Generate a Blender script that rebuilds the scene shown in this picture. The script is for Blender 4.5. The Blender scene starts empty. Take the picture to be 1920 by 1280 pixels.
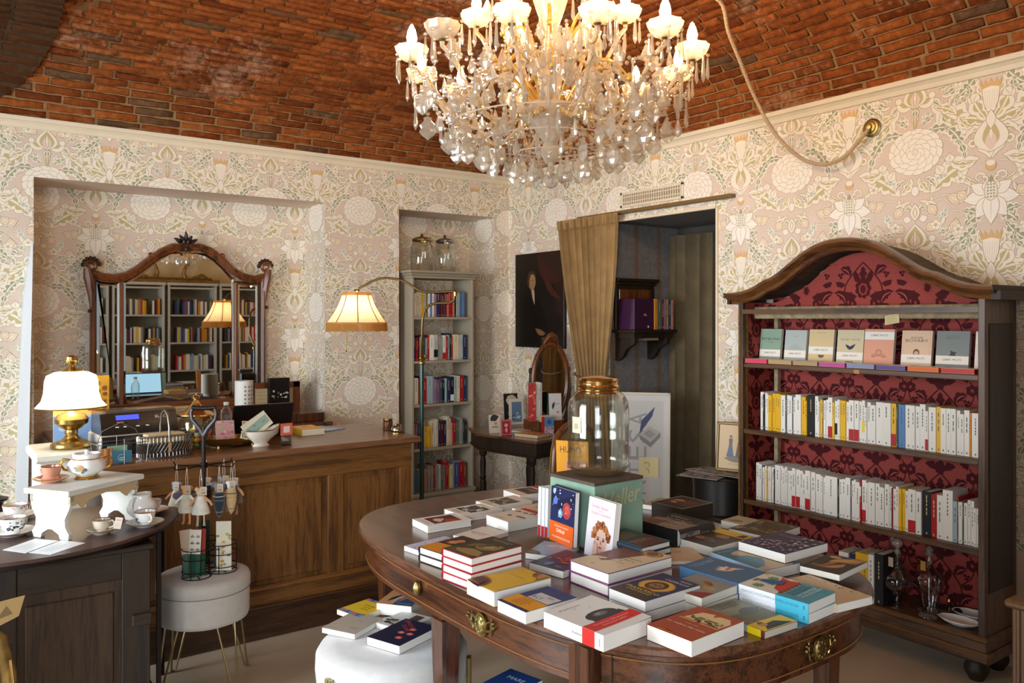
import bpy,bmesh,math,random
from mathutils import Vector,Matrix
random.seed(7)
SC=bpy.context.scene
COL=SC.collection
PI=math.pi
# ---------------------------------------------------------------- camera, world, lights, exposure
FPX,HORIZON,YAW,EYE=1526.0,598.0,math.radians(35.78),1.62
FWD=Vector((math.sin(YAW),math.cos(YAW),0));RGT=Vector((math.cos(YAW),-math.sin(YAW),0))
cam_data=bpy.data.cameras.new('camera');cam=bpy.data.objects.new('camera',cam_data);COL.objects.link(cam)
cam.location=(0,0,EYE);cam.rotation_euler=(PI/2,0,-YAW)
cam_data.sensor_width=36.0;cam_data.lens=FPX/1920*36.0
cam_data.shift_y=(HORIZON-640.0)/1920.0
cam_data.clip_start=0.05
SC.camera=cam
world=bpy.data.worlds.new('world');SC.world=world;world.use_nodes=True
world.node_tree.nodes['Background'].inputs[0].default_value=(0.80,0.90,1.0,1)
world.node_tree.nodes['Background'].inputs[1].default_value=0.35
def area_light(name,loc,target,size,power,color):
 l=bpy.data.lights.new(name,'AREA');l.shape='RECTANGLE';l.size,l.size_y=size
 l.energy=power;l.color=color;l.spread=math.radians(125)
 o=bpy.data.objects.new(name,l);COL.objects.link(o);o.location=loc
 o.rotation_euler=(Vector(target)-Vector(loc)).to_track_quat('-Z','Y').to_euler()
 return o
# daylight from the shop window in the bay beyond the arch and from the glazed door behind the camera
area_light('window_daylight',(-2.3,3.3,1.5),(1.0,3.5,1.1),(2.0,2.0),115,(0.82,0.91,1.0))
area_light('door_daylight',(-1.6,-1.3,1.6),(1.9,2.4,0.9),(1.6,2.2),75,(0.86,0.93,1.0))
SC.view_settings.view_transform='Standard';SC.view_settings.look='None'
SC.view_settings.gamma=1.0;SC.view_settings.use_curve_mapping=False
SC.view_settings.exposure=0.0
cy=SC.cycles
cy.max_bounces=7;cy.diffuse_bounces=4;cy.glossy_bounces=4;cy.transmission_bounces=5;cy.transparent_max_bounces=24
cy.caustics_reflective=False;cy.caustics_refractive=False
cy.use_denoising=True;cy.sample_clamp_indirect=6.0
BULB,LAMP,FLOORLAMP=125.0,110.0,55.0
# ---------------------------------------------------------------- measuring: a sight line met with a known plane
def _ray(u,v):
 return FWD+RGT*((u-960.0)/FPX)+Vector((0,0,(HORIZON-v)/FPX))
def on_z(u,v,z):
 d=_ray(u,v);return Vector((0,0,EYE))+d*((z-EYE)/d.z)
def on_y(u,v,y):
 d=_ray(u,v);return Vector((0,0,EYE))+d*(y/d.y)
def on_x(u,v,x):
 d=_ray(u,v);return Vector((0,0,EYE))+d*(x/d.x)
# ---------------------------------------------------------------- colour and materials
def lin(c):
 if isinstance(c,str):
  c=[int(c[i:i+2],16)for i in(1,3,5)]
 return tuple(((x/255)/12.92 if x/255<=0.04045 else((x/255+0.055)/1.055)**2.4)for x in c)
def rgba(c):return(*lin(c),1.0)
class NT:
 def __init__(s,name):
  s.m=bpy.data.materials.new(name);s.m.use_nodes=True
  s.t=s.m.node_tree;s.b=s.t.nodes['Principled BSDF'];s.out=s.t.nodes['Material Output']
 def n(s,kind,**kw):
  x=s.t.nodes.new('ShaderNode'+kind)
  for k,v in kw.items():
   if k.startswith('i_'):x.inputs[k[2:].replace('_',' ')].default_value=v
   elif k.startswith('n_'):x.inputs[int(k[2:])].default_value=v
   else:setattr(x,k,v)
  return x
 def l(s,a,b):s.t.links.new(a,b)
 def set(s,**kw):
  for k,v in kw.items():s.b.inputs[k.replace('_',' ')].default_value=v
 def coords(s,scale=(1,1,1),kind='Object'):
  tc=s.n('TexCoord');mp=s.n('Mapping');mp.inputs['Scale'].default_value=scale
  s.l(tc.outputs[kind],mp.inputs['Vector']);return mp.outputs['Vector']
 def noise(s,vec,scale,detail=3,rough=0.5):
  x=s.n('TexNoise');x.inputs['Scale'].default_value=scale;x.inputs['Detail'].default_value=detail
  x.inputs['Roughness'].default_value=rough;s.l(vec,x.inputs['Vector']);return x.outputs['Fac']
 def ramp(s,fac,stops):
  x=s.n('ValToRGB');e=x.color_ramp.elements
  while len(e)<len(stops):e.new(0.5)
  for el,(p,c)in zip(e,stops):el.position=p;el.color=rgba(c)if not isinstance(c,float)else(c,c,c,1)
  s.l(fac,x.inputs['Fac']);return x.outputs['Color']
 def bump(s,h,strength=0.3,dist=0.01):
  x=s.n('Bump');x.inputs['Strength'].default_value=strength;x.inputs['Distance'].default_value=dist
  s.l(h,x.inputs['Height']);s.l(x.outputs['Normal'],s.b.inputs['Normal'])
_mats={}
def plain(name,c,rough=0.5,metal=0.0,var=0.0,scale=20.0,bump=0.0,spec=0.5,trans=0.0,sheen=0.0,coat=0.0):
 if name in _mats:return _mats[name]
 t=NT(name);t.set(Base_Color=rgba(c),Roughness=rough,Metallic=metal)
 t.b.inputs['Specular IOR Level'].default_value=spec
 if sheen:t.b.inputs['Sheen Weight'].default_value=sheen
 if coat:t.b.inputs['Coat Weight'].default_value=coat;t.b.inputs['Coat Roughness'].default_value=0.15
 if var or bump:
  v=t.coords();f=t.noise(v,scale,4,0.6)
  if var:
   c2=lin(c);a=tuple(max(0,x*(1-var))for x in c2);b=tuple(min(1,x*(1+var))for x in c2)
   x=t.n('ValToRGB');x.color_ramp.elements[0].position=0.3;x.color_ramp.elements[1].position=0.7
   x.color_ramp.elements[0].color=(*a,1);x.color_ramp.elements[1].color=(*b,1)
   t.l(f,x.inputs['Fac']);t.l(x.outputs['Color'],t.b.inputs['Base Color'])
  if bump:t.bump(f,bump,0.004)
 _mats[name]=t.m;return t.m
def wood(name,dark,light,grain='Z',rough=0.38,scale=1.0,coat=0.25,worn=0.0):
 if name in _mats:return _mats[name]
 t=NT(name)
 sc={'X':(1.2,16,16),'Y':(16,1.2,16),'Z':(16,16,1.2)}[grain]
 v=t.coords(tuple(s*scale for s in sc))
 n1=t.noise(v,1.3,5,0.6);n2=t.noise(v,9.0,2,0.5)
 mx=t.n('Math',operation='MULTIPLY_ADD');mx.inputs[1].default_value=0.35;t.l(n2,mx.inputs[0]);t.l(n1,mx.inputs[2])
 col=t.ramp(mx.outputs[0],[(0.42,dark),(0.62,light),(0.80,dark)])
 if worn:
  w=t.noise(t.coords((3,3,3)),2.2,6,0.7);wr=t.ramp(w,[(0.50,0.0),(0.62,1.0)])
  m=t.n('Mix',data_type='RGBA');m.inputs['B'].default_value=rgba(light);t.l(col,m.inputs['A'])
  k=t.n('Math',operation='MULTIPLY');k.inputs[1].default_value=worn;t.l(wr,k.inputs[0]);t.l(k.outputs[0],m.inputs['Factor']);col=m.outputs['Result']
 t.l(col,t.b.inputs['Base Color']);t.set(Roughness=rough)
 t.b.inputs['Coat Weight'].default_value=coat;t.b.inputs['Coat Roughness'].default_value=0.25
 t.bump(mx.outputs[0],0.12,0.002)
 _mats[name]=t.m;return t.m
def printed(name='printed_paper',rough=0.45,spec=0.4):
 if name in _mats:return _mats[name]
 t=NT(name);a=t.n('Attribute',attribute_name='Col');t.l(a.outputs['Color'],t.b.inputs['Base Color'])
 t.set(Roughness=rough);t.b.inputs['Specular IOR Level'].default_value=spec
 _mats[name]=t.m;return t.m
def glass_thin(name,tint='#f4f6f2',gloss=1.0,body=0.0):
 """thin clear glass: mostly seen through, mirrors more towards its rim; BODY adds milky light-catching glass"""
 if name in _mats:return _mats[name]
 t=NT(name);t.t.nodes.remove(t.b)
 tr=t.n('BsdfTransparent');tr.inputs[0].default_value=rgba(tint)
 gl=t.n('BsdfGlossy');gl.inputs['Roughness'].default_value=0.06
 lw=t.n('LayerWeight');lw.inputs['Blend'].default_value=0.35
 mm=t.n('Math',operation='MULTIPLY_ADD');mm.inputs[1].default_value=0.75*gloss;mm.inputs[2].default_value=0.05*gloss
 t.l(lw.outputs['Facing'],mm.inputs[0])
 mx=t.n('MixShader');t.l(mm.outputs[0],mx.inputs[0]);t.l(tr.outputs[0],mx.inputs[1]);t.l(gl.outputs[0],mx.inputs[2])
 last=mx
 if body:
  df=t.n('BsdfDiffuse');df.inputs[0].default_value=rgba('#fbf3e4');tl=t.n('BsdfTranslucent');tl.inputs[0].default_value=rgba('#fbf3e4')
  m2=t.n('MixShader');m2.inputs[0].default_value=0.5;t.l(df.outputs[0],m2.inputs[1]);t.l(tl.outputs[0],m2.inputs[2])
  m3=t.n('MixShader');m3.inputs[0].default_value=body;t.l(mx.outputs[0],m3.inputs[1]);t.l(m2.outputs[0],m3.inputs[2]);last=m3
 t.l(last.outputs[0],t.out.inputs['Surface']);_mats[name]=t.m;return t.m
def emit(name,c,strength):
 if name in _mats:return _mats[name]
 t=NT(name);t.set(Base_Color=(0,0,0,1));t.b.inputs['Emission Color'].default_value=(*c,1);t.b.inputs['Emission Strength'].default_value=strength
 _mats[name]=t.m;return t.m
def shade_cloth(name,c,c2='#ffffff'):
 if name in _mats:return _mats[name]
 t=NT(name);t.t.nodes.remove(t.b)
 df=t.n('BsdfDiffuse');df.inputs[0].default_value=rgba(c);tl=t.n('BsdfTranslucent');tl.inputs[0].default_value=rgba(c2)
 m=t.n('MixShader');m.inputs[0].default_value=0.6;t.l(df.outputs[0],m.inputs[1]);t.l(tl.outputs[0],m.inputs[2]);t.l(m.outputs[0],t.out.inputs['Surface'])
 _mats[name]=t.m;return t.m
# ---------------------------------------------------------------- mesh building
class MB:
 def __init__(s,M=None):s.v=[];s.f=[];s.mi=[];s.c=[];s.M=M or Matrix();s.anycol=False
 def add(s,verts,faces,mat=0,col=None):
  o=len(s.v);M=s.M
  s.v.extend([M@Vector(p)for p in verts]);s.f.extend([tuple(i+o for i in f)for f in faces])
  s.mi.extend([mat]*len(faces));s.c.extend([col]*len(faces))
  if col is not None:s.anycol=True
  return s
 def box(s,lo,hi,mat=0,col=None,b=0.0):
  (x0,y0,z0),(x1,y1,z1)=lo,hi
  if x1<x0:x0,x1=x1,x0
  if y1<y0:y0,y1=y1,y0
  if z1<z0:z0,z1=z1,z0
  b=min(b,(x1-x0)*.45,(y1-y0)*.45,(z1-z0)*.45)
  if b<=0:
   v=[(x0,y0,z0),(x1,y0,z0),(x1,y1,z0),(x0,y1,z0),(x0,y0,z1),(x1,y0,z1),(x1,y1,z1),(x0,y1,z1)]
   return s.add(v,[(0,3,2,1),(4,5,6,7),(0,1,5,4),(1,2,6,5),(2,3,7,6),(3,0,4,7)],mat,col)
  v=[];f=[];idx={}
  X=(x0,x1);Y=(y0,y1);Z=(z0,z1)
  for i in(0,1):
   for j in(0,1):
    for k in(0,1):
     sx,sy,sz=(b,-b)[i],(b,-b)[j],(b,-b)[k]
     for a,p in enumerate(((X[i],Y[j]+sy,Z[k]+sz),(X[i]+sx,Y[j],Z[k]+sz),(X[i]+sx,Y[j]+sy,Z[k]))):
      idx[i,j,k,a]=len(v);v.append(p)
  for i in(0,1):f.append(tuple(idx[i,j,k,0]for j,k in((0,0),(0,1),(1,1),(1,0))[::(1 if i==0 else-1)]))
  for j in(0,1):f.append(tuple(idx[i,j,k,1]for i,k in((0,0),(1,0),(1,1),(0,1))[::(1 if j==0 else-1)]))
  for k in(0,1):f.append(tuple(idx[i,j,k,2]for i,j in((0,0),(0,1),(1,1),(1,0))[::(1 if k==0 else-1)]))
  for i in(0,1):
   for j in(0,1):f.append((idx[i,j,0,0],idx[i,j,1,0],idx[i,j,1,1],idx[i,j,0,1]))
   for k in(0,1):f.append((idx[i,0,k,0],idx[i,1,k,0],idx[i,1,k,2],idx[i,0,k,2]))
  for j in(0,1):
   for k in(0,1):f.append((idx[0,j,k,1],idx[1,j,k,1],idx[1,j,k,2],idx[0,j,k,2]))
  for i in(0,1):
   for j in(0,1):
    for k in(0,1):f.append((idx[i,j,k,0],idx[i,j,k,1],idx[i,j,k,2]))
  return s.add(v,f,mat,col)
 def lathe(s,prof,n=16,c=(0,0,0),mat=0,col=None,sx=1.0,sy=1.0,ruffle=None):
  v=[];f=[];rings=[]
  for r,z in prof:
   if r<=1e-6:rings.append([len(v)]);v.append((c[0],c[1],c[2]+z));continue
   ring=[]
   for i in range(n):
    a=2*PI*i/n;k=1+(ruffle(a,r,z)if ruffle else 0)
    ring.append(len(v));v.append((c[0]+r*k*sx*math.cos(a),c[1]+r*k*sy*math.sin(a),c[2]+z))
   rings.append(ring)
  for A,B in zip(rings,rings[1:]):
   if len(A)==1 and len(B)==1:continue
   for i in range(n):
    j=(i+1)%n
    if len(A)==1:f.append((A[0],B[j],B[i]))
    elif len(B)==1:f.append((A[i],A[j],B[0]))
    else:f.append((A[i],A[j],B[j],B[i]))
  return s.add(v,f,mat,col)
 def tube(s,pts,r,n=8,mat=0,col=None,closed=False,caps=True,flat=1.0):
  pts=[Vector(p)for p in pts];m=len(pts)
  rs=r if isinstance(r,(list,tuple))else[r]*m
  v=[];f=[];up=None
  for i,p in enumerate(pts):
   if closed:t=pts[(i+1)%m]-pts[i-1]
   else:t=pts[min(i+1,m-1)]-pts[max(i-1,0)]
   if t.length<1e-9:t=Vector((0,0,1))
   t.normalize()
   if up is None:
    up=Vector((0,0,1))if abs(t.z)<0.9 else Vector((1,0,0))
   a=t.cross(up)
   if a.length<1e-6:a=t.orthogonal()
   a.normalize();up=a.cross(t).normalized()
   for k in range(n):
    q=2*PI*k/n;v.append(p+a*(rs[i]*math.cos(q))+up*(rs[i]*flat*math.sin(q)))
  for i in range(m if closed else m-1):
   j=(i+1)%m
   for k in range(n):
    l=(k+1)%n;f.append((i*n+k,i*n+l,j*n+l,j*n+k))
  if caps and not closed:f.append(tuple(range(n-1,-1,-1)));f.append(tuple((m-1)*n+k for k in range(n)))
  return s.add(v,f,mat,col)
 def prism(s,poly,h0,h1,ax='Z',mat=0,col=None,chamfer=0.0):
  """2-D outline pushed from h0 to h1 along an axis; ax Z: (x,y); Y: (x,z); X: (y,z)"""
  def P(a,b,h):return{'Z':(a,b,h),'Y':(a,h,b),'X':(h,a,b)}[ax]
  n=len(poly);levels=[(poly,h0),(poly,h1)]
  if chamfer:
   inn=grow(poly,-chamfer);d=math.copysign(chamfer,h1-h0)
   levels=[(inn,h0),(poly,h0+d),(poly,h1-d),(inn,h1)]
  v=[P(a,b,h)for pl,h in levels for a,b in pl];f=[]
  for q in range(len(levels)-1):
   for i in range(n):
    j=(i+1)%n;f.append((q*n+i,q*n+j,(q+1)*n+j,(q+1)*n+i))
  f.append(tuple(range(n-1,-1,-1)));f.append(tuple(range((len(levels)-1)*n,len(levels)*n)))
  return s.add(v,f,mat,col)
 def sphere(s,c,r,n=10,m=6,mat=0,col=None,sx=1,sy=1,sz=1):
  return s.lathe([(r*math.sin(PI*i/m),-r*sz*math.cos(PI*i/m))for i in range(m+1)],n,c,mat,col,sx,sy)
 def build(s,name,mats=None,parent=None,smooth=35,loc=None,rot=None):
  me=bpy.data.meshes.new(name);me.from_pydata([tuple(p)for p in s.v],[],s.f)
  mats=mats if isinstance(mats,(list,tuple))else[mats or printed()]
  for m in mats:me.materials.append(m)
  if len(mats)>1:me.polygons.foreach_set('material_index',s.mi)
  if s.anycol:
   at=me.color_attributes.new('Col','FLOAT_COLOR','CORNER');buf=[]
   for p,c in zip(me.polygons,s.c):
    q=rgba(c)if c is not None else(0.8,0.8,0.8,1.0);buf.extend(q*p.loop_total)
   at.data.foreach_set('color',buf)
  bm=bmesh.new();bm.from_mesh(me);bmesh.ops.recalc_face_normals(bm,faces=bm.faces)if not getattr(s,'flatprint',False)else None
  bm.to_mesh(me);bm.free()
  if smooth:
   me.shade_smooth();me.set_sharp_from_angle(angle=math.radians(smooth))
  o=bpy.data.objects.new(name,me);COL.objects.link(o)
  if loc:o.location=loc
  if rot:o.rotation_euler=rot
  if parent:o.parent=parent
  return o
def grow(poly,d):
 n=len(poly);out=[];area=sum(poly[i][0]*poly[(i+1)%n][1]-poly[(i+1)%n][0]*poly[i][1]for i in range(n))
 sg=1 if area>0 else-1
 for i in range(n):
  a,b,c=poly[i-1],poly[i],poly[(i+1)%n]
  e1=(b[0]-a[0],b[1]-a[1]);e2=(c[0]-b[0],c[1]-b[1])
  l1=math.hypot(*e1)or 1e-9;l2=math.hypot(*e2)or 1e-9
  nx=e1[1]/l1+e2[1]/l2;ny=-e1[0]/l1-e2[0]/l2;ll=math.hypot(nx,ny)
  if ll<0.25:out.append(b);continue
  k=min(2.0/ll,1.6)*d*sg/ll if ll else 0
  out.append((b[0]+nx*k,b[1]+ny*k))
 return out
def tag(o,label=None,cat=None,group=None,kind=None):
 if label:o['label']=label
 if cat:o['category']=cat
 if group:o['group']=group
 if kind:o['kind']=kind
 return o
def thing(name,label,cat,loc=(0,0,0),rz=0.0,group=None):
 o=bpy.data.objects.new(name,None);COL.objects.link(o);o.location=loc;o.rotation_euler=(0,0,rz);o.empty_display_size=0.05
 return tag(o,label,cat,group)
def dup(o,parent=None,loc=None,rz=None,label=None,group=None):
 c=o.copy();COL.objects.link(c);c.parent=parent
 if loc is not None:c.location=loc
 if rz is not None:c.rotation_euler=(0,0,rz)
 if label:c['label']=label
 if group:c['group']=group
 for ch in o.children:dup(ch,c)
 return c
def struct(name,mb,mat,label,parent=None,smooth=0):
 o=mb.build(name,mat,parent,smooth)
 if not parent:tag(o,label,None,None,'structure')
 return o
ORD=['first','second','third','fourth','fifth','sixth','seventh','eighth','ninth','tenth','eleventh','twelfth','thirteenth','fourteenth','fifteenth','sixteenth','seventeenth','eighteenth','nineteenth']
def ordinal(n):
 if n<19:return ORD[n]
 t,u=divmod(n+1,10);T={2:('twentieth','twenty'),3:('thirtieth','thirty'),4:('fortieth','forty'),5:('fiftieth','fifty'),6:('sixtieth','sixty'),7:('seventieth','seventy'),8:('eightieth','eighty')}[t]
 return T[0]if u==0 else T[1]+'-'+ORD[u-1]
# ---------------------------------------------------------------- flat print: coloured outlines laid on a surface
def bez(a,b,c,n):return[((1-t)**2*a[0]+2*t*(1-t)*b[0]+t*t*c[0],(1-t)**2*a[1]+2*t*(1-t)*b[1]+t*t*c[1])for t in[i/n for i in range(n+1)]]
def blade(p0,p1,w,bend=0.0,n=8,k=1.0,lobes=0,depth=0.4):
 dx,dy=p1[0]-p0[0],p1[1]-p0[1]
 mid=((p0[0]+p1[0])/2-dy*bend,(p0[1]+p1[1])/2+dx*bend)
 if lobes:n=lobes*4
 sp=bez(p0,mid,p1,n);L=[];R=[]
 for i,p in enumerate(sp):
  a,b=sp[max(i-1,0)],sp[min(i+1,n)];tx,ty=b[0]-a[0],b[1]-a[1];ll=math.hypot(tx,ty)or 1e-9
  t=i/n;ww=math.sin(PI*t**k)*w/2
  if lobes:ww*=(1-depth)+depth*abs(math.sin(PI*lobes*t))
  nx,ny=-ty/ll,tx/ll;L.append((p[0]+nx*ww,p[1]+ny*ww));R.append((p[0]-nx*ww,p[1]-ny*ww))
 return L+R[-2:0:-1]
def stroke(pts,w,taper=False):
 L=[];R=[];n=len(pts)
 for i,p in enumerate(pts):
  a,b=pts[max(i-1,0)],pts[min(i+1,n-1)];tx,ty=b[0]-a[0],b[1]-a[1];ll=math.hypot(tx,ty)or 1e-9
  ww=w/2*((1-0.8*i/(n-1))if taper else 1);L.append((p[0]-ty/ll*ww,p[1]+tx/ll*ww));R.append((p[0]+ty/ll*ww,p[1]-tx/ll*ww))
 return L+R[::-1]
def disc(c,rx,ry=None,n=14,scallop=0,amp=0.12,a0=0.0):
 ry=ry or rx;n=scallop*4 if scallop else n
 return[(c[0]+rx*k*math.cos(a+a0),c[1]+ry*k*math.sin(a+a0))for a,k in((2*PI*i/n,1+(amp*abs(math.sin(scallop*PI*i/n))if scallop else 0))for i in range(n))]
def spiral(c,r,turns,w,a0=0.0,sgn=1):
 m=12;pts=[(c[0]+r*(1-i/(m+2))*math.cos(a0+sgn*turns*2*PI*i/m),c[1]+r*(1-i/(m+2))*math.sin(a0+sgn*turns*2*PI*i/m))for i in range(m+1)]
 return stroke(pts,w,True)
def rect(x0,y0,x1,y1):return[(x0,y0),(x1,y0),(x1,y1),(x0,y1)]
def clip_rect(poly,x0,y0,x1,y1):
 for ax,lim,sg in((0,x0,1),(0,x1,-1),(1,y0,1),(1,y1,-1)):
  out=[];n=len(poly)
  for i in range(n):
   a,b=poly[i-1],poly[i];da,db=(a[ax]-lim)*sg,(b[ax]-lim)*sg
   if(da>=0)!=(db>=0):
    t=da/(da-db);out.append((a[0]+(b[0]-a[0])*t,a[1]+(b[1]-a[1])*t))
   if db>=0:out.append(b)
  poly=out
  if len(poly)<3:return[]
 return poly
_txt={}
def text_faces(s,shear=0.0):
 key=(s,shear)
 if key not in _txt:
  cu=bpy.data.curves.new('lettering','FONT');cu.body=s;cu.size=1.0;cu.resolution_u=2;cu.shear=shear;cu.fill_mode='FRONT'
  ob=bpy.data.objects.new('lettering',cu);me=ob.to_mesh()
  vs=[(v.co.x,v.co.y)for v in me.vertices];fs=[tuple(p.vertices)for p in me.polygons]
  ob.to_mesh_clear();bpy.data.objects.remove(ob);bpy.data.curves.remove(cu)
  x1=max((v[0]for v in vs),default=1);x0=min((v[0]for v in vs),default=0)
  _txt[key]=([(x-x0,y)for x,y in vs],fs,x1-x0)
 return _txt[key]
class Print:
 """an ordered list of flat coloured shapes; later ones lie on top"""
 def __init__(s):s.items=[]
 def p(s,poly,c):s.items.append(('p',poly,c));return s
 def r(s,x0,y0,x1,y1,c):return s.p(rect(x0,y0,x1,y1),c)
 def t(s,txt,x,y,h,c,w=None,align='L',rot=0.0,shear=0.0,sx=1.0):
  vs,fs,tw=text_faces(txt,shear);k=h/0.70;kx=(w/tw if w else k)*sx
  off={'L':0,'C':-tw*kx/2,'R':-tw*kx}[align];ca,sa=math.cos(rot),math.sin(rot)
  pts=[(x+(vx*kx+off)*ca-vy*k*sa,y+(vx*kx+off)*sa+vy*k*ca)for vx,vy in vs]
  s.items.append(('t',(pts,fs),c));return s
 def to(s,mb,place,step=3e-5,base=2e-4):
  """place(x, y, h) -> point in space"""
  for i,(k,g,c)in enumerate(s.items):
   h=base+step*i
   if k=='p':mb.add([place(x,y,h)for x,y in g],[tuple(range(len(g)))],0,c)
   else:mb.add([place(x,y,h)for x,y in g[0]],g[1],0,c)
  mb.flatprint=True
  return mb
# ================================================================ the room
YA,XB,XC,YD=5.75,4.11,0.10,0.12
ZC,ZS=2.78,2.845
N1=(0.537,2.42,2.49);N2=(3.04,3.96,2.49);ND=0.40
DY0,DY1,DZ,DD=3.457,4.46,2.333,0.72
M_paper=plain('wallpaper_ground','#e2cdbb',0.75,var=0.05,scale=6,spec=0.2)
M_print=printed('wallpaper_ink',0.72,0.2)
M_cream=plain('cream_paint','#e6d8be',0.55,var=0.04,scale=5)
M_grey=plain('grey_plaster','#8f8580',0.8,var=0.12,scale=5)
M_mortar=plain('lime_mortar','#92704c',0.95,var=0.25,scale=30,bump=0.9,spec=0.1)
def brick_mat():
 t=NT('old_brick');g=t.n('NewGeometry');oi=t.n('ObjectInfo')
 ad=t.n('Math',operation='ADD');t.l(g.outputs['Random Per Island'],ad.inputs[0]);t.l(oi.outputs['Random'],ad.inputs[1])
 fr=t.n('Math',operation='FRACT');t.l(ad.outputs[0],fr.inputs[0])
 tone=t.ramp(fr.outputs[0],[(0.0,'#7a3c1c'),(0.12,'#8e4c24'),(0.4,'#a45a2c'),(0.7,'#b06430'),(0.9,'#985228'),(0.97,'#77583e')])
 tc=t.n('TexCoord');pos=g.outputs['Position']
 f=t.noise(pos,26,5,0.65);f2=t.noise(pos,1.6,4,0.6);f3=t.noise(pos,150,2,0.6)
 m=t.n('Mix',data_type='RGBA',blend_type='MULTIPLY');m.inputs['Factor'].default_value=0.75;t.l(tone,m.inputs['A'])
 t.l(t.ramp(f,[(0.3,'#8f8f8f'),(0.7,'#ffffff')]),m.inputs['B'])
 bl=t.n('Math',operation='MULTIPLY_ADD');bl.inputs[1].default_value=0.45;t.l(f,bl.inputs[0]);t.l(f2,bl.inputs[2])
 salt=t.n('Mix',data_type='RGBA');t.l(m.outputs['Result'],salt.inputs['A']);salt.inputs['B'].default_value=rgba('#c09a80')
 t.l(t.ramp(bl.outputs[0],[(0.82,0.0),(1.0,0.65)]),salt.inputs['Factor'])
 t.l(salt.outputs['Result'],t.b.inputs['Base Color']);t.set(Roughness=0.95);t.b.inputs['Specular IOR Level'].default_value=0.12
 hh=t.n('Math',operation='MULTIPLY_ADD');hh.inputs[1].default_value=0.5;t.l(f3,hh.inputs[0]);t.l(f,hh.inputs[2])
 t.bump(hh.outputs[0],0.7,0.006);return t.m
M_brick=brick_mat()
def quad(mb,a,b,c,d):mb.add([a,b,c,d],[(0,1,2,3)])
# ---- floor
fl=MB();fl.box((-2.6,-2.2,-0.06),(6.2,6.6,0))
def floor_mat():
 t=NT('poured_floor');v=t.coords();f=t.noise(v,1.3,5,0.6)
 t.l(t.ramp(f,[(0.3,'#b7a78f'),(0.7,'#c6b69e')]),t.b.inputs['Base Color']);t.set(Roughness=0.32);return t.m
struct('floor',fl,floor_mat(),'smooth beige poured floor between the counter and the table')
# ---- back wall with its two niches
ZT=ZS
rectsA=[(-2.6,N1[0],0,ZT),(N1[0],N1[1],N1[2],ZT),(N1[1],N2[0],0,ZT),(N2[0],N2[1],N2[2],ZT),(N2[1],XB,0,ZT)]
w=MB()
for x0,x1,z0,z1 in rectsA:quad(w,(x0,YA,z0),(x1,YA,z0),(x1,YA,z1),(x0,YA,z1))
for x0,x1,zt in(N1,N2):
 yb=YA+ND
 quad(w,(x0,yb,0),(x1,yb,0),(x1,yb,zt),(x0,yb,zt));quad(w,(x0,YA,0),(x0,yb,0),(x0,yb,zt),(x0,YA,zt))
 quad(w,(x1,YA,0),(x1,yb,0),(x1,yb,zt),(x1,YA,zt));quad(w,(x0,YA,zt),(x1,YA,zt),(x1,yb,zt),(x0,yb,zt))
wall_back=struct('wall_back',w,M_paper,'papered wall behind the counter with two recessed niches')
# ---- right wall with the doorway, a thick passage behind it
w=MB();rectsB=[(YD-1.5,DY0,0,ZT),(DY0,DY1,DZ,ZT),(DY1,YA,0,ZT)]
for y0,y1,z0,z1 in rectsB:quad(w,(XB,y0,z0),(XB,y1,z0),(XB,y1,z1),(XB,y0,z1))
wall_right=struct('wall_right',w,M_paper,'papered wall with the curtained doorway and the red-lined bookcase')
w=MB();x1=XB+DD
def passage_mat():
 t=NT('passage_stripe');v=t.coords();sx=t.n('SeparateXYZ');t.l(v,sx.inputs[0])
 k=t.n('Math',operation='MULTIPLY');k.inputs[1].default_value=2*PI/0.24;t.l(sx.outputs['X'],k.inputs[0])
 s_=t.n('Math',operation='SINE');t.l(k.outputs[0],s_.inputs[0])
 ba=t.ramp(s_.outputs[0],[(0.80,'#8b8684'),(0.86,'#8d7560')]);f=t.noise(v,30,3,0.6)
 m=t.n('Mix',data_type='RGBA',blend_type='MULTIPLY');m.inputs['Factor'].default_value=0.5;t.l(ba,m.inputs['A']);t.l(t.ramp(f,[(0.3,'#b0b0b0'),(0.7,'#ffffff')]),m.inputs['B'])
 t.l(m.outputs['Result'],t.b.inputs['Base Color']);t.set(Roughness=0.8);return t.m
M_pass=passage_mat()
quad(w,(XB,DY1,0),(x1,DY1,0),(x1,DY1,DZ),(XB,DY1,DZ));quad(w,(XB,DY0,0),(x1,DY0,0),(x1,DY0,DZ),(XB,DY0,DZ))
struct('passage_side',w,M_pass,None,wall_right)
w=MB();w.box((XB+.002,DY0,DZ),(x1,DY1,DZ+.06));struct('passage_soffit',w,plain('grey_soffit','#77726f',.7,var=.05),None,wall_right)
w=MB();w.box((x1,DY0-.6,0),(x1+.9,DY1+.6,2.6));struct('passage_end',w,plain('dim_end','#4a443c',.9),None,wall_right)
# ---- wall behind the camera's side, with the shelves seen in the mirror; outer bay
w=MB();quad(w,(1.0,YD,0),(6,YD,0),(6,YD,3.9),(1.0,YD,3.9));struct('wall_front',w,plain('tan_plaster','#cdb995',.8,var=.05),'plain tan wall opposite the counter')
w=MB();quad(w,(-2.6,YA,0),(-2.6,-2.2,0),(-2.6,-2.2,3.9),(-2.6,YA,3.9));struct('wall_left',w,M_cream,'cream wall of the bay beyond the arch')
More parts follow.
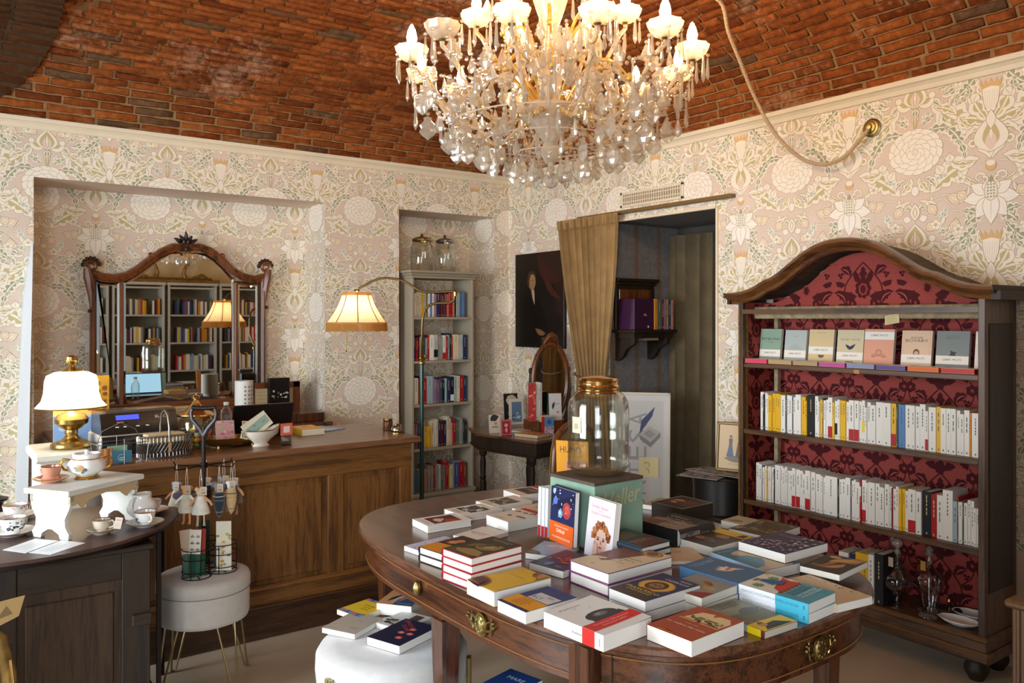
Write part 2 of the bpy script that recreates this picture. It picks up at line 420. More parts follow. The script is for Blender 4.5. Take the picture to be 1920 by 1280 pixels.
# ---- wallpaper print
CR,OL,GR,BG,LN,OR,PK,TN='#f4ead8','#c9ba8a','#a6a888','#aebbac','#b8a48c','#e0b880','#e6d0bf','#decfae'
def smooth(p,k=4):
 q=[]
 for i in range(len(p)-1):q+=[(p[i][0]+(p[i+1][0]-p[i][0])*t/k,p[i][1]+(p[i+1][1]-p[i][1])*t/k)for t in range(k)]
 q.append(p[-1]);n=len(q)
 for _ in range(2):q=[q[0]]+[((q[i-1][0]+2*q[i][0]+q[i+1][0])/4,(q[i-1][1]+2*q[i][1]+q[i+1][1])/4)for i in range(1,n-1)]+[q[-1]]
 return q
def wall_tile():
 """(outline, colour) list for one repeat, 0.70 x 0.69 m, the peony axis at u=0, mirrored about it"""
 half=[];mid=[]
 def a(poly,c,ln=0.0022,L=half):
  if ln:L.append((grow(poly,ln),LN))
  L.append((poly,c))
 def spray(p0,p1,wd,bd,lb,inner=OL,dp=.36,L=half):
  a(blade(p0,p1,wd,bd,lobes=lb,depth=dp),CR,.0022,L)
  L.append((blade((p0[0]*.93+p1[0]*.07,p0[1]*.93+p1[1]*.07),(p0[0]*.10+p1[0]*.90,p0[1]*.10+p1[1]*.90),wd*.56,bd,lobes=lb,depth=.62),inner))
  L.append((blade(p0,p1,wd*.11,bd,n=10),CR))
 def stem(p,w=.0075):q=smooth(p);half.append((stroke(q,w),LN));half.append((stroke(q,w*.55),CR))
 for p in([(.05,.10),(.14,.03),(.235,.06),(.275,.15)],[(.345,-.06),(.315,-.10),(.27,-.10),(.23,-.12)],[(.33,-.33),(.27,-.34),(.20,-.31),(.14,-.24),(.10,-.25)],[(.30,-.19),(.24,-.20),(.20,-.24),(.13,-.22),(.07,-.25)],[(.335,-.36),(.26,-.40),(.20,-.455),(.14,-.47)],[(.03,-.33),(.10,-.33),(.15,-.30),(.22,-.31)],[(.09,-.42),(.14,-.41),(.19,-.345),(.245,-.31)],[(.20,.02),(.255,-.02),(.28,-.07)],[(.10,.11),(.155,.16),(.17,.22),(.14,.27)]):stem(p)
 spray((.340,.065),(.075,.235),.150,.16,5);spray((.335,.075),(.185,.110),.085,-.30,3);spray((.342,.085),(.262,.245),.080,.16,3);spray((.335,.04),(.235,.02),.050,-.45,3)
 spray((.300,-.075),(.075,-.212),.125,-.20,5);spray((.285,-.085),(.165,-.075),.052,.35,3)
 spray((.010,-.275),(.085,-.225),.050,-.35,3);spray((.012,-.285),(.105,-.265),.040,.3,3,GR);spray((.05,-.13),(.105,-.185),.040,.25,3,GR)
 for q0,q1,w_,b_,l_,c_ in(((.205,.03),(.125,.165),.055,.22,3,GR),((.02,-.125),(.075,-.205),.052,-.25,3,OL),((.255,-.20),(.175,-.275),.045,.25,3,GR),((.05,-.385),(.145,-.325),.052,-.25,3,OL),((.215,-.40),(.125,-.445),.05,.25,3,GR),((.09,-.49),(.20,-.545),.058,.2,3,OL),((.24,.28),(.16,.315),.046,.25,3,OL),((.05,.24),(.125,.20),.04,.3,2,GR),((.225,-.145),(.30,-.195),.04,-.3,2,OL),((.02,-.24),(.075,-.31),.036,.3,2,OL),((.165,-.505),(.22,-.44),.036,.3,2,GR)):
  spray(q0,q1,w_,b_,l_,c_)
 spray((.335,-.50),(.295,-.40),.040,.2,3);spray((.27,-.62),(.205,-.555),.05,.3,3)
 for p0,p1,wd,bd,lb,c in(((.050,.085),(.185,.080),.050,.22,4,GR),((.135,.10),(.222,-.03),.060,.28,5,GR),((.195,.03),(.235,-.075),.034,.2,3,GR),((.335,-.325),(.235,-.385),.070,-.25,4,GR),((.29,-.37),(.185,-.470),.060,.2,5,GR),((.30,-.345),(.225,-.315),.045,-.3,3,GR),((.245,-.42),(.255,-.485),.034,.2,3,GR),((.15,-.285),(.115,-.345),.030,.2,3,BG),((.03,.125),(.065,.190),.036,-.2,3,BG),((.035,.12),(.10,.165),.03,.2,3,GR),((.10,-.15),(.155,-.135),.028,.2,3,BG),((.20,.19),(.25,.235),.03,-.2,3,GR),((.11,-.415),(.165,-.395),.028,.2,3,GR)):
  half.append((blade(p0,p1,wd+.014,bd,lobes=lb,depth=.5),CR));half.append((blade(p0,p1,wd*.84,bd,lobes=lb,depth=.74),c));half.append((blade(p0,p1,wd*.13,bd,n=8),CR))
 for c,ang,ln in(((.155,-.235),-.6,.066),((.060,-.270),-.9,.06),((.195,-.345),-1.9,.062),((.245,-.25),2.5,.05),((.06,.30),.6,.05)):
  tip=(c[0]+ln*math.cos(ang),c[1]+ln*math.sin(ang));a(blade(c,tip,.044,.2),'#f0dfc4',.0028);half.append((grow(blade(c,tip,.034,.2),-.004),'#d9bd96'));half.append((grow(blade(c,tip,.034,.2),-.007),'#f0dfc4'))
 for c,ang,ln in(((.100,-.075),-1.0,.060),((.135,-.045),-.5,.055),((.165,-.03),-1.5,.045),((.265,.18),1.0,.05)):
  tip=(c[0]+ln*math.cos(ang),c[1]+ln*math.sin(ang));a(blade(c,tip,.046,0,k=1.5),CR);half.append((blade(c,tip,.006,0),TN))
 for c in((.100,-.365),(.215,-.16),(.205,.295)):
  for k in range(5):a(disc((c[0]+.015*math.cos(k*1.257+.3),c[1]+.015*math.sin(k*1.257+.3)),.0105,n=8),CR,.0015)
  half.append((disc(c,.008,n=8),OL))
 a(blade((.006,-.455),(.090,-.415),.055,-.55),CR);half.append((blade((.012,-.45),(.08,-.42),.022,-.55),OL));a(disc((.083,-.428),.016,n=10),CR)
 a(blade((.02,-.33),(.058,-.318),.035,-.2),CR)
 a(blade((.345,-.085),(.262,.015),.075,-.42),CR);half.append((blade((.342,-.065),(.272,.01),.030,-.42),OL));a(disc((.270,-.005),.020,n=12),CR);half.append((disc((.270,-.005),.010,n=10),OL))
 for ang,ln,wd in((190,.122,.062),(150,.100,.052),(238,.125,.066),(112,.066,.044)):
  q=math.radians(ang);C0=(.35+.010*math.cos(q),-.245+.010*math.sin(q));C1=(.35+ln*math.cos(q),-.245+ln*math.sin(q))
  a(blade(C0,C1,wd,0.06,k=.9),'#f8f1e4',.0026);half.append((blade(C0,C1,.0035,.06),TN));half.append((blade(C0,C1,wd*.5,.06),'#efe4d0'));half.append((blade(C0,C1,wd*.4,.06),'#f8f1e4'))
 a(spiral((.300,-.168),.026,1.1,.012,0,1),CR,.0018);a(spiral((.322,-.182),.018,1.0,.010,2,-1),CR,.0018)
 A=lambda poly,c,ln=.0025:a(poly,c,ln,mid)
 for R,r_,n_,off in((.098,.033,15,0),(.072,.031,12,.2),(.046,.028,9,.1),(.022,.022,6,.3)):
  for i in range(n_):
   q=2*PI*i/n_+off;A(disc((R*1.03*math.cos(q),R*.86*math.sin(q)),r_,r_*.85,scallop=5,amp=.10,a0=q),'#f6eddc',.0018)
  mid.append((disc((0,0),R*1.04,R*.87,n=18),'#f6eddc'))
 A(disc((0,0),.014,n=8,scallop=4),'#f0e2c8',.0018)
 A(blade((0,.105),(0,.275),.040,0,lobes=5,depth=.6),CR);mid.append((blade((0,.115),(0,.26),.026,0,lobes=5,depth=.7),GR));mid.append((blade((0,.11),(0,.175),.030,0,lobes=2,depth=.5),OL));mid.append((blade((0,.12),(0,.27),.006,0),CR))
 A(blade((0,-.475),(0,-.352),.115,0,k=.7),CR);mid.append((blade((0,-.470),(0,-.362),.082,0,k=.68),OL));mid.append((blade((0,-.47),(0,-.395),.050,0,k=.8),PK))
 A(blade((0,-.47),(0,-.385),.014,0,lobes=3),CR)
 A(disc((0,-.192),.018,.024,n=14),CR);A(blade((0,-.338),(0,-.255),.046,0),CR);mid.append((blade((0,-.325),(0,-.268),.024,0),OL));mid.append((blade((0,-.32),(0,-.275),.012,0),CR))
 A(blade((.35,-.235),(.35,-.385),.070,0,k=.85),'#f8f1e4');mid.append((blade((.35,-.25),(.35,-.37),.004,0),TN))
 A(disc((.35,-.232),.028,.044,n=16),'#efe6d2')
 for i in range(5):
  for j in range(3):mid.append((disc((.337+j*.013,-.260+i*.014),.0042,n=6),'#a09a82'))
 A(blade((.35,-.195),(.35,-.165),.012,0),GR)
 A(disc((.35,-.118),.022,.022,n=12),OR);mid.append((disc((.35,-.106),.019,.013,n=12),CR))
 A(blade((.35,-.055),(.35,.115),.150,0,k=.72),CR);mid.append((blade((.35,-.035),(.35,.095),.075,0,k=.7),OL));mid.append((blade((.35,-.05),(.35,.045),.050,0,k=.85),PK));mid.append((blade((.35,.0),(.35,.06),.010,0),CR))
 A([(.312,-.455),(.320,-.52),(.335,-.56),(.365,-.56),(.380,-.52),(.388,-.455)],'#f6eddc')
 mid.append(([(.302,-.412),(.310,-.465),(.390,-.465),(.398,-.412),(.385,-.438),(.375,-.412),(.363,-.438),(.35,-.408),(.337,-.438),(.325,-.412),(.315,-.438)],OR))
 mid.append(([(.314,-.455),(.318,-.478),(.382,-.478),(.386,-.455),(.35,-.446)],'#f6eddc'))
 for j in range(6):mid.append((stroke([(.330+j*.008,-.55),(.322+j*.0112,-.465)],.0018),TN))
 A(blade((.35,-.64),(.35,-.555),.040,0),CR)
 out=list(half)+[([(-x,y)for x,y in p],c)for p,c in half]
 for p,c in mid:
  out.append((p,c))
 return out
TILE=wall_tile();TW,TH=0.70,0.69
def paper(parent,regions,place,u0,v0,k=1.0):
 """fills rectangles (a0,a1,b0,b1) of a wall with the repeat; place(a,b,h) -> point"""
 mb=MB();mb.flatprint=True
 for a0,a1,b0,b1 in regions:
  for i in range(math.floor((a0-u0)/(TW*k))-1,math.ceil((a1-u0)/(TW*k))+2):
   for j in range(math.floor((b0-v0)/(TH*k))-1,math.ceil((b1-v0)/(TH*k))+2):
    ox,oy=u0+i*TW*k,v0+j*TH*k
    for q,(poly,c)in enumerate(TILE):
     pts=[(ox+x*k,oy+y*k)for x,y in poly]
     xs=[p[0]for p in pts];ys=[p[1]for p in pts]
     if max(xs)<a0 or min(xs)>a1 or max(ys)<b0 or min(ys)>b1:continue
     if min(xs)<a0 or max(xs)>a1 or min(ys)<b0 or max(ys)>b1:
      pts=clip_rect(pts,a0,b0,a1,b1)
      if not pts:continue
     h=0.0004+q*0.0000022;mb.add([place(x,y,h)for x,y in pts],[tuple(range(len(pts)))],0,c)
 return tag(mb.build('wallpaper_print',M_print,parent,0),kind='stuff')
paper(wall_back,[(0.0,N1[0],0,ZC),(N1[0],N1[1],N1[2],ZC),(N1[1],N2[0],.55,ZC),(N2[0],N2[1],N2[2],ZC),(N2[1],XB,.2,ZC)],lambda a,b,h:(a,YA-h,b),2.708,2.451)
paper(wall_back,[(N1[0],N1[1],.9,N1[2])],lambda a,b,h:(a,YA+ND-h,b),2.69,2.43)
paper(wall_back,[(N2[0],N2[1],.1,N2[2])],lambda a,b,h:(a,YA+ND-h,b),2.69,2.43)
paper(wall_back,[(YA,YA+ND,.2,2.49)],lambda a,b,h:(N1[1]-h,a,b),5.92,2.40)
paper(wall_back,[(YA,YA+ND,.2,2.49)],lambda a,b,h:(N2[1]-h,a,b),5.92,2.40)
paper(wall_right,[(1.5,DY0,.55,ZC),(DY0,DY1,DZ,ZC),(DY1,YA,.2,ZC)],lambda a,b,h:(XB-h,a,b),2.173,2.474,1.045)
# ---- cornice, doorway edging, skirting, vent, jamb strip
prof=[(0,0),(.012,0),(.016,.008),(.020,.022),(.034,.036),(.046,.040),(.050,.052),(.050,.064),(0,.064)]
def cornice(name,p0,p1,nrm,label):
 mb=MB();n=len(prof);v=[(p[0]+nrm[0]*a,p[1]+nrm[1]*a,ZC+b)for p in(p0,p1)for a,b in prof]
 mb.add(v,[(i,(i+1)%n,n+(i+1)%n,n+i)for i in range(n)]);return struct(name,mb,M_cream,label,None,20)
cornice('trim_1',(-2.6,YA-.001),(XB,YA-.001),(0,-1),'cream moulded cornice along the wall behind the counter')
cornice('trim_2',(XB-.001,YD),(XB-.001,YA),(-1,0),'cream moulded cornice above the doorway and bookcase')
mb=MB();mb.box((XB-.012,DY0-.012,0),(XB+.02,DY0+.004,DZ+.01));mb.box((XB-.012,DY0,DZ-.004),(XB+.02,DY1,DZ+.012))
struct('trim_3',mb,M_cream,'thin cream edging around the doorway')
mb=MB();mb.box((XB-.018,DY1+.0,0),(XB-.001,YA,.13),b=.004);struct('baseboard_right',mb,plain('beige_skirting','#b5a488',.5),'beige skirting under the corner table')
mb=MB();mb.box((N2[1]-.018,YA,0),(N2[1]-.001,YA+ND,.14),b=.004);mb.box((N2[1],YA-.018,0),(XB,YA-.001,.14),b=.004);struct('baseboard_back',mb,plain('beige_skirting','#b5a488',.5),'beige skirting beside the grey bookcase')
# tall white jamb at the arch side, its face turned to the daylight
mb=MB();v=[]
for vv,ul,ur in((1120,21,49),(960,29,52),(700,38,57),(560,44,60),(456,60,62)):
 L_,R_=on_y(ul,vv,YA-.05),on_y(ur,vv,YA-.065)
 v+=[(L_.x-.003,YA-.004,L_.z),tuple(L_),tuple(R_),(R_.x+.001,YA-.004,R_.z)]
mb.add(v,[(4*k+i,4*k+(i+1)%4,4*k+4+(i+1)%4,4*k+4+i)for k in range(4)for i in range(4)]+[(16,17,18,19)])
struct('trim_4',mb,plain('white_satin_paint','#d8dcde',.25),'tall white painted jamb strip beside the niche')
# vent grille above the doorway
ga,gb=on_x(1165,394,XB),on_x(1283,354,XB)
y1,y0=ga.y,gb.y;zz0,zz1=2.425,2.535
vent=thing('vent_grille','cream slotted air vent above the doorway rail','vent',(XB-.001,(y0+y1)/2,zz0))
hw=(y1-y0)/2;hh=zz1-zz0
mb=MB()
mb.box((-.012,-hw,0),(0,hw,.018),b=.002);mb.box((-.012,-hw,hh-.018),(0,hw,hh),b=.002);mb.box((-.012,-hw,0),(0,-hw+.02,hh),b=.002);mb.box((-.012,hw-.02,0),(0,hw,hh),b=.002)
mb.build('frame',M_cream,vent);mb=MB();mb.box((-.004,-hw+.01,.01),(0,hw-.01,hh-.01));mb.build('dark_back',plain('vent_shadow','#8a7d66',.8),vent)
sl=None
for i in range(26):
 yy=-hw+.026+i*(2*hw-.052)/25
 if sl is None:m_=MB();m_.box((-.011,-.0035,.016),(-.003,.0035,hh-.016));sl=m_.build('slat',M_cream,vent);sl.location.y=yy
 else:c=sl.copy();COL.objects.link(c);c.parent=vent;c.location.y=yy
for k in(1,2):
 m_=MB();m_.box((-.0105,-hw+.02,hh*k/3-.003),(-.002,hw-.02,hh*k/3+.003));m_.build('cross_slat',M_cream,vent)
# ================================================================ the brick vault
VA,VBR=2.0,0.75
def vz(d):
 d=min(max(d,0),VA);return ZS+VBR*math.sqrt(max(0,1-(1-d/VA)**2))
YDv=-0.35
arcs=[(0.0,0.0)];NS=800
for i in range(1,NS+1):
 d0,d1=VA*((i-1)/NS)**2,VA*(i/NS)**2;arcs.append((arcs[-1][0]+math.hypot(d1-d0,vz(d1)-vz(d0)),d1))
def d_of(s):
 lo,hi=0,NS
 while hi-lo>1:
  m=(lo+hi)//2
  if arcs[m][0]<=s:lo=m
  else:hi=m
 a,b=arcs[lo],arcs[hi];return a[1]+(b[1]-a[1])*(s-a[0])/(b[0]-a[0])
# the arch opening's edge on the arch-side web: points (y, x) beyond which the web is open
edge=[]
for u,v in((175,-140),(150,-70),(124,-20),(118,0),(108,45),(92,80),(68,118),(36,148),(0,172),(-45,195),(-80,210)):
 dr=_ray(u,v);best=None
 for i in range(100,700):
  p=Vector((0,0,EYE))+dr*(i*.01)
  if p.z>=vz(min(YA-p.y,p.x-XC,VA)):best=p;break
 if best is not None:edge.append(best)
edge.sort(key=lambda p:p.y)
def arch_x(y):
 if not edge or y<=edge[0].y:return edge[0].x if edge else XC
 for a,b in zip(edge,edge[1:]):
  if a.y<=y<=b.y:return a.x+(b.x-a.x)*(y-a.y)/max(1e-6,b.y-a.y)
 return edge[-1].x
# mortar bed
mb=MB();NX,NY=120,160
gx=[XC+(XB-XC)*(.5-.5*math.cos(PI*i/NX))for i in range(NX+1)];gy=[YDv+(YA-YDv)*(.5-.5*math.cos(PI*j/NY))for j in range(NY+1)]
def vd(x,y):return min(YA-y,XB-x,x-XC,y-YDv)
v=[(x,y,vz(vd(x,y))+.013)for y in gy for x in gx];f=[]
for j in range(NY):
 for i in range(NX):
  if gx[i]<arch_x(gy[j])-.02 and gy[j]>0.3:continue
  f.append((j*(NX+1)+i,j*(NX+1)+i+1,(j+1)*(NX+1)+i+1,(j+1)*(NX+1)+i))
mb.add(v,f);ceiling=struct('ceiling',mb,M_mortar,'low brick vault with pale mortar joints over the shop',None,60)
# four shapes of worn brick (unit length x, unit width y, face down at z=0)
def brick_mesh(seed):
 rd=random.Random(seed);b=0.10;v=[];nx=4
 top=[(i/nx-.5,-.5)for i in range(nx+1)]+[(i/nx-.5,.5)for i in range(nx,-1,-1)]
 j=lambda q:rd.uniform(-q,q)
 ring0=[(x+j(.010),y+j(.07))for x,y in top];n=len(top)
 v=[(x,y,.016)for x,y in ring0]+[(x*1.0-math.copysign(.006,x),y*.97,.003+j(.002))for x,y in ring0]+[(x-math.copysign(.022,x),y*.76,-.001+j(.0025))for x,y in ring0]
 f=[(r*n+i,r*n+(i+1)%n,(r+1)*n+(i+1)%n,(r+1)*n+i)for r in(0,1)for i in range(n)]+[tuple(range(2*n,3*n))]
 m=MB();m.add(v,f);me=m.build('brick_form',M_brick,None,50);data=me.data;bpy.data.objects.remove(me);return data
BM=[brick_mesh(i)for i in range(5)]
rb=random.Random(11);bricks=[]
PITCH=0.0545
def web(kind,a0,a1):
 k=0;S=arcs[-1][0]
 while(k+.5)*PITCH<S+.6:
  s=(k+.5)*PITCH
  if s<=S:d=d_of(s)
  else:d=VA+(s-S)
  z=vz(d);e=.01;sl=math.atan2(vz(min(d+e,VA))-vz(max(d-e,0)),2*e)if d<VA-.02 else 0
  a=a0+rb.uniform(-.25,0)
  while a<a1:
   ln=rb.choice((.25,.25,.245,.255,.235,.19,.125));lo,hi=a,a+ln;a=hi+rb.uniform(.010,.018)
   if kind=='A':lo=max(lo,XC+d+.004);hi=min(hi,XB-d-.004)
   elif kind=='B':lo=max(lo,YDv+d+.004);hi=min(hi,YA-d-.004)
   else:lo=max(lo,YDv+d+.004);hi=min(hi,YA-d-.004)
   if hi-lo<.035:continue
   m=(lo+hi)/2
   if kind=='A':p=Vector((m,YA-d,z));X,Y=Vector((1,0,0)),Vector((0,-math.cos(sl),math.sin(sl)))
   elif kind=='B':p=Vector((XB-d,m,z));X,Y=Vector((0,1,0)),Vector((-math.cos(sl),0,math.sin(sl)))
   else:p=Vector((XC+d,m,z));X,Y=Vector((0,1,0)),Vector((math.cos(sl),0,math.sin(sl)))
   if p.x<arch_x(p.y)+.03 and kind=='C':continue
   Z=X.cross(Y)
   if Z.z<0:Z=-Z;Y=Z.cross(X)
   rel=p-Vector((0,0,EYE));dep=rel.dot(FWD)
   if dep<.3:continue
   u=960+FPX*rel.dot(RGT)/dep;vv=HORIZON-FPX*rel.z/dep
   if not(-140<u<2060 and-220<vv<420):continue
   tw=rb.uniform(-.014,.014)
   R=Matrix((X,Y,Z)).transposed()@Matrix.Rotation(tw,3,'Z')@Matrix.Rotation(rb.uniform(-.012,.012),3,'X')
   wd=PITCH-rb.uniform(.006,.012)
   M=Matrix.Translation(p+Z*rb.uniform(-.002,.002))@R.to_4x4()@Matrix.Diagonal((hi-lo,wd,1,1))
   n_=-Z;vis=-(rel.normalized().dot(n_));inside=0<=u<=1920 and 0<=vv<=345
   bricks.append((M,(hi-lo)*max(vis,.05)/dep**2*(1 if inside else.01)))
  k+=1
web('A',XC,XB);web('B',YDv,YA);web('C',YDv,YA)
bricks.sort(key=lambda t:-t[1])
for M,_ in bricks[:300]:
 o=bpy.data.objects.new('brick',rb.choice(BM));COL.objects.link(o);o.parent=ceiling;o.matrix_local=M
mb=MB()
for M,_ in bricks[300:]:
 me=rb.choice(BM);o0=len(mb.v);mb.v.extend([M@q.co for q in me.vertices]);fs=[tuple(i+o0 for i in p.vertices)for p in me.polygons]
 mb.f.extend(fs);mb.mi.extend([0]*len(fs));mb.c.extend([None]*len(fs))
tag(mb.build('brick_courses',M_brick,ceiling,50),kind='stuff')
# dark arch over the opening towards the next bay: soffit plus bricks set on edge along its rim
if len(edge)>2:
 mb=MB();n=len(edge);v=[]
 for p in edge:v+=[(p.x,p.y,p.z+.12),(p.x,p.y,p.z-.035),(p.x-.9,p.y,p.z-.02),(p.x-.9,p.y,p.z+.2)]
 mb.add(v,[(4*i+k,4*i+(k+1)%4,4*i+4+(k+1)%4,4*i+4+k)for i in range(n-1)for k in range(4)])
 M_shaded_brick=plain('shaded_brick','#54341f',.95,var=.35,scale=18,bump=.6,spec=.1)  # arch brick, darkened in colour partly to carry the shade on it
 arch=struct('trim_5',mb,plain('shaded_mortar','#4a3828',.95,var=.3,scale=25,bump=.8,spec=.1),'dark brick arch at the edge of the vault');  # mortar darkened likewise, the arch's shade put into its colour
 shaded_bricks=[m_.copy()for m_ in BM];[m_.materials.clear()or m_.materials.append(M_shaded_brick)for m_ in shaded_bricks];fine=[]
 for a,b in zip(edge,edge[1:]):
  m=max(1,int((b-a).length/.068))
  for i in range(m):fine.append((a.lerp(b,(i+.5)/m),(b-a).normalized()))
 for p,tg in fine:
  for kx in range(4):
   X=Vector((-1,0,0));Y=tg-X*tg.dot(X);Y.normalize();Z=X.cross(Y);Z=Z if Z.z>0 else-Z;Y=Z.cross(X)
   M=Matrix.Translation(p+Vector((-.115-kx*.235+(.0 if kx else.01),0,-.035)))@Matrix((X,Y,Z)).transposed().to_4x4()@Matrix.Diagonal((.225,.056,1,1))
   o=bpy.data.objects.new('brick',shaded_bricks[(kx+int(p.y*40))%5]);COL.objects.link(o);o.parent=arch;o.matrix_local=M
# ================================================================ large furniture
W_counter=wood('counter_oak','#54351a','#825528','Z',.36,1.0,.3)
W_counter_h=wood('counter_oak_long','#54351a','#825528','X',.36,1.0,.3)
W_top=wood('counter_top_oak','#5a3a22','#80573a','X',.30,1.0,.3)
W_dark=wood('dark_old_oak','#1c110a','#30200f','Z',.55,1.0,.0)
W_dark_h=wood('dark_old_oak_long','#1c110a','#30200f','X',.55,1.0,.0)
W_mah=wood('mahogany','#331a0e','#5e341c','Y',.26,1.0,.45)
W_mah_z=wood('mahogany_upright','#331a0e','#5e341c','Z',.26,1.0,.45)
W_mahtop=wood('mahogany_top','#46291a','#6e4630','Y',.24,1.0,.5)
W_wal=wood('walnut_carving','#452410','#7e4724','Z',.3,1.0,.4)
W_book=wood('bookcase_walnut','#3a2515','#644428','Z',.42,1.0,.15,.25)
W_book_h=wood('bookcase_walnut_long','#3a2515','#64452a','Y',.42,1.0,.15,.35)
M_gbook=plain('grey_beige_paint','#a89c86',.5,var=.03,scale=4)
M_brass=plain('aged_brass','#a88c50',.30,1.0,var=.15,scale=40)
M_pull=plain('pale_drawer_brass','#a08c58',.36,1.0,var=.2,scale=60)
M_gold=plain('polished_gilt_metal','#d8b070',.16,1.0)
M_dkmetal=plain('dark_iron','#2a2220',.45,.8)
M_mirror=plain('silvered_glass','#e4e4de',.015,1.0)
M_white=plain('white_china','#eceae4',.15,coat=.5)
# ---- shop counter
ct=thing('shop_counter','brown oak shop counter with panelled front along the papered wall','counter',(1.46,4.42,0))
def part(mb,name,mat,parent,smooth=35):
 mb.M=mb.M
 o=mb.build(name,mat,None,smooth);o.parent=parent;o.matrix_parent_inverse=parent.matrix_world.inverted()if False else Matrix.Translation(-Vector(parent.location));return o
CX0,CX1,CY0,CY1,CZT=.66,2.25,4.10,4.75,.955
mb=MB();mb.box((.635,4.045,CZT-.035),(2.285,4.79,CZT),b=.008);part(mb,'worktop',W_top,ct)
mb=MB();mb.box((CX0+.02,CY0+.03,.05),(CX1-.02,CY1,CZT-.035));part(mb,'body',W_counter,ct)
for x0,x1 in((CX0,CX0+.13),(1.745,1.835),(2.175,CX1)):
 mb=MB();mb.box((x0,CY0,.16),(x1,CY0+.04,CZT-.035),b=.003);part(mb,'stile',W_counter,ct)
mb=MB();mb.box((CX0,CY0-.002,.785),(CX1,CY0+.035,CZT-.035),b=.003);part(mb,'top_rail',W_counter_h,ct)
mb=MB();mb.box((CX0,CY0-.004,.16),(CX1,CY0+.035,.262),b=.003);mb.box((CX0-.004,CY0-.014,.236),(CX1+.01,CY0,.256),b=.006);part(mb,'bottom_rail',W_counter_h,ct)
mb=MB();mb.box((CX0-.01,CY0-.022,0),(CX1+.02,CY0+.05,.158),b=.004);mb.box((CX0-.012,CY0-.026,.150),(CX1+.022,CY0+.01,.166),b=.005);part(mb,'plinth',wood('counter_plinth','#2c190c','#4a2d16','X',.4),ct)
for x0,x1 in((.79,1.745),(1.835,2.175)):
 mb=MB();mb.box((x0-.004,CY0+.018,.25),(x1+.004,CY0+.028,.79));mb.box((x0+.03,CY0+.010,.285),(x1-.03,CY0+.02,.755),b=.008);part(mb,'panel',W_counter,ct)
# ---- low desk behind the counter, against the niche
dk=thing('back_desk','low reddish wooden desk standing in the niche behind the counter','desk',(1.5,5.8,0))
mb=MB();mb.box((.62,5.50,.855),(2.38,6.14,.885),b=.006);part(mb,'desk_top',W_mahtop,dk)
mb=MB();mb.box((.66,5.54,.0),(2.34,6.12,.855));part(mb,'carcass',W_mah_z,dk)
# ---- three-part mirror with carved walnut frame
mr=thing('overmantel_mirror','three-panel mirror in carved curving walnut frame standing in the niche','mirror',(1.5,6.08,1.02))
YM=6.085
def mp(u,v):p=on_y(u,v,YM);return(p.x,p.z)
top_in=[mp(*q)for q in((182,527),(205,531),(228,528),(247,522),(268,507),(290,489),(312,476),(330,472),(347,477),(365,473),(385,475),(402,486),(418,501),(433,519),(447,529),(468,534),(482,531))]
bot=1.035
def pane(xa,xb,nm):
 pts=[p for p in top_in if xa<p[0]<xb]
 def zi(x):
  for a,b in zip(top_in,top_in[1:]):
   if a[0]<=x<=b[0]:return a[1]+(b[1]-a[1])*(x-a[0])/(b[0]-a[0])
  return top_in[0][1]if x<top_in[0][0]else top_in[-1][1]
 low=[(xa,bot+.05),(xa+.02,bot+.012),(xa+.06,bot)]+([(xa+(xb-xa)*.35,bot+.035),((xa+xb)/2,bot+.01),(xa+(xb-xa)*.65,bot+.035)]if xb-xa>.4 else[])+[(xb-.06,bot),(xb-.02,bot+.012),(xb,bot+.05)]
 poly=low+[(xb,zi(xb))]+pts[::-1]+[(xa,zi(xa))]
 inn=grow(poly,-.018);n=len(poly);mb=MB()
 mb.add([(x,YM-.002,z)for x,z in poly]+[(x,YM-.0048,z)for x,z in inn],[(i,(i+1)%n,n+(i+1)%n,n+i)for i in range(n)]);part(mb,'bevelled_edge',M_mirror,mr,0)
 mb=MB();mb.add([(x,YM-.0048,z)for x,z in inn],[tuple(range(n))]);part(mb,nm,M_mirror,mr,0)
xl0,xl1=mp(181,600)[0],mp(224,600)[0];xc0,xc1=mp(230,600)[0],mp(438,600)[0];xr0,xr1=mp(445,600)[0],mp(483,600)[0]
pane(xl0,xl1,'mirror_glass');pane(xc0,xc1,'mirror_glass');pane(xr0,xr1,'mirror_glass')
mb=MB();mb.box((xl0-.03,YM,.98),(xr1+.03,YM+.03,1.9));part(mb,'backing',W_dark,mr)
# top rail: a curved moulding
rail=[mp(*q)for q in((172,512),(190,519),(212,521),(235,517),(255,506),(276,490),(300,473),(322,463),(347,463),(372,463),(392,470),(415,488),(434,507),(452,518),(474,523),(490,519))]
mb=MB();mb.tube([(x,YM-.022,z)for x,z in rail],.030,8,flat=.9);mb.tube([(x,YM-.044,z+.006)for x,z in rail],.015,6);mb.tube([(x,YM-.036,z-.028)for x,z in rail],.008,6);part(mb,'crest_rail',W_wal,mr)
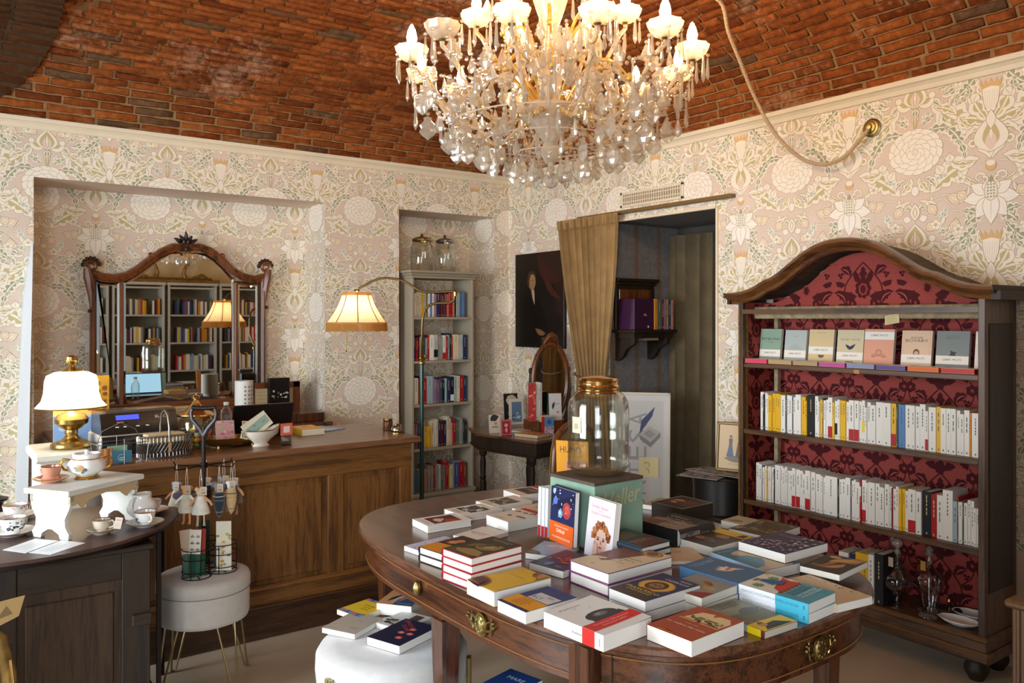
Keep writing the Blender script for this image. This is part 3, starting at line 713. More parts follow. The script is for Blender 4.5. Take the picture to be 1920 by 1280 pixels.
# side stiles with scrolled tops
for sx,xs,us in((-1,mp(173,600)[0],170),(1,mp(491,600)[0],488)):
 mb=MB();zt=mp(us,520)[1]
 mb.box((xs-.018,YM-.045,1.0),(xs+.018,YM+.01,zt),b=.008);mb.box((xs-.008,YM-.055,1.06),(xs+.008,YM-.04,zt-.1),b=.004)
 mb.tube([(xs+sx*.002,YM-.03,zt-.22),(xs+sx*.012,YM-.034,zt-.1),(xs+sx*.026,YM-.038,zt),(xs+sx*.035,YM-.04,zt+.06)],[.014,.024,.034,.026],8)
 q=[(xs+sx*(.012+.040*math.cos(t)*(1-t/9)),YM-.045,zt+.070+.042*math.sin(t)*(1-t/9))for t in[i*.5 for i in range(14)]]
 mb.tube(q,[.020-.0011*i for i in range(14)],8)
 part(mb,'scrolled_stile',W_wal,mr)
 mb=MB()
 for k in range(7):
  an=math.radians(20+k*25);cx_,cz_=xs+sx*.012,zt+.072
  mb.sphere((cx_+math.cos(an)*.052,YM-.045,cz_+math.sin(an)*.054),.013,6,5,sz=1.3)
 part(mb,'carved_leaf',W_dark,mr)
 mb=MB();mb.sphere((xs+sx*.022,YM-.04,zt-.225),.013,8,5);part(mb,'carved_bud',W_dark,mr)
for xm in(mp(227,600)[0],mp(441.5,600)[0]):
 mb=MB();mb.box((xm-.013,YM-.03,1.0),(xm+.013,YM+.01,mp(0+300,520)[1]-.02),b=.006);part(mb,'mullion',W_wal,mr)
mb=MB();mb.box((xl0-.05,YM-.05,.886),(xr1+.05,YM+.012,.965),b=.01);mb.box((xl0-.055,YM-.06,.955),(xr1+.055,YM-.0,.985),b=.01);mb.box((xl0-.04,YM-.035,.98),(xr1+.04,YM+.01,1.04),b=.008);part(mb,'base_rail',wood('mirror_base','#4a2410','#7a4420','X',.3),mr)
cx_,cz_=mp(345,455);mb=MB()
for k,(dx,dz,an,ln)in enumerate(((0,.035,90,.052),(-.022,.026,122,.04),(.022,.026,58,.04),(-.046,.016,150,.038),(.046,.016,30,.038),(-.012,.002,100,.03),(.012,.002,80,.03),(0,-.03,-90,.035))):
 a_=math.radians(an);pts=[(cx_+dx+math.cos(a_)*ln*t,YM-.05-.012*math.sin(t*PI),cz_+dz+math.sin(a_)*ln*t-.01)for t in(-.6,-.2,.2,.6,1)]
 mb.tube(pts,[.006,.014,.015,.010,.003],6)
part(mb,'carved_crest',W_dark,mr)
for u,v in((281,480),(412,481)):
 x_,z_=mp(u,v);mb=MB();sg=-1 if u<345 else 1
 mb.tube([(x_+sg*(.008-.020*math.cos(t))*(1-t/8),YM-.045,z_+.02*math.sin(t)*(1-t/8))for t in[i*.6 for i in range(9)]],.008,6);part(mb,'carved_scroll',W_wal,mr)
# ---- grey-beige bookcase in the small niche
GX0,GX1,GY0,GY1=3.105,3.685,5.655,5.955;GZ=[.236,.588,.94,1.287,1.637]
gb_=thing('grey_bookcase','tall narrow beige-grey bookcase with five filled shelves in the niche','bookcase',((GX0+GX1)/2,GY0,0))
for x in(GX0,GX1-.02):
 mb=MB();mb.box((x,GY0,.0),(x+.02,GY1,1.965),b=.002);part(mb,'side',M_gbook,gb_)
for z in GZ:mb=MB();mb.box((GX0+.02,GY0+.003,z-.02),(GX1-.02,GY1,z),b=.002);part(mb,'shelf',M_gbook,gb_)
mb=MB();mb.box((GX0-.012,GY0-.012,1.945),(GX1+.012,GY1,1.965),b=.004);mb.box((GX0-.03,GY0-.03,1.965),(GX1+.03,GY1,1.985),b=.008);mb.box((GX0-.045,GY0-.045,1.985),(GX1+.045,GY1,2.006),b=.006);part(mb,'top_moulding',M_gbook,gb_)
pl=[(GX0,.205),(GX0,0),(GX0+.06,0),(GX0+.065,.06),(GX0+.085,.115),(GX0+.13,.128),(GX0+.2,.118),(GX0+.29,.150),(GX1-.2,.118),(GX1-.13,.128),(GX1-.085,.115),(GX1-.065,.06),(GX1-.06,0),(GX1,0),(GX1,.205)]
mb=MB();mb.prism(pl,GY0-.006,GY0+.014,'Y');mb.box((GX0-.014,GY0-.02,.205),(GX1+.014,GY0+.02,.236),b=.006);part(mb,'scalloped_plinth',M_gbook,gb_,0)
# ---- large open bookcase with arched top, lined in red damask
BX,BY0,BY1,BXW=3.79,1.69,3.035,4.095;BZ=[.215,.593,.995,1.372];BTOP=1.735
rb_=thing('red_lined_bookcase','large old walnut bookcase with arched top and red damask lining','bookcase',(BX,(BY0+BY1)/2,0))
for y0,y1 in((BY0,BY0+.032),(BY1-.03,BY1)):
 mb=MB();mb.box((BX,y0,.10),(BXW,y1,BTOP-.02),b=.003);part(mb,'side',W_book,rb_)
mb=MB();mb.box((BX+.03,BY0-.004,.4),(BXW-.04,BY0+.01,1.6),b=.004);part(mb,'side_panel',W_dark,rb_)
for z in BZ[1:]:mb=MB();mb.box((BX+.008,BY0+.032,z-.028),(BXW-.02,BY1-.03,z),b=.004);part(mb,'shelf',W_book_h,rb_)
mb=MB();mb.box((BX-.012,BY0-.012,.145),(BXW,BY1+.012,BZ[0]),b=.006);mb.box((BX-.03,BY0-.03,.10),(BXW,BY1+.03,.15),b=.012);mb.box((BX-.02,BY0-.02,.19),(BX+.1,BY1+.02,.212),b=.008);part(mb,'base_moulding',W_book_h,rb_)
for y in(BY0+.06,BY1-.06):
 for x in(BX+.05,BXW-.06):mb=MB();mb.lathe([(0,0),(.03,0),(.034,.01),(.05,.035),(.052,.055),(.04,.085),(.045,.1),(0,.1)],14,(x,y,0));part(mb,'bun_foot',W_dark,rb_)
yc=(BY0+BY1)/2;hwB=(BY1-BY0)/2+.055
def arch_z(s):
 t=abs(s)
 key=[(0,.262),(.10,.258),(.2,.24),(.3,.205),(.4,.158),(.5,.108),(.58,.078),(.64,.068),(.67,.055),(.74,.030),(.82,.012),(.9,.004),(1,0)]
 for(a,za),(b,zb)in zip(key,key[1:]):
  if a<=t<=b:return za+(zb-za)*(t-a)/(b-a)
NSG=48;ss=[-1+2*i/NSG for i in range(NSG+1)]
profB=[(-.058,.0),(-.060,.012),(-.048,.020),(-.040,.034),(-.020,.048),(-.012,.058),(.0,.058),(.0,-.0)]
# cornice moulding following the arch, then the boarded roof behind it
mb=MB();n=8;pf=[(-.012,-.030),(-.020,-.012),(-.040,.0),(-.058,.012),(-.062,.026),(-.045,.034),(.02,.034),(.02,-.030)]
vv=[(BX+dx,yc+s*hwB,BTOP+arch_z(s)+dz)for s in ss for dx,dz in pf]
mb.add(vv,[(i*n+k,i*n+(k+1)%n,(i+1)*n+(k+1)%n,(i+1)*n+k)for i in range(NSG)for k in range(n)]+[tuple(range(n)),tuple(range(NSG*n,NSG*n+n))]);part(mb,'arched_cornice',wood('cornice_walnut','#4a2a14','#7a4c26','Y',.32,1,.3),rb_)
mb=MB();vv=[]
for s in ss:vv+=[(BX+.0,yc+s*(hwB-.01),BTOP+arch_z(s)+.030),(BXW,yc+s*(hwB-.01),BTOP+arch_z(s)*.92+.022),(BXW,yc+s*(hwB-.01),BTOP+arch_z(s)*.92),(BX,yc+s*(hwB-.01),BTOP+arch_z(s)+.0)]
mb.add(vv,[(i*4+k,i*4+(k+1)%4,i*4+4+(k+1)%4,i*4+4+k)for i in range(NSG)for k in range(4)]+[(0,1,2,3),tuple(NSG*4+k for k in range(4))]);part(mb,'roof_boards',wood('dusty_roof_board','#3c3022','#5e4c36','X',.8,1,0,.4),rb_)
for sg in(-1,1):
 ye=yc+sg*hwB
 mb=MB();mb.box((BX-.06,ye-.004 if sg>0 else ye-.004,BTOP+.005),(BXW,ye+.004,BTOP+.034),b=.002);mb.box((BX-.03,ye-.02,BTOP-.03),(BXW,ye+.0 if sg>0 else ye+.02,BTOP+.01));part(mb,'cornice_return',W_dark,rb_)
# damask lining on the back, with print
DM,DK,DL='#96382f','#4a0f14','#ae5a4a'
M_dam=plain('damask_ground',DM,.75,var=.06,scale=60)
mb=MB();mb.box((BXW-.022,BY0+.03,BZ[0]),(BXW-.012,BY1-.03,BTOP+.01));part(mb,'damask_back',M_dam,rb_)
gable=[(yc+s*(hwB-.09),BTOP+arch_z(s)-.03)for s in ss if abs(s)<.97];gable=[(gable[0][0],BTOP-.06)]+[g for g in gable]+[(gable[-1][0],BTOP-.06)]
mb=MB();mb.prism(gable,BX+.16,BX+.17,'X');part(mb,'damask_gable',M_dam,rb_,0)
for y in(BY0+.033,BY1-.034):mb=MB();mb.box((BX+.03,y,BZ[0]),(BXW-.02,y+.003,BTOP-.02));part(mb,'damask_side',M_dam,rb_)
def dam_tile():
 L=[]
 for sg in(1,-1):
  X=lambda p:(p[0]*sg,p[1])
  def b(p0,p1,w,bd,lobes=0,c=DK,dp=.32):L.append((blade(X(p0),X(p1),w,bd*sg,lobes=lobes,depth=dp),c))
  L.append((stroke(smooth([X(q)for q in((.0,.0),(.06,.05),(.11,.13),(.10,.21),(.05,.27),(.0,.32))]),.007),DK));L.append((stroke(smooth([X(q)for q in((.10,.21),(.15,.25),(.165,.31),(.14,.36))]),.006),DK))
  b((.02,.01),(.10,.055),.062,.5,3);b((.06,.05),(.155,.085),.058,.35,3);b((.095,.10),(.165,.165),.055,.45,3);b((.105,.17),(.035,.145),.05,.35,3);b((.10,.21),(.155,.225),.036,-.4,2)
  b((.07,.25),(.13,.29),.05,.4,3);b((.04,.275),(.015,.215),.040,.3,2);b((.13,.35),(.085,.395),.042,-.3,2);b((.02,.33),(.075,.355),.045,.45,3);b((.0,.37),(.045,.42),.03,.3)
  L.append((disc(X((.152,.315)),.026,.024,scallop=6,amp=.22),DK));L.append((disc(X((.152,.315)),.009,n=8),DM));L.append((disc(X((.06,.105)),.020,.024,scallop=5,amp=.2),DK));L.append((disc(X((.06,.105)),.007,.009,n=8),DM))
  for c in((.125,.245),(.135,.258),(.118,.262),(.03,.075),(.022,.09),(.14,.06),(.15,.05)):L.append((disc(X(c),.0085,n=8),DK))
  L.append((blade(X((.025,.012)),X((.092,.05)),.006,.5*sg),DL));L.append((blade(X((.065,.052)),X((.148,.083)),.006,.35*sg),DL));L.append((blade(X((.098,.105)),X((.16,.16)),.006,.45*sg),DL));L.append((blade(X((.075,.252)),X((.125,.288)),.006,.4*sg),DL))
 L.append((disc((0,.185),.038,.046,scallop=9,amp=.2),DK));L.append((disc((0,.18),.022,.028,scallop=7,amp=.2),DM));L.append((disc((0,.18),.014,.02,scallop=5,amp=.2),DK));L.append((blade((0,.22),(0,.30),.045,0,lobes=3,depth=.4),DK));L.append((disc((0,.0),.032,.028,scallop=7,amp=.22),DK));L.append((disc((0,.0),.014,n=10),DM));L.append((disc((0,.345),.022,.03,scallop=5,amp=.25),DK))
 return L
DT=dam_tile();DW,DH=.335,.42
def damask(parent,clip,place,y0,z0):
 mb=MB();mb.flatprint=True;a0,a1,b0,b1=clip
 for i in range(int((a0-y0)/DW)-1,int((a1-y0)/DW)+2):
  for j in range(int((b0-z0)/DH)-2,int((b1-z0)/DH)+2):
   for q,(poly,c)in enumerate(DT):
    pts=clip_rect([(y0+i*DW+x,z0+j*DH+y)for x,y in poly],a0,a1 and b0,a1,b1)if False else clip_rect([(y0+i*DW+x,z0+j*DH+y)for x,y in poly],a0,b0,a1,b1)
    if pts:mb.add([place(x,y,.0003+q*4e-6)for x,y in pts],[tuple(range(len(pts)))],0,c)
 return mb
mb=damask(rb_,(BY0+.032,BY1-.03,BZ[0],BTOP),lambda a,b,h:(BXW-.022-h,a,b),yc,.12);part(mb,'damask_print',M_print,rb_,0).__setitem__('kind','stuff')
gtop=lambda y:BTOP+arch_z(max(-1,min(1,(y-yc)/hwB)))-.035
mb=MB();mb.flatprint=True
for j in range(3):
 for i in range(-2,3):
  for q,(poly,c)in enumerate(DT):
   pts=[(yc+i*DW+x,BTOP-.14+j*DH+y)for x,y in poly]
   if all(p[1]<gtop(p[0])and abs(p[0]-yc)<hwB*.93 for p in pts):
    pts=clip_rect(pts,yc-hwB,BTOP-.058,yc+hwB,BTOP+.3)
    if pts:mb.add([(BX+.16-.0003-q*4e-6,y,z)for y,z in pts],[tuple(range(len(pts)))],0,c)
part(mb,'damask_print',M_print,rb_,0).__setitem__('kind','stuff')
for yy,sg in((BY1-.034,-1),):
 mb=damask(rb_,(BX+.032,BXW-.022,BZ[0],BTOP-.03),lambda a,b,h:(a,yy-h,b),BX+.12,.12);part(mb,'damask_print',M_print,rb_,0).__setitem__('kind','stuff')
M_worn=plain('worn_cream_batten','#a08e6c',.7,var=.35,scale=25)
mb=MB();mb.box((BX+.10,BY0+.032,1.622),(BX+.13,BY1-.03,1.690),b=.006);mb.box((BX+.09,BY0+.032,1.645),(BX+.11,BY1-.03,1.665),b=.005);part(mb,'worn_batten',M_worn,rb_)
mb=MB();mb.box((BX+.0,BY0+.03,BTOP-.085),(BX+.10,BY1-.03,BTOP-.06));part(mb,'top_board',W_book_h,rb_)
for y in(BY1-.105,):
 mb=MB();mb.box((BX+.22,y,BZ[0]),(BX+.25,y+.025,1.63),b=.003);part(mb,'inner_post',M_worn,rb_)
mb=MB();mb.box((BX-.002,BY1-.012,.25),(BX+.012,BY1-.002,1.70));mb.box((BX+.03,BY1-.036,.25),(BX+.045,BY1-.03,1.70));part(mb,'gilt_edge',plain('worn_gilt_edge','#7a5a20',.6,.3,var=.4,scale=30),rb_)
# ---- round-ended mahogany table heaped with books
TX,TY,TZ=2.0,2.33,.78
tb=thing('book_table','round-ended mahogany table with brass handles heaped with books','table',(TX,TY,0))
def oval(k,n=72,e=3.2,ax=.655,ay=1.0):
 out=[]
 for i in range(n):
  a=2*PI*i/n;c,s_=math.cos(a),math.sin(a);out.append((TX+(ax+k)*math.copysign(abs(c)**(2/e),c),TY+(ay+k)*math.copysign(abs(s_)**(2/e),s_)))
 return out
mb=MB();mb.prism(oval(0),TZ-.026,TZ,'Z',chamfer=.006);part(mb,'table_top',W_mahtop,tb)
mb=MB();mb.prism(oval(-.012),TZ-.036,TZ-.026,'Z');part(mb,'top_edge_moulding',W_mah,tb)
o0,o1=oval(-.032),oval(-.055);n=len(o0);mb=MB()
mb.add([(x,y,TZ-.036)for x,y in o0]+[(x,y,.635)for x,y in o0]+[(x,y,.635)for x,y in o1]+[(x,y,TZ-.036)for x,y in o1],[(q*n+i,q*n+(i+1)%n,(q+1)*n+(i+1)%n,(q+1)*n+i)for q in range(3)for i in range(n)]);part(mb,'apron',W_mah,tb)
inl=plain('pale_inlay','#8a5a30',.35)
for z in(.652,.728):
 oo=oval(-.0305);mb=MB();mb.tube([(x,y,z)for x,y in oo],.0022,5,closed=True,caps=False);part(mb,'inlay_line',inl,tb)
def onap(ang_y=None,u=None,v=None,z=.69):
 """nearest apron point to a sighted one, with its outward normal"""
 p=on_z(u,v,z);oo=oval(-.032,400);q=min(range(400),key=lambda i:(oo[i][0]-p.x)**2+(oo[i][1]-p.y)**2)
 t=Vector((oo[(q+3)%400][0]-oo[q-3][0],oo[(q+3)%400][1]-oo[q-3][1],0)).normalized();return Vector((oo[q][0],oo[q][1],z)),Vector((t.y,-t.x,0))
def handle(u,v,z):
 p,nn=onap(u=u,v=v,z=z);X=Vector((-nn.y,nn.x,0));M=Matrix((X,Vector((0,0,1)),nn)).transposed().to_4x4();M.translation=p
 mb=MB(M);mb.lathe([(0,.002),(.030,.002),(.034,.006),(.033,.011),(.027,.010),(.025,.014),(.012,.019),(0,.021)],24,ruffle=lambda a,r,z:.03*math.cos(12*a)if.02<r<.032 else 0,sx=.86,sy=1.1)
 for k in range(8):a=k*PI/4;mb.sphere((.0165*math.cos(a),.020*math.sin(a),.014),.0062,6,4)
 part(mb,'handle_rosette',M_pull,tb)
 for sg in(-1,1):
  mb=MB(M);mb.tube([(sg*.028,.012,.006),(sg*.046,.022,.008),(sg*.060,.020,.008)],[.005,.004,.003],6);mb.tube([(sg*.028,-.012,.006),(sg*.048,-.006,.01),(sg*.066,.010,.01)],[.005,.004,.003],6);mb.tube([(sg*.050,.028,.006),(sg*.052,.0,.008),(sg*.044,-.022,.006)],.003,6);mb.sphere((sg*.068,.010,.01),.006,6,5);mb.sphere((sg*.064,.021,.008),.005,6,5);part(mb,'handle_wing',M_pull,tb)
handle(893,1174,.69);handle(1553,1228,.69)
p,nn=onap(u=1106,v=1256,z=.685)
M=Matrix((Vector((-nn.y,nn.x,0)),Vector((0,0,1)),nn)).transposed().to_4x4();M.translation=p
mb=MB(M);mb.lathe([(0,.004),(.017,.004),(.019,.009),(.015,.008),(.013,.012),(0,.014)],18,sx=.8,sy=1.6);part(mb,'oval_boss',M_pull,tb)
for sg in(-1,1):
 mb=MB(M);mb.box((sg*.058-.0012,-.05,-.004),(sg*.058+.0012,.06,.0015));part(mb,'drawer_joint',W_dark,tb)
p2,n2=onap(u=797,v=1120,z=.70);mb=MB();mb.sphere(tuple(p2+n2*.012+Vector((0,.12,.0))),.016,10,6,sz=1.6);part(mb,'drop_handle',M_pull,tb)
for x,y in((1.425,2.36),(1.455,1.66),(2.545,1.66),(2.575,2.36),(1.64,3.20),(2.36,3.20)):
 mb=MB();v=[]
 for z,h in((0,.017),(.05,.019),(.052,.022),(.60,.036),(.615,.038),(.618,.030),(.632,.030),(.634,.040),(.75,.040)):v+=[(x-h,y-h,z),(x+h,y-h,z),(x+h,y+h,z),(x-h,y+h,z)]
 mb.add(v,[(4*k+i,4*k+(i+1)%4,4*k+4+(i+1)%4,4*k+4+i)for k in range(8)for i in range(4)]+[(3,2,1,0),(32,33,34,35)])
 lg=part(mb,'leg',W_mah_z,tb,20)
 mb=MB()
 for sg in(-1,1):mb.tube([(x-.0335-.0005,y+sg*.025,.58),(x-.0195,y+sg*.013,.12)],.0014,4);mb.tube([(x+sg*.025,y-.034,.58),(x+sg*.013,y-.0195,.12)],.0014,4)
 part(mb,'leg_inlay',inl,tb)
# ---- curtains
def velvet(name,c):
 t=NT(name);v=t.coords();f=t.noise(v,9,3,.6);l=lin(c)
 x=t.n('ValToRGB');x.color_ramp.elements[0].color=(*[q*.82 for q in l],1);x.color_ramp.elements[1].color=(*[min(1,q*1.12)for q in l],1);x.color_ramp.elements[0].position=.3;x.color_ramp.elements[1].position=.7
 t.l(f,x.inputs['Fac']);t.l(x.outputs['Color'],t.b.inputs['Base Color']);t.set(Roughness=.85);t.b.inputs['Sheen Weight'].default_value=.5;t.b.inputs['Sheen Roughness'].default_value=.4;t.b.inputs['Specular IOR Level'].default_value=.15
 return t.m
def curtain(mb,y_of,x_of,z_of,nf,amp,ns=140,nz=44,seed=1):
 rd=random.Random(seed);ph=[rd.uniform(-.8,.8)for _ in range(nf*2+4)];am=[rd.uniform(.6,1.15)for _ in range(nf*2+4)]
 v=[]
 for j in range(nz+1):
  t=j/nz
  for i in range(ns+1):
   s=i/ns;q=s*nf;k=int(q);fr=q-k
   wob=ph[k]*(1-fr)+ph[k+1]*fr;A_=am[k]*(1-fr)+am[k+1]*fr
   dx=amp(t)*A_*math.sin(2*PI*q+wob*t*1.6)
   v.append((x_of(t)+dx,y_of(s,t)+.35*amp(t)*math.cos(2*PI*q+wob),z_of(s,t)))
 f=[(j*(ns+1)+i,j*(ns+1)+i+1,(j+1)*(ns+1)+i+1,(j+1)*(ns+1)+i)for j in range(nz)for i in range(ns)]
 mb.add(v,f)
yA_,yB_=on_x(1046,415,4.03).y,on_x(1160,405,4.03).y
cur=thing('tan_curtain','tan velvet curtain tied back beside the papered doorway','curtain',(4.03,(yA_+yB_)/2,0))
def cyo(s,t):
 z=2.37-2.34*t
 far=yA_+(on_x(1082,705,4.03).y-yA_)*min(1,t/.50)**1.2;near=yB_+(on_x(1136,705,4.03).y-yB_)*min(1,t/.50)**1.6
 if t>.50:k=(t-.5)/.5;far+=.02*k;near-=.10*k
 return far+(near-far)*s
mb=MB();curtain(mb,cyo,lambda t:4.04,lambda s,t:2.372-.012*math.sin(s*40)*(1 if t==0 else 0)-2.34*t,9,lambda t:.040-.012*math.sin(PI*min(1,t*1.0)),seed=4)
part(mb,'velvet_drape',velvet('tan_velvet','#a8885a'),cur,60)
mb=MB();curtain(mb,lambda s,t:cyo(s,t*.03),lambda t:4.02,lambda s,t:2.385-.07*t,26,lambda t:.012,200,3,seed=9);part(mb,'gathered_heading',velvet('tan_velvet_heading','#a8885a'),cur,60)
tz=1.21;yt=[cyo(0,.5),cyo(1,.5)];mb=MB();mb.tube([(4.03-.045*math.sin(a),yt[0]+(yt[1]-yt[0])*(.5-.56*math.cos(a)),tz-.03*math.sin(a))for a in[i*PI/8 for i in range(9)]],.007,6);part(mb,'tie_cord',plain('tie_cord','#6b5638',.8),cur)
ra,rb2=on_x(1155,404,XB-.03),on_x(1374,366,XB-.03)
rl=MB();rl.box((XB-.05,rb2.y,2.378),(XB-.004,ra.y+.42,2.402),b=.003);tag(rl.build('curtain_rail',plain('rail_wood','#7a5e30',.5,var=.1)),'flat brown wooden curtain rail above the doorway','curtain rail')
c2=thing('grey_curtain','dark taupe velvet curtain hanging inside the doorway passage','curtain',(4.62,3.9,0))
def gyo(s,t):
 near,far=3.48,4.36
 far_=far+(.02 if t<.55 else.02+.30*((t-.55)/.45)**1.5*0)
 return far_+(near-far_)*s
mb=MB();curtain(mb,gyo,lambda t:4.67-.05*max(0,t-.6),lambda s,t:2.26-2.24*t,8,lambda t:.050+.012*t,seed=12);part(mb,'velvet_drape',velvet('taupe_velvet','#6a5c44'),c2,60)
# ---- dark portrait painting on the right wall
y1_,y0_=on_x(967,478,XB-.03).y,on_x(1058,470,XB-.03).y
pz0,pz1=1.385,2.165
pt=thing('portrait_painting','dark old oil painting of a seated man in black, on the papered wall','painting',(XB-.03,(y0_+y1_)/2,pz0))
mb=MB();mb.box((XB-.035,y0_,pz0),(XB-.004,y1_,pz1),b=.003);part(mb,'canvas',plain('dark_canvas','#14100c',.38,var=.3,scale=14),pt)
PW,PH=y1_-y0_,pz1-pz0;pr=Print()
pr.r(.01,.01,PW-.01,PH-.01,'#17110d')
pr.p([(.30,.78),(PW-.01,.78),(PW-.01,.2),(.56,.30),(.54,.5),(.46,.62)],'#2a1510').p(blade((.32,.76),(PW-.02,.55),.12,-.4),'#3a1a14').p(blade((.40,.62),(PW-.03,.40),.06,-.3),'#45201a')
pr.p([(.10,.02),(.08,.28),(.13,.42),(.22,.48),(.30,.42),(.40,.30),(.46,.10),(.46,.02)],'#0d0b0b').p([(.215,.50),(.245,.40),(.272,.35),(.272,.44),(.26,.5)],'#9c8d76').p([(.24,.48),(.252,.40),(.270,.36),(.264,.46)],'#b5a78e')
pr.p(disc((.235,.545),.052,.068,20),'#8a6544').p(disc((.242,.545),.040,.060,18),'#a27a54').p([(.18,.53),(.175,.60),(.21,.635),(.27,.63),(.292,.59),(.27,.60),(.22,.605),(.20,.56),(.195,.52)],'#3f2d1d').p(disc((.225,.556),.008,.004,8),'#2d1c12').p(disc((.257,.556),.008,.004,8),'#2d1c12').p([(.243,.555),(.252,.53),(.243,.527)],'#7d5838').r(.232,.512,.256,.516,'#6a3a2c').p(blade((.185,.58),(.19,.50),.03,0),'#4b3522')
pr.p(blade((.28,.16),(.42,.12),.05,-.2),'#7a5638').p(blade((.31,.145),(.40,.10),.012,0),'#8f6a48').p(rect(.36,.02,.5,.09),'#3a1f16').p(rect(.37,.06,.5,.085),'#5a3a24')
mb=pr.to(MB(),lambda a,b,h:(XB-.035-h,y1_-a,pz0+b));part(mb,'painted_figure',printed('oil_paint',.30,.5),pt,0)
# ================================================================ chandelier, lamps, rope
CHX,CHY=2.25,2.83
M_cryst=glass_thin('crystal_drop','#fdf9f2',1.5,.26)
M_cup=glass_thin('crystal_cup','#fdf6ea',1.0,.45)
M_armglass=glass_thin('arm_glass','#fbf0d8',1.0,.55)
M_amber=plain('twisted_gold_glass','#d9a94e',.18,.35,var=.25,scale=60,spec=.8)
M_clear=glass_thin('clear_glass')
M_bulb=emit('candle_bulb_glow',(1.0,.70,.40),BULB)
M_candle=plain('ivory_candle_sleeve','#efe6cf',.5)
ch=thing('crystal_chandelier','large lit crystal chandelier with candle bulbs under the brick vault','chandelier',(CHX,CHY,2.2))
def cpart(mb,name,mat,parent=None,smooth=35,at=None,rz=0):
 o=mb.build(name,mat,None,smooth);o.parent=parent or ch
 if at is None and(parent is None):o.location=(0,0,-2.2)
 elif at is not None:o.location=(at[0],at[1],at[2]-(2.2 if parent is None else 0));o.rotation_euler=(0,0,rz)
 return o
def copy_part(src,at,rz,parent=None):
 o=src.copy();COL.objects.link(o);o.parent=parent or ch;o.location=(at[0],at[1],at[2]-(2.2 if parent is None else 0));o.rotation_euler=(0,0,rz);return o
# central stem, bowls and rings
mb=MB();mb.lathe([(0,2.30),(.02,2.31),(.05,2.36),(.03,2.40),(.07,2.46),(.10,2.50),(.06,2.54),(.035,2.60),(.05,2.66),(.07,2.74),(.04,2.82),(.03,2.90),(.06,2.98),(.08,3.04),(.04,3.08),(.03,3.2),(.02,3.45),(0,3.45)],16);cpart(mb,'stem',M_cup)
mb=MB();mb.lathe([(.02,2.47),(.12,2.50),(.17,2.545),(.165,2.55),(.11,2.515),(.02,2.49)],24,ruffle=lambda a,r,z:.05*math.cos(12*a)if r>.1 else 0);cpart(mb,'bowl',M_cup)
mb=MB();mb.lathe([(.012,3.45),(.07,3.5),(.075,3.53),(0,3.56)],16);mb.tube([(0,0,3.18),(0,0,3.5)],.012,6);cpart(mb,'ceiling_rod',M_brass)
for R_,z_ in((.30,2.40),(.45,2.465),(.16,2.35)):
 mb=MB();mb.tube([(R_*math.cos(a),R_*math.sin(a),z_)for a in[i*PI/20 for i in range(40)]],.0035,5,closed=True);cpart(mb,'hanging_ring',M_armglass)
# crystal shapes
def spear(ln,w):
 mb=MB();mb.lathe([(0,0),(w*.45,-.006),(w*.55,-ln*.25),(w,-ln*.78),(w*.8,-ln*.86),(0,-ln)],6);return mb
def almond(ln,w):
 mb=MB();mb.lathe([(0,0),(w*.25,-ln*.12),(w*.7,-ln*.45),(w,-ln*.68),(w*.75,-ln*.88),(0,-ln)],8,sy=.45);return mb
def plaque(ln,w):
 mb=MB();mb.lathe([(0,0),(w*.5,-ln*.08),(w*.45,-ln*.2),(w*.95,-ln*.38),(w*.8,-ln*.52),(w,-ln*.66),(w*.6,-ln*.84),(0,-ln)],10,sy=.28);return mb
def bead_on(mb,c,r):mb.lathe([(0,r),(r*.8,r*.5),(r,0),(r*.8,-r*.5),(0,-r)],6,c)
proto={}
def hang(kind,p,rz):
 mk={'spear':lambda:spear(.098,.0085),'spear_long':lambda:spear(.125,.010),'almond':lambda:almond(.085,.027),'plaque':lambda:plaque(.105,.038),'drop':lambda:almond(.065,.020)}[kind]
 if kind not in proto:
  mb=MB();bead_on(mb,(0,0,-.007),.0085)
  d=mk();d2=[(q.x,q.y,q.z-.016)for q in d.v];mb.add(d2,d.f);proto[kind]=cpart(mb,'crystal_pendant',M_cryst,None,0,p,rz)
 else:copy_part(proto[kind],p,rz)
rc=random.Random(5)
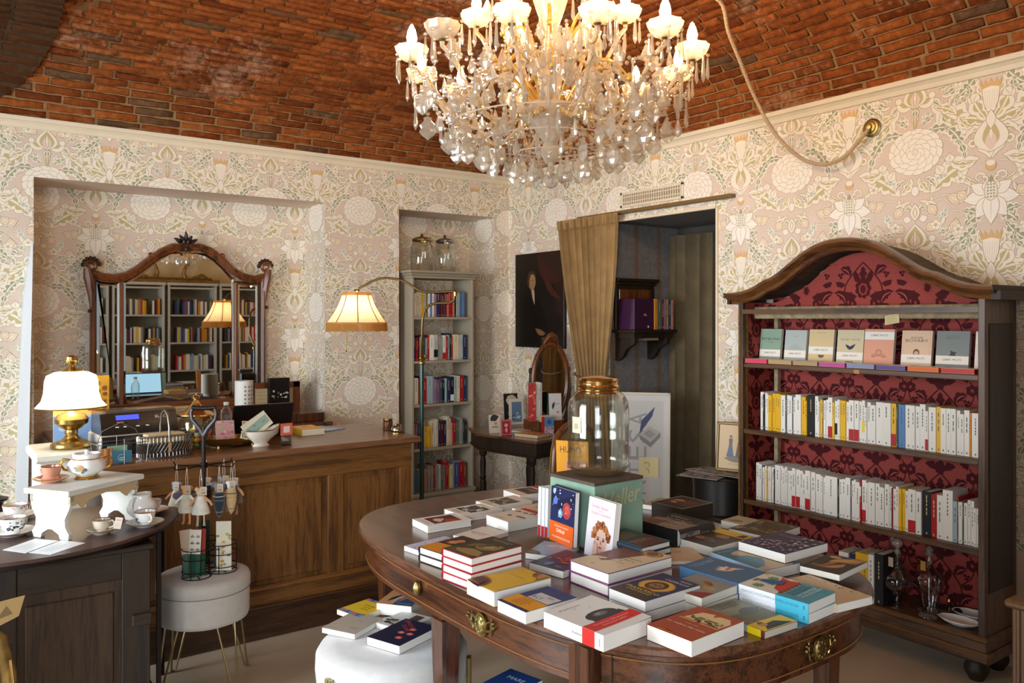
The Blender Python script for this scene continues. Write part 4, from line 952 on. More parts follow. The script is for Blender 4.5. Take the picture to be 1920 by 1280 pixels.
# tier of twelve arms: arm, cup, sleeve, bulb
cup_prof=[(.012,-.006),(.034,.0),(.054,.014),(.066,.040),(.070,.056),(.066,.057),(.058,.038),(.042,.016),(.012,.006)]
ruf=lambda a,r,z:.10*abs(math.cos(5*a))-.05 if r>.034 else 0
arm0=cup0=None
def arm_set(N,r,zc,zh,dip,a0,lit,scroll=True):
 global arm0
 mb=MB();L=[]
 for i in range(21):
  t=i/20;rr=.05+(r-.05)*t;z=zh+(zc-.03-zh)*t**1.5-dip*math.sin(PI*min(1,t*1.12))*(1-.15*t)+.10*math.sin(PI*t*2)*(1-t)
  L.append((rr,0,z))
 L.append((r,0,zc))
 mb.tube(L,.0095,8)
 for k in range(0,20,2):
  pass
 tw=[]
 for i in range(0,61):
  t=i/60*20;j=min(int(t),19);p=Vector(L[j]).lerp(Vector(L[j+1]),t-j);tw.append((p.x,.0095*math.cos(i*1.1),p.z+.0095*math.sin(i*1.1)))
 arm=cpart(mb,'arm',M_armglass,None,50,(0,0,0),a0)
 m2=MB();m2.tube(tw,.0042,5);th=m2.build('gold_thread',M_amber,arm,50)
 cup=MB();cup.lathe(cup_prof,20,(0,0,0),ruffle=ruf);
 A0=a0
 cu=cpart(cup,'candle_cup',M_cup,None,40,(r*math.cos(A0),r*math.sin(A0),zc),A0)
 cm=MB();cm.lathe([(0,.0),(.014,.0),(.016,-.006),(.010,-.014),(0,-.018)],10);cm.build('cup_collar',M_brass,cu)
 sl_=MB();sl_.lathe([(0,.004),(.0115,.004),(.0115,.062),(0,.062)],10);sl_.build('candle_sleeve',M_candle,cu)
 bl=MB();bl.lathe([(0,.060),(.010,.062),(.0205,.082),(.0225,.100),(.0165,.126),(.006,.150),(0,.156)],10);bulb=bl.build('bulb',M_bulb,cu,60)
 sc_=None
 if scroll:
  sm_=MB();q=[(.07+.30*t*r/.6,0,zh+.06+.16*math.sin(PI*t*.9)+.02*t)for t in[i/14 for i in range(15)]]
  sm_.tube(q,[.008]*12+[.007,.005,.003],7);bead_on(sm_,(q[-1][0],0,q[-1][2]+.0),.014);sc_=cpart(sm_,'scroll',M_amber,None,50,(0,0,0),a0+PI/N)
 for i in range(1,N):
  a=a0+2*PI*i/N
  ar=copy_part(arm,(0,0,0),a);t2=th.copy();COL.objects.link(t2);t2.parent=ar
  c2_=copy_part(cu,(r*math.cos(a),r*math.sin(a),zc),a)
  for chd in cu.children:
   if chd.name.startswith('bulb')and i not in lit:continue
   k=chd.copy();COL.objects.link(k);k.parent=c2_
  if sc_:copy_part(sc_,(0,0,0),a+PI/N)
 if 0 not in lit:bpy.data.objects.remove(bulb)
LOW_A=math.radians(8)
arm_set(12,.615,2.72,2.50,.13,LOW_A,{0,1,2,3,4,5,7,8,9,10,11})
arm_set(6,.33,2.93,2.72,.06,math.radians(20),{0,1,2,3,4,5})
mb=MB();
for k in range(8):
 a=k*PI/4+.2;q=[(math.cos(a)*(.04+.24*t),math.sin(a)*(.04+.24*t),3.02+.14*math.sin(PI*t*.85)-.02*t)for t in[i/12 for i in range(13)]]
 m_=MB();m_.tube(q,[.008]*10+[.007,.005,.003],7);bead_on(m_,q[-1],.012);cpart(m_,'crown_scroll',M_amber,None,50)
 hang('almond',(q[-1][0],q[-1][1],q[-1][2]-.01),a)
# pendants round every cup
for N,r,zc,a0,cnt,kind in((12,.615,2.72,LOW_A,6,'spear'),(6,.33,2.93,math.radians(20),5,'spear')):
 for i in range(N):
  a=a0+2*PI*i/N;c=(r*math.cos(a),r*math.sin(a))
  for k in range(cnt):
   b=2*PI*k/cnt+a+.3;hang('spear_long' if(k+i)%3==0 else 'spear',(c[0]+.066*math.cos(b),c[1]+.066*math.sin(b),zc+.022),b)
# tiers of drops below the arms
for i in range(24):
 a=2*PI*i/24+.05;rr=.50+.05*math.sin(i*2.1);hang('almond' if i%2 else 'plaque',(rr*math.cos(a),rr*math.sin(a),2.545+.03*math.sin(i*1.7)),a)
for i in range(26):
 a=2*PI*i/26;hang('plaque' if i%2 else 'drop',(.45*math.cos(a),.45*math.sin(a),2.455),a)
for i in range(20):
 a=2*PI*i/20+.1;hang('plaque' if i%2==0 else 'almond',(.30*math.cos(a),.30*math.sin(a),2.385),a)
for i in range(14):
 a=2*PI*i/14;hang('plaque' if i%2 else 'almond',(.16*math.cos(a),.16*math.sin(a),2.335),a)
for i in range(22):
 a=2*PI*i/22+.3;hang('plaque' if i%2 else 'almond',(.38*math.cos(a),.38*math.sin(a),2.44),a)
for i in range(10):
 a=2*PI*i/10+.2;hang('almond',(.08*math.cos(a),.08*math.sin(a),2.33),a)
for i in range(24):
 a=2*PI*i/24+.13;rr=.38+.05*math.sin(i);hang('drop' if i%3 else 'almond',(rr*math.cos(a),rr*math.sin(a),2.60+.04*math.sin(i*2.3)),a)
for i in range(12):
 a=LOW_A+2*PI*(i+.5)/12;hang('spear_long',(.60*math.cos(a),.60*math.sin(a),2.60),a)
for i in range(14):
 a=2*PI*i/14;rr=.2+.06*(i%2);hang('almond' if i%2 else 'plaque',(rr*math.cos(a),rr*math.sin(a),2.74+.05*(i%3)),a)
mb=MB();mb.sphere((0,0,2.235),.036,12,8);mb.lathe([(0,2.33),(.012,2.32),(.016,2.30),(0,2.29)],8);cpart(mb,'bottom_ball',M_cryst,None,0)
# bead strings swagged between cups and to the stem
mb=MB()
rk=random.Random(15)
def loose(kind,p):
 d={0:almond(.08,.025),1:plaque(.10,.034),2:spear(.10,.009)}[kind];a=rk.uniform(0,6.3);c,s_=math.cos(a),math.sin(a);bead_on(mb,(p[0],p[1],p[2]+.006),.0085)
 mb.add([(q.x*c-q.y*s_+p[0],q.x*s_+q.y*c+p[1],q.z+p[2])for q in d.v],d.f)
for i in range(150):
 a=rk.uniform(0,2*PI);r=rk.choice((.20,.30,.38,.46,.54))+rk.uniform(-.03,.03);z=2.52+(.62-r)*.35+rk.uniform(-.06,.22);loose(rk.choice((0,0,1,2)),(r*math.cos(a),r*math.sin(a),z))
def swag(p0,p1,sag,n,r):
 for i in range(n+1):
  t=i/n;bead_on(mb,(p0[0]+(p1[0]-p0[0])*t,p0[1]+(p1[1]-p0[1])*t,p0[2]+(p1[2]-p0[2])*t-sag*4*t*(1-t)),r)
for i in range(12):
 a,b=LOW_A+2*PI*i/12,LOW_A+2*PI*(i+1)/12
 swag((.615*math.cos(a),.615*math.sin(a),2.70),(.615*math.cos(b),.615*math.sin(b),2.70),.09,11,.0085)
 swag((.06*math.cos(a),.06*math.sin(a),2.90),(.58*math.cos(a),.58*math.sin(a),2.70),.12,17,.009)
 swag((.45*math.cos(a),.45*math.sin(a),2.475),(.16*math.cos(a),.16*math.sin(a),2.37),.05,11,.009)
 swag((.56*math.cos(a),.56*math.sin(a),2.62),(.45*math.cos(b),.45*math.sin(b),2.48),.03,6,.008)
for i in range(18):
 a=2*PI*i/18;b=2*PI*(i+1)/18
 swag((.52*math.cos(a),.52*math.sin(a),2.60),(.52*math.cos(b),.52*math.sin(b),2.60),.06,8,.010);swag((.36*math.cos(a),.36*math.sin(a),2.66),(.46*math.cos(b),.46*math.sin(b),2.50),.05,8,.010)
tag(cpart(mb,'bead_strings',M_cryst,None,0),kind='stuff')
# ---- rope swagging from the chandelier's hook to a brass rosette on the wall
ros=on_x(1636,240,XB)
rs=thing('rope_rosette','round stepped brass rosette on the wall, holding the rope end','rosette',(XB-.002,ros.y,ros.z))
MR=Matrix.Rotation(-PI/2,4,'Y');mb=MB(MR);mb.lathe([(0,0),(.048,0),(.050,.006),(.042,.010),(.040,.016),(.030,.018),(.028,.026),(.016,.028),(.013,.040),(0,.042)],24);mb.build('rosette_disc',M_pull,rs)
way=[on_x(u,v,x)for u,v,x in((1628,243,XB-.045),(1612,262,XB-.05),(1585,292,XB-.06),(1550,308,XB-.08),(1513,302,XB-.12),(1476,276,XB-.18),(1443,235,XB-.26),(1412,175,XB-.38),(1388,115,XB-.55),(1366,60,XB-.72),(1348,0,XB-.92))]
e=way[-1];way+=[e.lerp(Vector((CHX,CHY,3.5)),t)+Vector((0,0,-.10*math.sin(PI*t)))for t in(.25,.5,.75,1)]
pts=[]
for i in range(len(way)-1):
 a,b,c,d=way[max(i-1,0)],way[i],way[i+1],way[min(i+2,len(way)-1)]
 for k in range(14):
  t=k/14;pts.append(.5*((2*b)+(c-a)*t+(2*a-5*b+4*c-d)*t*t+(3*b-a-3*c+d)*t**3))
pts.append(way[-1])
rope=thing('ceiling_rope','twisted pale rope swagging from the vault hook to the wall rosette','rope',tuple(way[0]))
M_rope=plain('hemp_rope','#c2a684',.85,var=.15,scale=120)
# even spacing, three strands twisted
even=[pts[0]];step=.012
for p in pts[1:]:
 while(p-even[-1]).length>=step:even.append(even[-1]+(p-even[-1]).normalized()*step)
for s_ in range(3):
 q=[]
 for i,p in enumerate(even):
  t=(even[min(i+1,len(even)-1)]-even[max(i-1,0)]).normalized();a=t.cross(Vector((0,0,1))).normalized();b=a.cross(t);ph=i*step*2*PI/.055+s_*2*PI/3
  q.append(p+a*(.0058*math.cos(ph))+b*(.0058*math.sin(ph)))
 mb=MB();mb.tube(q,.0062,6);o=mb.build('strand',M_rope,None,60);o.parent=rope;o.location=-way[0]
# ---- floor lamp behind the counter
M_bronze=plain('dull_bronze_tube','#75603a',.38,.9)
LX,LY=2.185,4.69;PX_,PY_=2.53,4.48
fl_=thing('floor_lamp','lit floor lamp with fringed bell shade, brass arm and green pole','floor lamp',(PX_,PY_,0))
def fpart(mb,name,mat,smooth=35):o=mb.build(name,mat,None,smooth);o.parent=fl_;o.location=(-PX_,-PY_,0);return o
mb=MB();mb.lathe([(0,0),(.13,0),(.135,.012),(.12,.025),(.03,.04),(.018,.07),(0,.07)],24,(PX_,PY_,0));fpart(mb,'base',M_dkmetal)
mb=MB();mb.tube([(PX_,PY_,.05),(PX_,PY_,1.34)],.0135,12);fpart(mb,'pole',plain('green_lacquer','#1f3a34',.3,.2,coat=.4))
mb=MB();mb.lathe([(.014,1.335),(.022,1.34),(.023,1.352),(.012,1.362),(.017,1.372),(.010,1.385),(0,1.385)],12,(PX_,PY_,0));mb.sphere((PX_+.02,PY_-.015,1.385),.014,8,6);fpart(mb,'pole_collar',M_brass)
def P3(u,v,d=5.05):r=_ray(u,v);return Vector((0,0,EYE))+r*d
arm=[Vector((PX_,PY_,1.36))]+[P3(u,v,5.05)for u,v in((791,640),(792,600),(796,582),(806,571),(822,568),(843,568),(851,563),(853,553),(853,548))]
mb=MB();mb.tube(arm,.0085,8);fpart(mb,'lower_arm',M_bronze,60)
k0=P3(853,551);mb=MB();mb.lathe([(0,-.012),(.013,-.012),(.013,.012),(0,.014)],10,tuple(k0));fpart(mb,'swivel',M_brass)
arm2=[P3(u,v,5.05+.03*i/10)for i,(u,v)in enumerate(((853,546),(830,547),(806,548),(788,546),(776,538),(762,529),(745,523),(727,521),(712,522),(698,527),(684,535),(672,541)))]
mb=MB();mb.tube(arm2,.0075,8);fpart(mb,'upper_arm',M_bronze,60)
SZ0,SZ1=1.545,1.795
mb=MB();mb.lathe([(0,SZ1+.012),(.016,SZ1+.010),(.02,SZ1),(.008,SZ1-.01),(0,SZ1-.01)],10,(LX,LY,0));mb.tube([(LX,LY,SZ1),(LX,LY,SZ1-.08)],.01,8);fpart(mb,'lamp_holder',M_brass)
M_shade=shade_cloth('cream_shade_silk','#f6e8cc','#f9e6c6')
bell=lambda t:.090+.092*(t**1.55)
mb=MB();mb.lathe([(bell(t),SZ1-.012-(SZ1-SZ0-.065)*t)for t in[i/12 for i in range(13)]],48,(LX,LY,0),ruffle=lambda a,r,z:-.022*abs(math.cos(4*a))**6);fpart(mb,'shade',M_shade,60)
M_trim=shade_cloth('tan_shade_trim','#c29c60','#c89c58')
for k in range(8):
 a=k*PI/4+PI/8;mb=MB();mb.tube([(LX+(bell(t)*1.0)*math.cos(a),LY+bell(t)*math.sin(a),SZ1-.012-(SZ1-SZ0-.065)*t)for t in[i/10 for i in range(11)]],.0035,6);fpart(mb,'rib_braid',M_trim,60)
mb=MB();mb.lathe([(.184,SZ0+.055),(.188,SZ0+.052),(.186,SZ0+.045),(.182,SZ0+.045)],40,(LX,LY,0));mb.lathe([(.090,SZ1-.01),(.095,SZ1-.014),(.095,SZ1-.026),(.090,SZ1-.028)],40,(LX,LY,0));fpart(mb,'braid_band',M_trim)
mb=MB()
for i in range(150):
 a=2*PI*i/150;c,s_=math.cos(a),math.sin(a);mb.tube([(LX+.185*c,LY+.185*s_,SZ0+.050),(LX+.188*c,LY+.188*s_,SZ0+rc.uniform(-.004,.004))],.0032,4,caps=False)
tag(fpart(mb,'fringe',M_trim),kind='stuff')
mb=MB();mb.lathe([(0,SZ1-.08),(.014,SZ1-.085),(.03,SZ1-.12),(.031,SZ1-.14),(.02,SZ1-.165),(0,SZ1-.175)],12,(LX,LY,0));fpart(mb,'bulb',emit('floor_lamp_glow',(1.0,.74,.42),FLOORLAMP))
mb=MB();mb.tube([(LX-.095,LY-.055,SZ0+.03),(LX-.095,LY-.055,SZ0-.12)],.0022,5);mb.sphere((LX-.095,LY-.055,SZ0-.12),.007,6,5);fpart(mb,'pull_chain',M_brass)
# ---- brass table lamp with opal glass shade on a white pedestal
lp=on_y(134,836,4.40);LPX,LPY,LPZ=lp.x,4.40,1.005
pd=thing('white_pedestal','small cream painted wooden pedestal carrying the brass lamp','pedestal',(LPX,LPY,0))
mb=MB();mb.box((-.17,-.15,LPZ-.045),(.060,.24,LPZ),b=.012);mb.build('top',plain('cream_worn_paint','#dcd6c6',.5,var=.1,scale=12),pd)
mb=MB();mb.box((-.145,-.125,0),(.050,.22,LPZ-.045),b=.004);mb.build('shaft',plain('cream_worn_paint','#dcd6c6',.5),pd)
tl=thing('brass_table_lamp','lit brass table lamp with white opal glass shade on the pedestal','table lamp',(LPX,LPY,LPZ))
mb=MB();mb.lathe([(0,0),(.088,0),(.092,.010),(.088,.022),(.070,.026),(.066,.034),(.045,.040),(.032,.050),(.026,.062),(.030,.070),(.028,.085),(.050,.098),(.072,.118),(.074,.138),(.060,.158),(.034,.168),(.024,.180),(.027,.188),(.020,.200),(.018,.235),(0,.235)],32);mb.build('brass_base',M_brass,tl)
mb=MB();mb.lathe([(.156,.195),(.150,.200),(.128,.225),(.118,.262),(.114,.318),(.106,.345),(.075,.360),(.03,.366)],48);mb.build('opal_shade',shade_cloth('opal_glass','#fffaf0','#fff6e4'),tl,60)
mb=MB();mb.lathe([(.158,.197),(.156,.192),(.153,.197)],48);mb.build('brass_rim',M_brass,tl);mb=MB();mb.lathe([(.05,.361),(.054,.368),(.040,.374),(.018,.385),(.012,.398),(.020,.404),(.029,.418),(.027,.434),(.014,.442),(0,.444)],20);mb.build('brass_finial',M_brass,tl)
mb=MB();mb.lathe([(0,.235),(.02,.24),(.036,.27),(.036,.29),(.02,.315),(0,.32)],12);mb.build('bulb',emit('table_lamp_glow',(1.0,.80,.55),LAMP),tl)
# ================================================================ books
M_bookpaint=printed('printed_paper',.42,.4)
PAGE='#e9e2d2';PAGEW='#f0ece2'
CN={'W':('#ece8de','white'),'C':('#ddd0b0','cream'),'Y':('#e8b520','yellow'),'K':('#1c1b1c','black'),'B':('#5b82b4','light blue'),'N':('#20305c','navy'),'R':('#a81f22','red'),'D':('#5e1a24','maroon'),'G':('#8f948c','grey'),'T':('#5f7f8a','teal'),'O':('#d88a2c','orange'),'P':('#8a6684','mauve'),'S':('#c9867a','salmon'),'L':('#9fb6bd','pale blue'),'A':('#4a5fa0','blue'),'M':('#c9c4b8','pale grey'),'E':('#5b6a58','green'),'H':('#8a3a26','rust'),'U':('#3d4a5a','slate')}
def spine_book(mb,w,h,d,c,band=None,txt='#4a4640',rs=None,title=True):
 """standing book: spine on y=0 facing -y, width along x from 0, depth along +y, pages seen on top"""
 b=.0012
 mb.box((0,0,0),(w,.004,h),0,c,b);mb.box((0,.002,0),(.0012,d,h),0,c);mb.box((w-.0012,.002,0),(w,d,h),0,c);mb.box((.001,.003,.001),(w-.001,d-.003,h-.003),0,PAGE)
 def q(x0,z0,x1,z1,col,y=-.0004):mb.add([(x0,y,z0),(x1,y,z0),(x1,y,z1),(x0,y,z1)],[(0,1,2,3)],0,col)
 if band=='r':q(0,.004,w,h*.30,'#b82024')
 if band=='k':q(0,h*.12,w,h*.42,'#181818')
 if band=='y':q(0,h*.25,w,h*.52,'#e8d23a')
 if band=='w':q(0,h*.62,w,h*.85,'#ece8de')
 if band=='x':q(0,h*.05,w,h*.30,'#ece8de')
 if title:
  r_=rs.random();z1=h*(.93-.10*r_);z0=z1-h*(.22+.25*rs.random());m=w/2;t=max(.0009,min(.0022,w*.09))
  n=rs.randint(3,6);zz=z1
  for k in range(n):
   ln=(z1-z0)/n*rs.uniform(.55,.9);q(m-t,zz-ln,m+t,zz,txt,-.0006);zz-=(z1-z0)/n
  q(m-t*1.2,h*.05,m+t*1.2,h*.09,txt,-.0006)
LIGHT=set('WCYLMSBO')
def shelf_row(codes,origin,ax,fit,shelf_label,grp,depth=.14,hmin=.19,hmax=.215,seed=0,name='paperback',lean=None,from_end='doorway end',kind='paperback',setback=.0):
 """AX: unit vector along the shelf (book x), books face -(ax x z)... spine normal = ax rotated -90 about z"""
 rs=random.Random(seed);seq=[]
 for tok in codes.split():
  c=tok[0];band=None;i=1
  if len(tok)>1 and tok[1].isalpha():band=tok[1];i=2
  hh=None;num=tok[i:]
  if ':' in num:num,hh=num.split(':');hh=float(hh)
  seq.append((c,band,float(num)/100,hh))
 tot=sum(s[2]for s in seq);k=fit/tot;rz=math.atan2(ax.y,ax.x);x=0;count={}
 N=len(seq)
 for i,(c,band,w,hh)in enumerate(seq):
  w*=k;h=hh or rs.uniform(hmin,hmax);d=depth*rs.uniform(.92,1.03)
  mb=MB();spine_book(mb,w*.97,h,d,CN[c][0]if not isinstance(c,tuple)else c,band,'#54504a' if c in LIGHT else '#d8c89a',rs)
  o=mb.build(name,M_bookpaint,None,0);p=origin+Vector((0,0,.0008))+ax*x+Vector((-ax.y,ax.x,0))*(setback+rs.uniform(-.004,.006));o.location=p;o.rotation_euler=(0,0,rz)
  if lean and i in lean:o.rotation_euler=(0,lean[i],rz)
  bt={'r':' with red foot','k':' with black band','y':' with yellow patch','w':' with white label','x':' with white foot',None:''}[band]
  tag(o,f'{CN[c][1]} {kind}{bt}, {ordinal(i)} from {from_end}, {shelf_label}','book',grp);x+=w
 return x
# --- red-lined bookcase: rows run from the doorway end (far) towards the camera, so x axis = -y
AXB=Vector((0,-1,0))
S2='W1.6:.212 K.6:.20 W1 W.9 Y1.6:.20 Y1.3:.21 Y1.3:.21 Y1.5:.21 W2:.205 U.5 W.9 W1.7 N.4 W1.0 W2.4:.215 Y1.6:.205 Y.7:.185 K3.2:.215 W1.4:.215 W.8:.19 Y1.2:.20 U.3 W1 W.9 Wr1.8:.215 Y.9:.19 Wk1.1 W1 Y1:.205 Y1.3:.205 W1.2 Wr2:.21 Wr1.8:.21 W1 Wy1.2 W.8:.18 W1.3 W1.8 W2.5:.212 W3.2:.212 Yr1.8:.212 E.5 B2.4:.21 W2.3:.21 W1.2 W1.5 W1.9:.22 Wr1:.19 W2.5:.21 Y1.5:.215 W1.8 W1.5 W1.6 W1.1 W1.2 W1.7:.21 O.7:.20 W2.4:.20'
S3='W1.4:.21 W1.3:.205 N.4 W.9 W.8 Y.7:.19 W1.3 W1 K.3 W2.3:.215 W1.1 W.9 W1 W.9 W1 Wr1.4:.215 Wr1.6:.21 W1.2 W1.1 Wr2:.215 W1.6:.21 U.3 W2:.205 W.8 W.8 W4.6:.205 K.5 W1.1 W1.2 W1.8 U.4 W.8 W.7 W1.4:.20 Rw.6 Wr1.5:.215 W.8 W2.3:.21 W1.4 W1.6 W1.5 W.9 R.3 W1.1 W.9 Y1:.205 Y1:.205 W1 Wr2.4:.21 W1.7:.205 K2.8:.21 R1.7:.205 W1.8:.205 W3:.235 L1.2:.19 R.3 W1.1:.19 E.4 W1:.19 W.9 W.9 W.8:.175 W.8:.175'
shelf_row(S2,Vector((BX+.045,BY1-.115,BZ[2])),AXB,1.185,'second shelf, red-lined bookcase','paperbacks on the second shelf of the red-lined bookcase',seed=3)
shelf_row(S3,Vector((BX+.045,BY1-.085,BZ[1])),AXB,1.215,'third shelf, red-lined bookcase','paperbacks on the third shelf of the red-lined bookcase',seed=4)
shelf_row('W3.5:.22 N2.1:.22 Y2.4:.235 Y2.2:.235 W1.9:.24 K3.0:.25',Vector((BX+.002,2.40,BZ[0])),AXB,.235,'bottom shelf, red-lined bookcase','books on the bottom shelf of the red-lined bookcase',seed=5,depth=.15)
# flat books along the front of the top shelf with coloured page edges
flat=[('#e0406a','pink'),('#b89a68','tan'),('#b09468','dull tan'),('#c24c98','magenta'),('#8a90b4','lilac-grey'),('#5c4a8c','violet'),('#dd6a16','orange'),('#c41f1a','red')]
fy=BY1-.035;cov=['#d8b9a0','#d9c7a0','#b8c2b4','#e0c6a4','#c9bfa6','#ddb9a2','#e2b596','#d6c9b4']
for i,(c,nm)in enumerate(flat):
 w=.158;mb=MB();mb.box((0,0,0),(.115,w-.008,.0008),0,cov[i]);mb.box((.0,.001,.0008),(.114,w-.010,.0212),0,c);mb.box((-.001,0,.0212),(.115,w-.008,.0222),0,cov[i],.0003)
 mb.add([(.02,.02,.02235),(.10,.02,.02235),(.10,w-.03,.02235),(.02,w-.03,.02235)],[(0,1,2,3)],0,'#efe3cf')
 o=mb.build('small_paperback',M_bookpaint,None,0);fy-=w;o.location=(BX+.009,fy+.004,BZ[3]+.0008);tag(o,f'small flat paperback with {nm} page edges on the top shelf edge','book','flat paperbacks along the top shelf')
# face-out volumes behind them
def face_book(name,lab,px,w,h,t,c,side,pr,tilt=.12,grp=None,x=BX+.135,z=BZ[3]+.0045,rz=0.0,cat='book'):
 """upright book leaning back, its cover facing -x; PX = sighted left foot"""
 root=thing(name,lab,cat,(x,px,z),0,grp);root.rotation_euler=(0,tilt,rz)
 mb=MB();mb.box((0,-w,0),(t,0,h),0,side,.001);o=mb.build('cover',M_bookpaint,root,0)
 mb=MB();mb.box((.0015,-w-.0004,.002),(t-.0015,-.0015,h+.0004),0,PAGE);mb.build('page_block',M_bookpaint,root,0)
 pp=Print().r(0,0,w,h,c);pp.items+=pr.items;mb=pp.to(MB(),lambda a,b,hh:(-hh,-a,b));mb.build('cover_print',M_bookpaint,root,0);return root
vols=[('#8fa892','#6f8878','PETER PAN','#2f3a34',0,'sage green',.20),('#b4bdb6','#8a9694','Alice','#7d8580',0,'pale grey-green',.195),('#d9c190','#4e3a62','PINOCCHIO','#a58e5c',.13,'straw yellow',.20),('#d3c4a0','#39447a','MOBY DICK','#7a705c',0,'beige',.20),('#e0a184','#8a2c24','CENERENTOLA','#b0604c',.5,'salmon pink',.205),('#e2c0a0','#8a4a2a','MADAME BOVARY','#5a3a2c',0,'peach',.20),('#7d8480','#3a3a4a','DORIAN GRAY','#4e524e',0,'slate grey',.20),('#e4dccb','#6a6256','THE','#5a5248',.75,'off-white',.20)]
us=[1423,1469,1514,1567,1618,1688,1753,1826];ws=[.140,.138,.150,.150,.158,.150,.152,.065]
for i,(c,sd,ttl,tc,bandz,nm,h)in enumerate(vols):
 yl=on_x(us[i],680,BX+.135).y;w=ws[i];pr=Print();W2=w/2
 if ttl=='PETER PAN':pr.t('PETER PAN',W2,h*.62,.014,tc,w*.84,'C').t('J. M. BARRIE',W2,h*.55,.005,tc,None,'C')
 elif ttl=='MADAME BOVARY':pr.t('MADAME',W2,h*.74,.010,tc,None,'C').t('BOVARY',W2,h*.66,.014,tc,w*.74,'C').r(.01,.012,w-.01,.0128,'#b98a6c').r(.01,h-.012,w-.01,h-.0112,'#b98a6c').r(.01,.012,.0108,h-.012,'#b98a6c').r(w-.0108,.012,w-.01,h-.012,'#b98a6c').p(disc((W2,h*.40),.016,.018,14),'#5a4a3c').p(disc((W2,h*.38),.011,.012,12),'#cfae90')
 elif ttl=='MOBY DICK':pr.t('MOBY DICK',W2,h*.66,.010,tc,w*.74,'C').p([(W2-.028,h*.56),(W2-.012,h*.535),(W2,h*.50),(W2+.012,h*.535),(W2+.032,h*.575),(W2+.018,h*.46),(W2+.006,h*.42),(W2-.006,h*.42),(W2-.018,h*.47)],'#23344e').r(W2-.022,.004,W2+.022,.022,'#33404e')
 elif ttl=='Alice':pr.t('Alice',W2,h*.74,.007,tc,None,'C');[pr.p(stroke([(W2+r_*math.cos(a),h*.30+r_*math.sin(a))for a in[k*PI/12 for k in range(13)]],.002),'#8f9894')for r_ in(.014,.022,.030,.038)];[pr.r(W2+.042*math.cos(a)-.001,h*.30+.042*math.sin(a),W2+.042*math.cos(a)+.001,h*.30+.042*math.sin(a)+.006,'#8f9894')for a in[k*PI/10 for k in range(11)]]
 elif ttl=='CENERENTOLA':pr.t('CENERENTOLA',W2,h*.76,.007,tc,w*.7,'C').p(disc((W2,h*.36),.018,.016,14),'#a86a58').p(disc((W2,h*.36),.014,.012,14),'#d9977c').p(disc((W2-.026,h*.28),.009,n=12),'#a86a58').p(disc((W2+.026,h*.28),.009,n=12),'#a86a58').p(disc((W2+.026,h*.28),.006,n=12),c).p(disc((W2-.026,h*.28),.006,n=12),c).p(stroke([(W2-.04,h*.25),(W2,h*.285),(W2+.045,h*.26)],.003),'#a86a58')
 elif ttl=='DORIAN GRAY':pr.t('THE PICTURE OF',W2,h*.80,.006,tc,None,'C').t('DORIAN GRAY',W2,h*.75,.007,tc,None,'C').p([(W2-.012,h*.48),(W2-.006,h*.42),(W2-.016,h*.33),(W2+.02,h*.33),(W2+.012,h*.40),(W2+.022,h*.44),(W2+.004,h*.45)],'#22242a')
 elif ttl=='PINOCCHIO':pr.t('PINOCCHIO',W2,h*.84,.007,tc,None,'C').p([(W2-.016,h*.25),(W2+.024,h*.25),(W2+.018,h*.19),(W2+.002,h*.165),(W2-.010,h*.19)],'#5c5a50')
 else:pr.t('THE',.012,h*.80,.010,tc)
 b0={0:.05,.13:.055,.5:.10,.75:.13}[bandz]-(.02 if not bandz else 0)+(.0 if bandz!=.5 else.04)
 if ttl!='THE':pr.r(0,b0,w,b0+.040,'#efe9dc').t('LIBRI MUTI',W2,b0+.017,.010,'#55503f',w*.56,'C')
 else:pr.r(0,b0,w,b0+.05,'#efe9dc').t('L',.03,b0+.02,.012,'#55503f')
 face_book('slim_volume',f'{nm} slim volume with {ttl.split()[0]} cover, standing face out on top shelf' if ttl!='THE' else 'off-white slim volume half hidden at the bookcase end, face out',yl,w,h-.012,.020,c,sd,pr,grp='slim volumes standing face out on the top shelf')
# handwritten cards on the bookcase
cd=on_x(1660,600,BX+.10);pr=Print().r(0,0,.074,.046,'#d8c48c')
for k in range(5):pr.r(.008,.008+k*.007,.060-(k%2)*.014,.0092+k*.007,'#8a7444')
o=tag(pr.to(MB(),lambda a,b,h:(BX+.096-h,cd.y-a,cd.z-.025+b+a*.18)).build('note_card',M_bookpaint,None,0),'small yellowed handwritten card tucked above the Madame volume','card')
mb=MB();mb.prism([(cd.y,cd.z-.025),(cd.y-.074,cd.z-.012),(cd.y-.074,cd.z+.034),(cd.y,cd.z+.021)],BX+.0962,BX+.0968,'X',0,'#d8c48c');c_=mb.build('card_stock',M_bookpaint,o,0)
t0=on_x(1598,700,BX);pr=Print().p([(0,.010),(.008,0),(.034,0),(.034,.020),(.008,.020)],'#b9854c').p(disc((.007,.010),.002,n=8),'#3a2515')
tg_=pr.to(MB(),lambda a,b,h:(BX+.006-h,t0.y-a,1.345+b));tg_.prism([(t0.y,1.355),(t0.y-.008,1.345),(t0.y-.034,1.345),(t0.y-.034,1.365),(t0.y-.008,1.365)],BX+.0059,BX+.0075,'X',0,'#b9854c')
tag(tg_.build('price_tag',M_bookpaint,None,0),'small brown card tag pinned to the top shelf edge','tag')
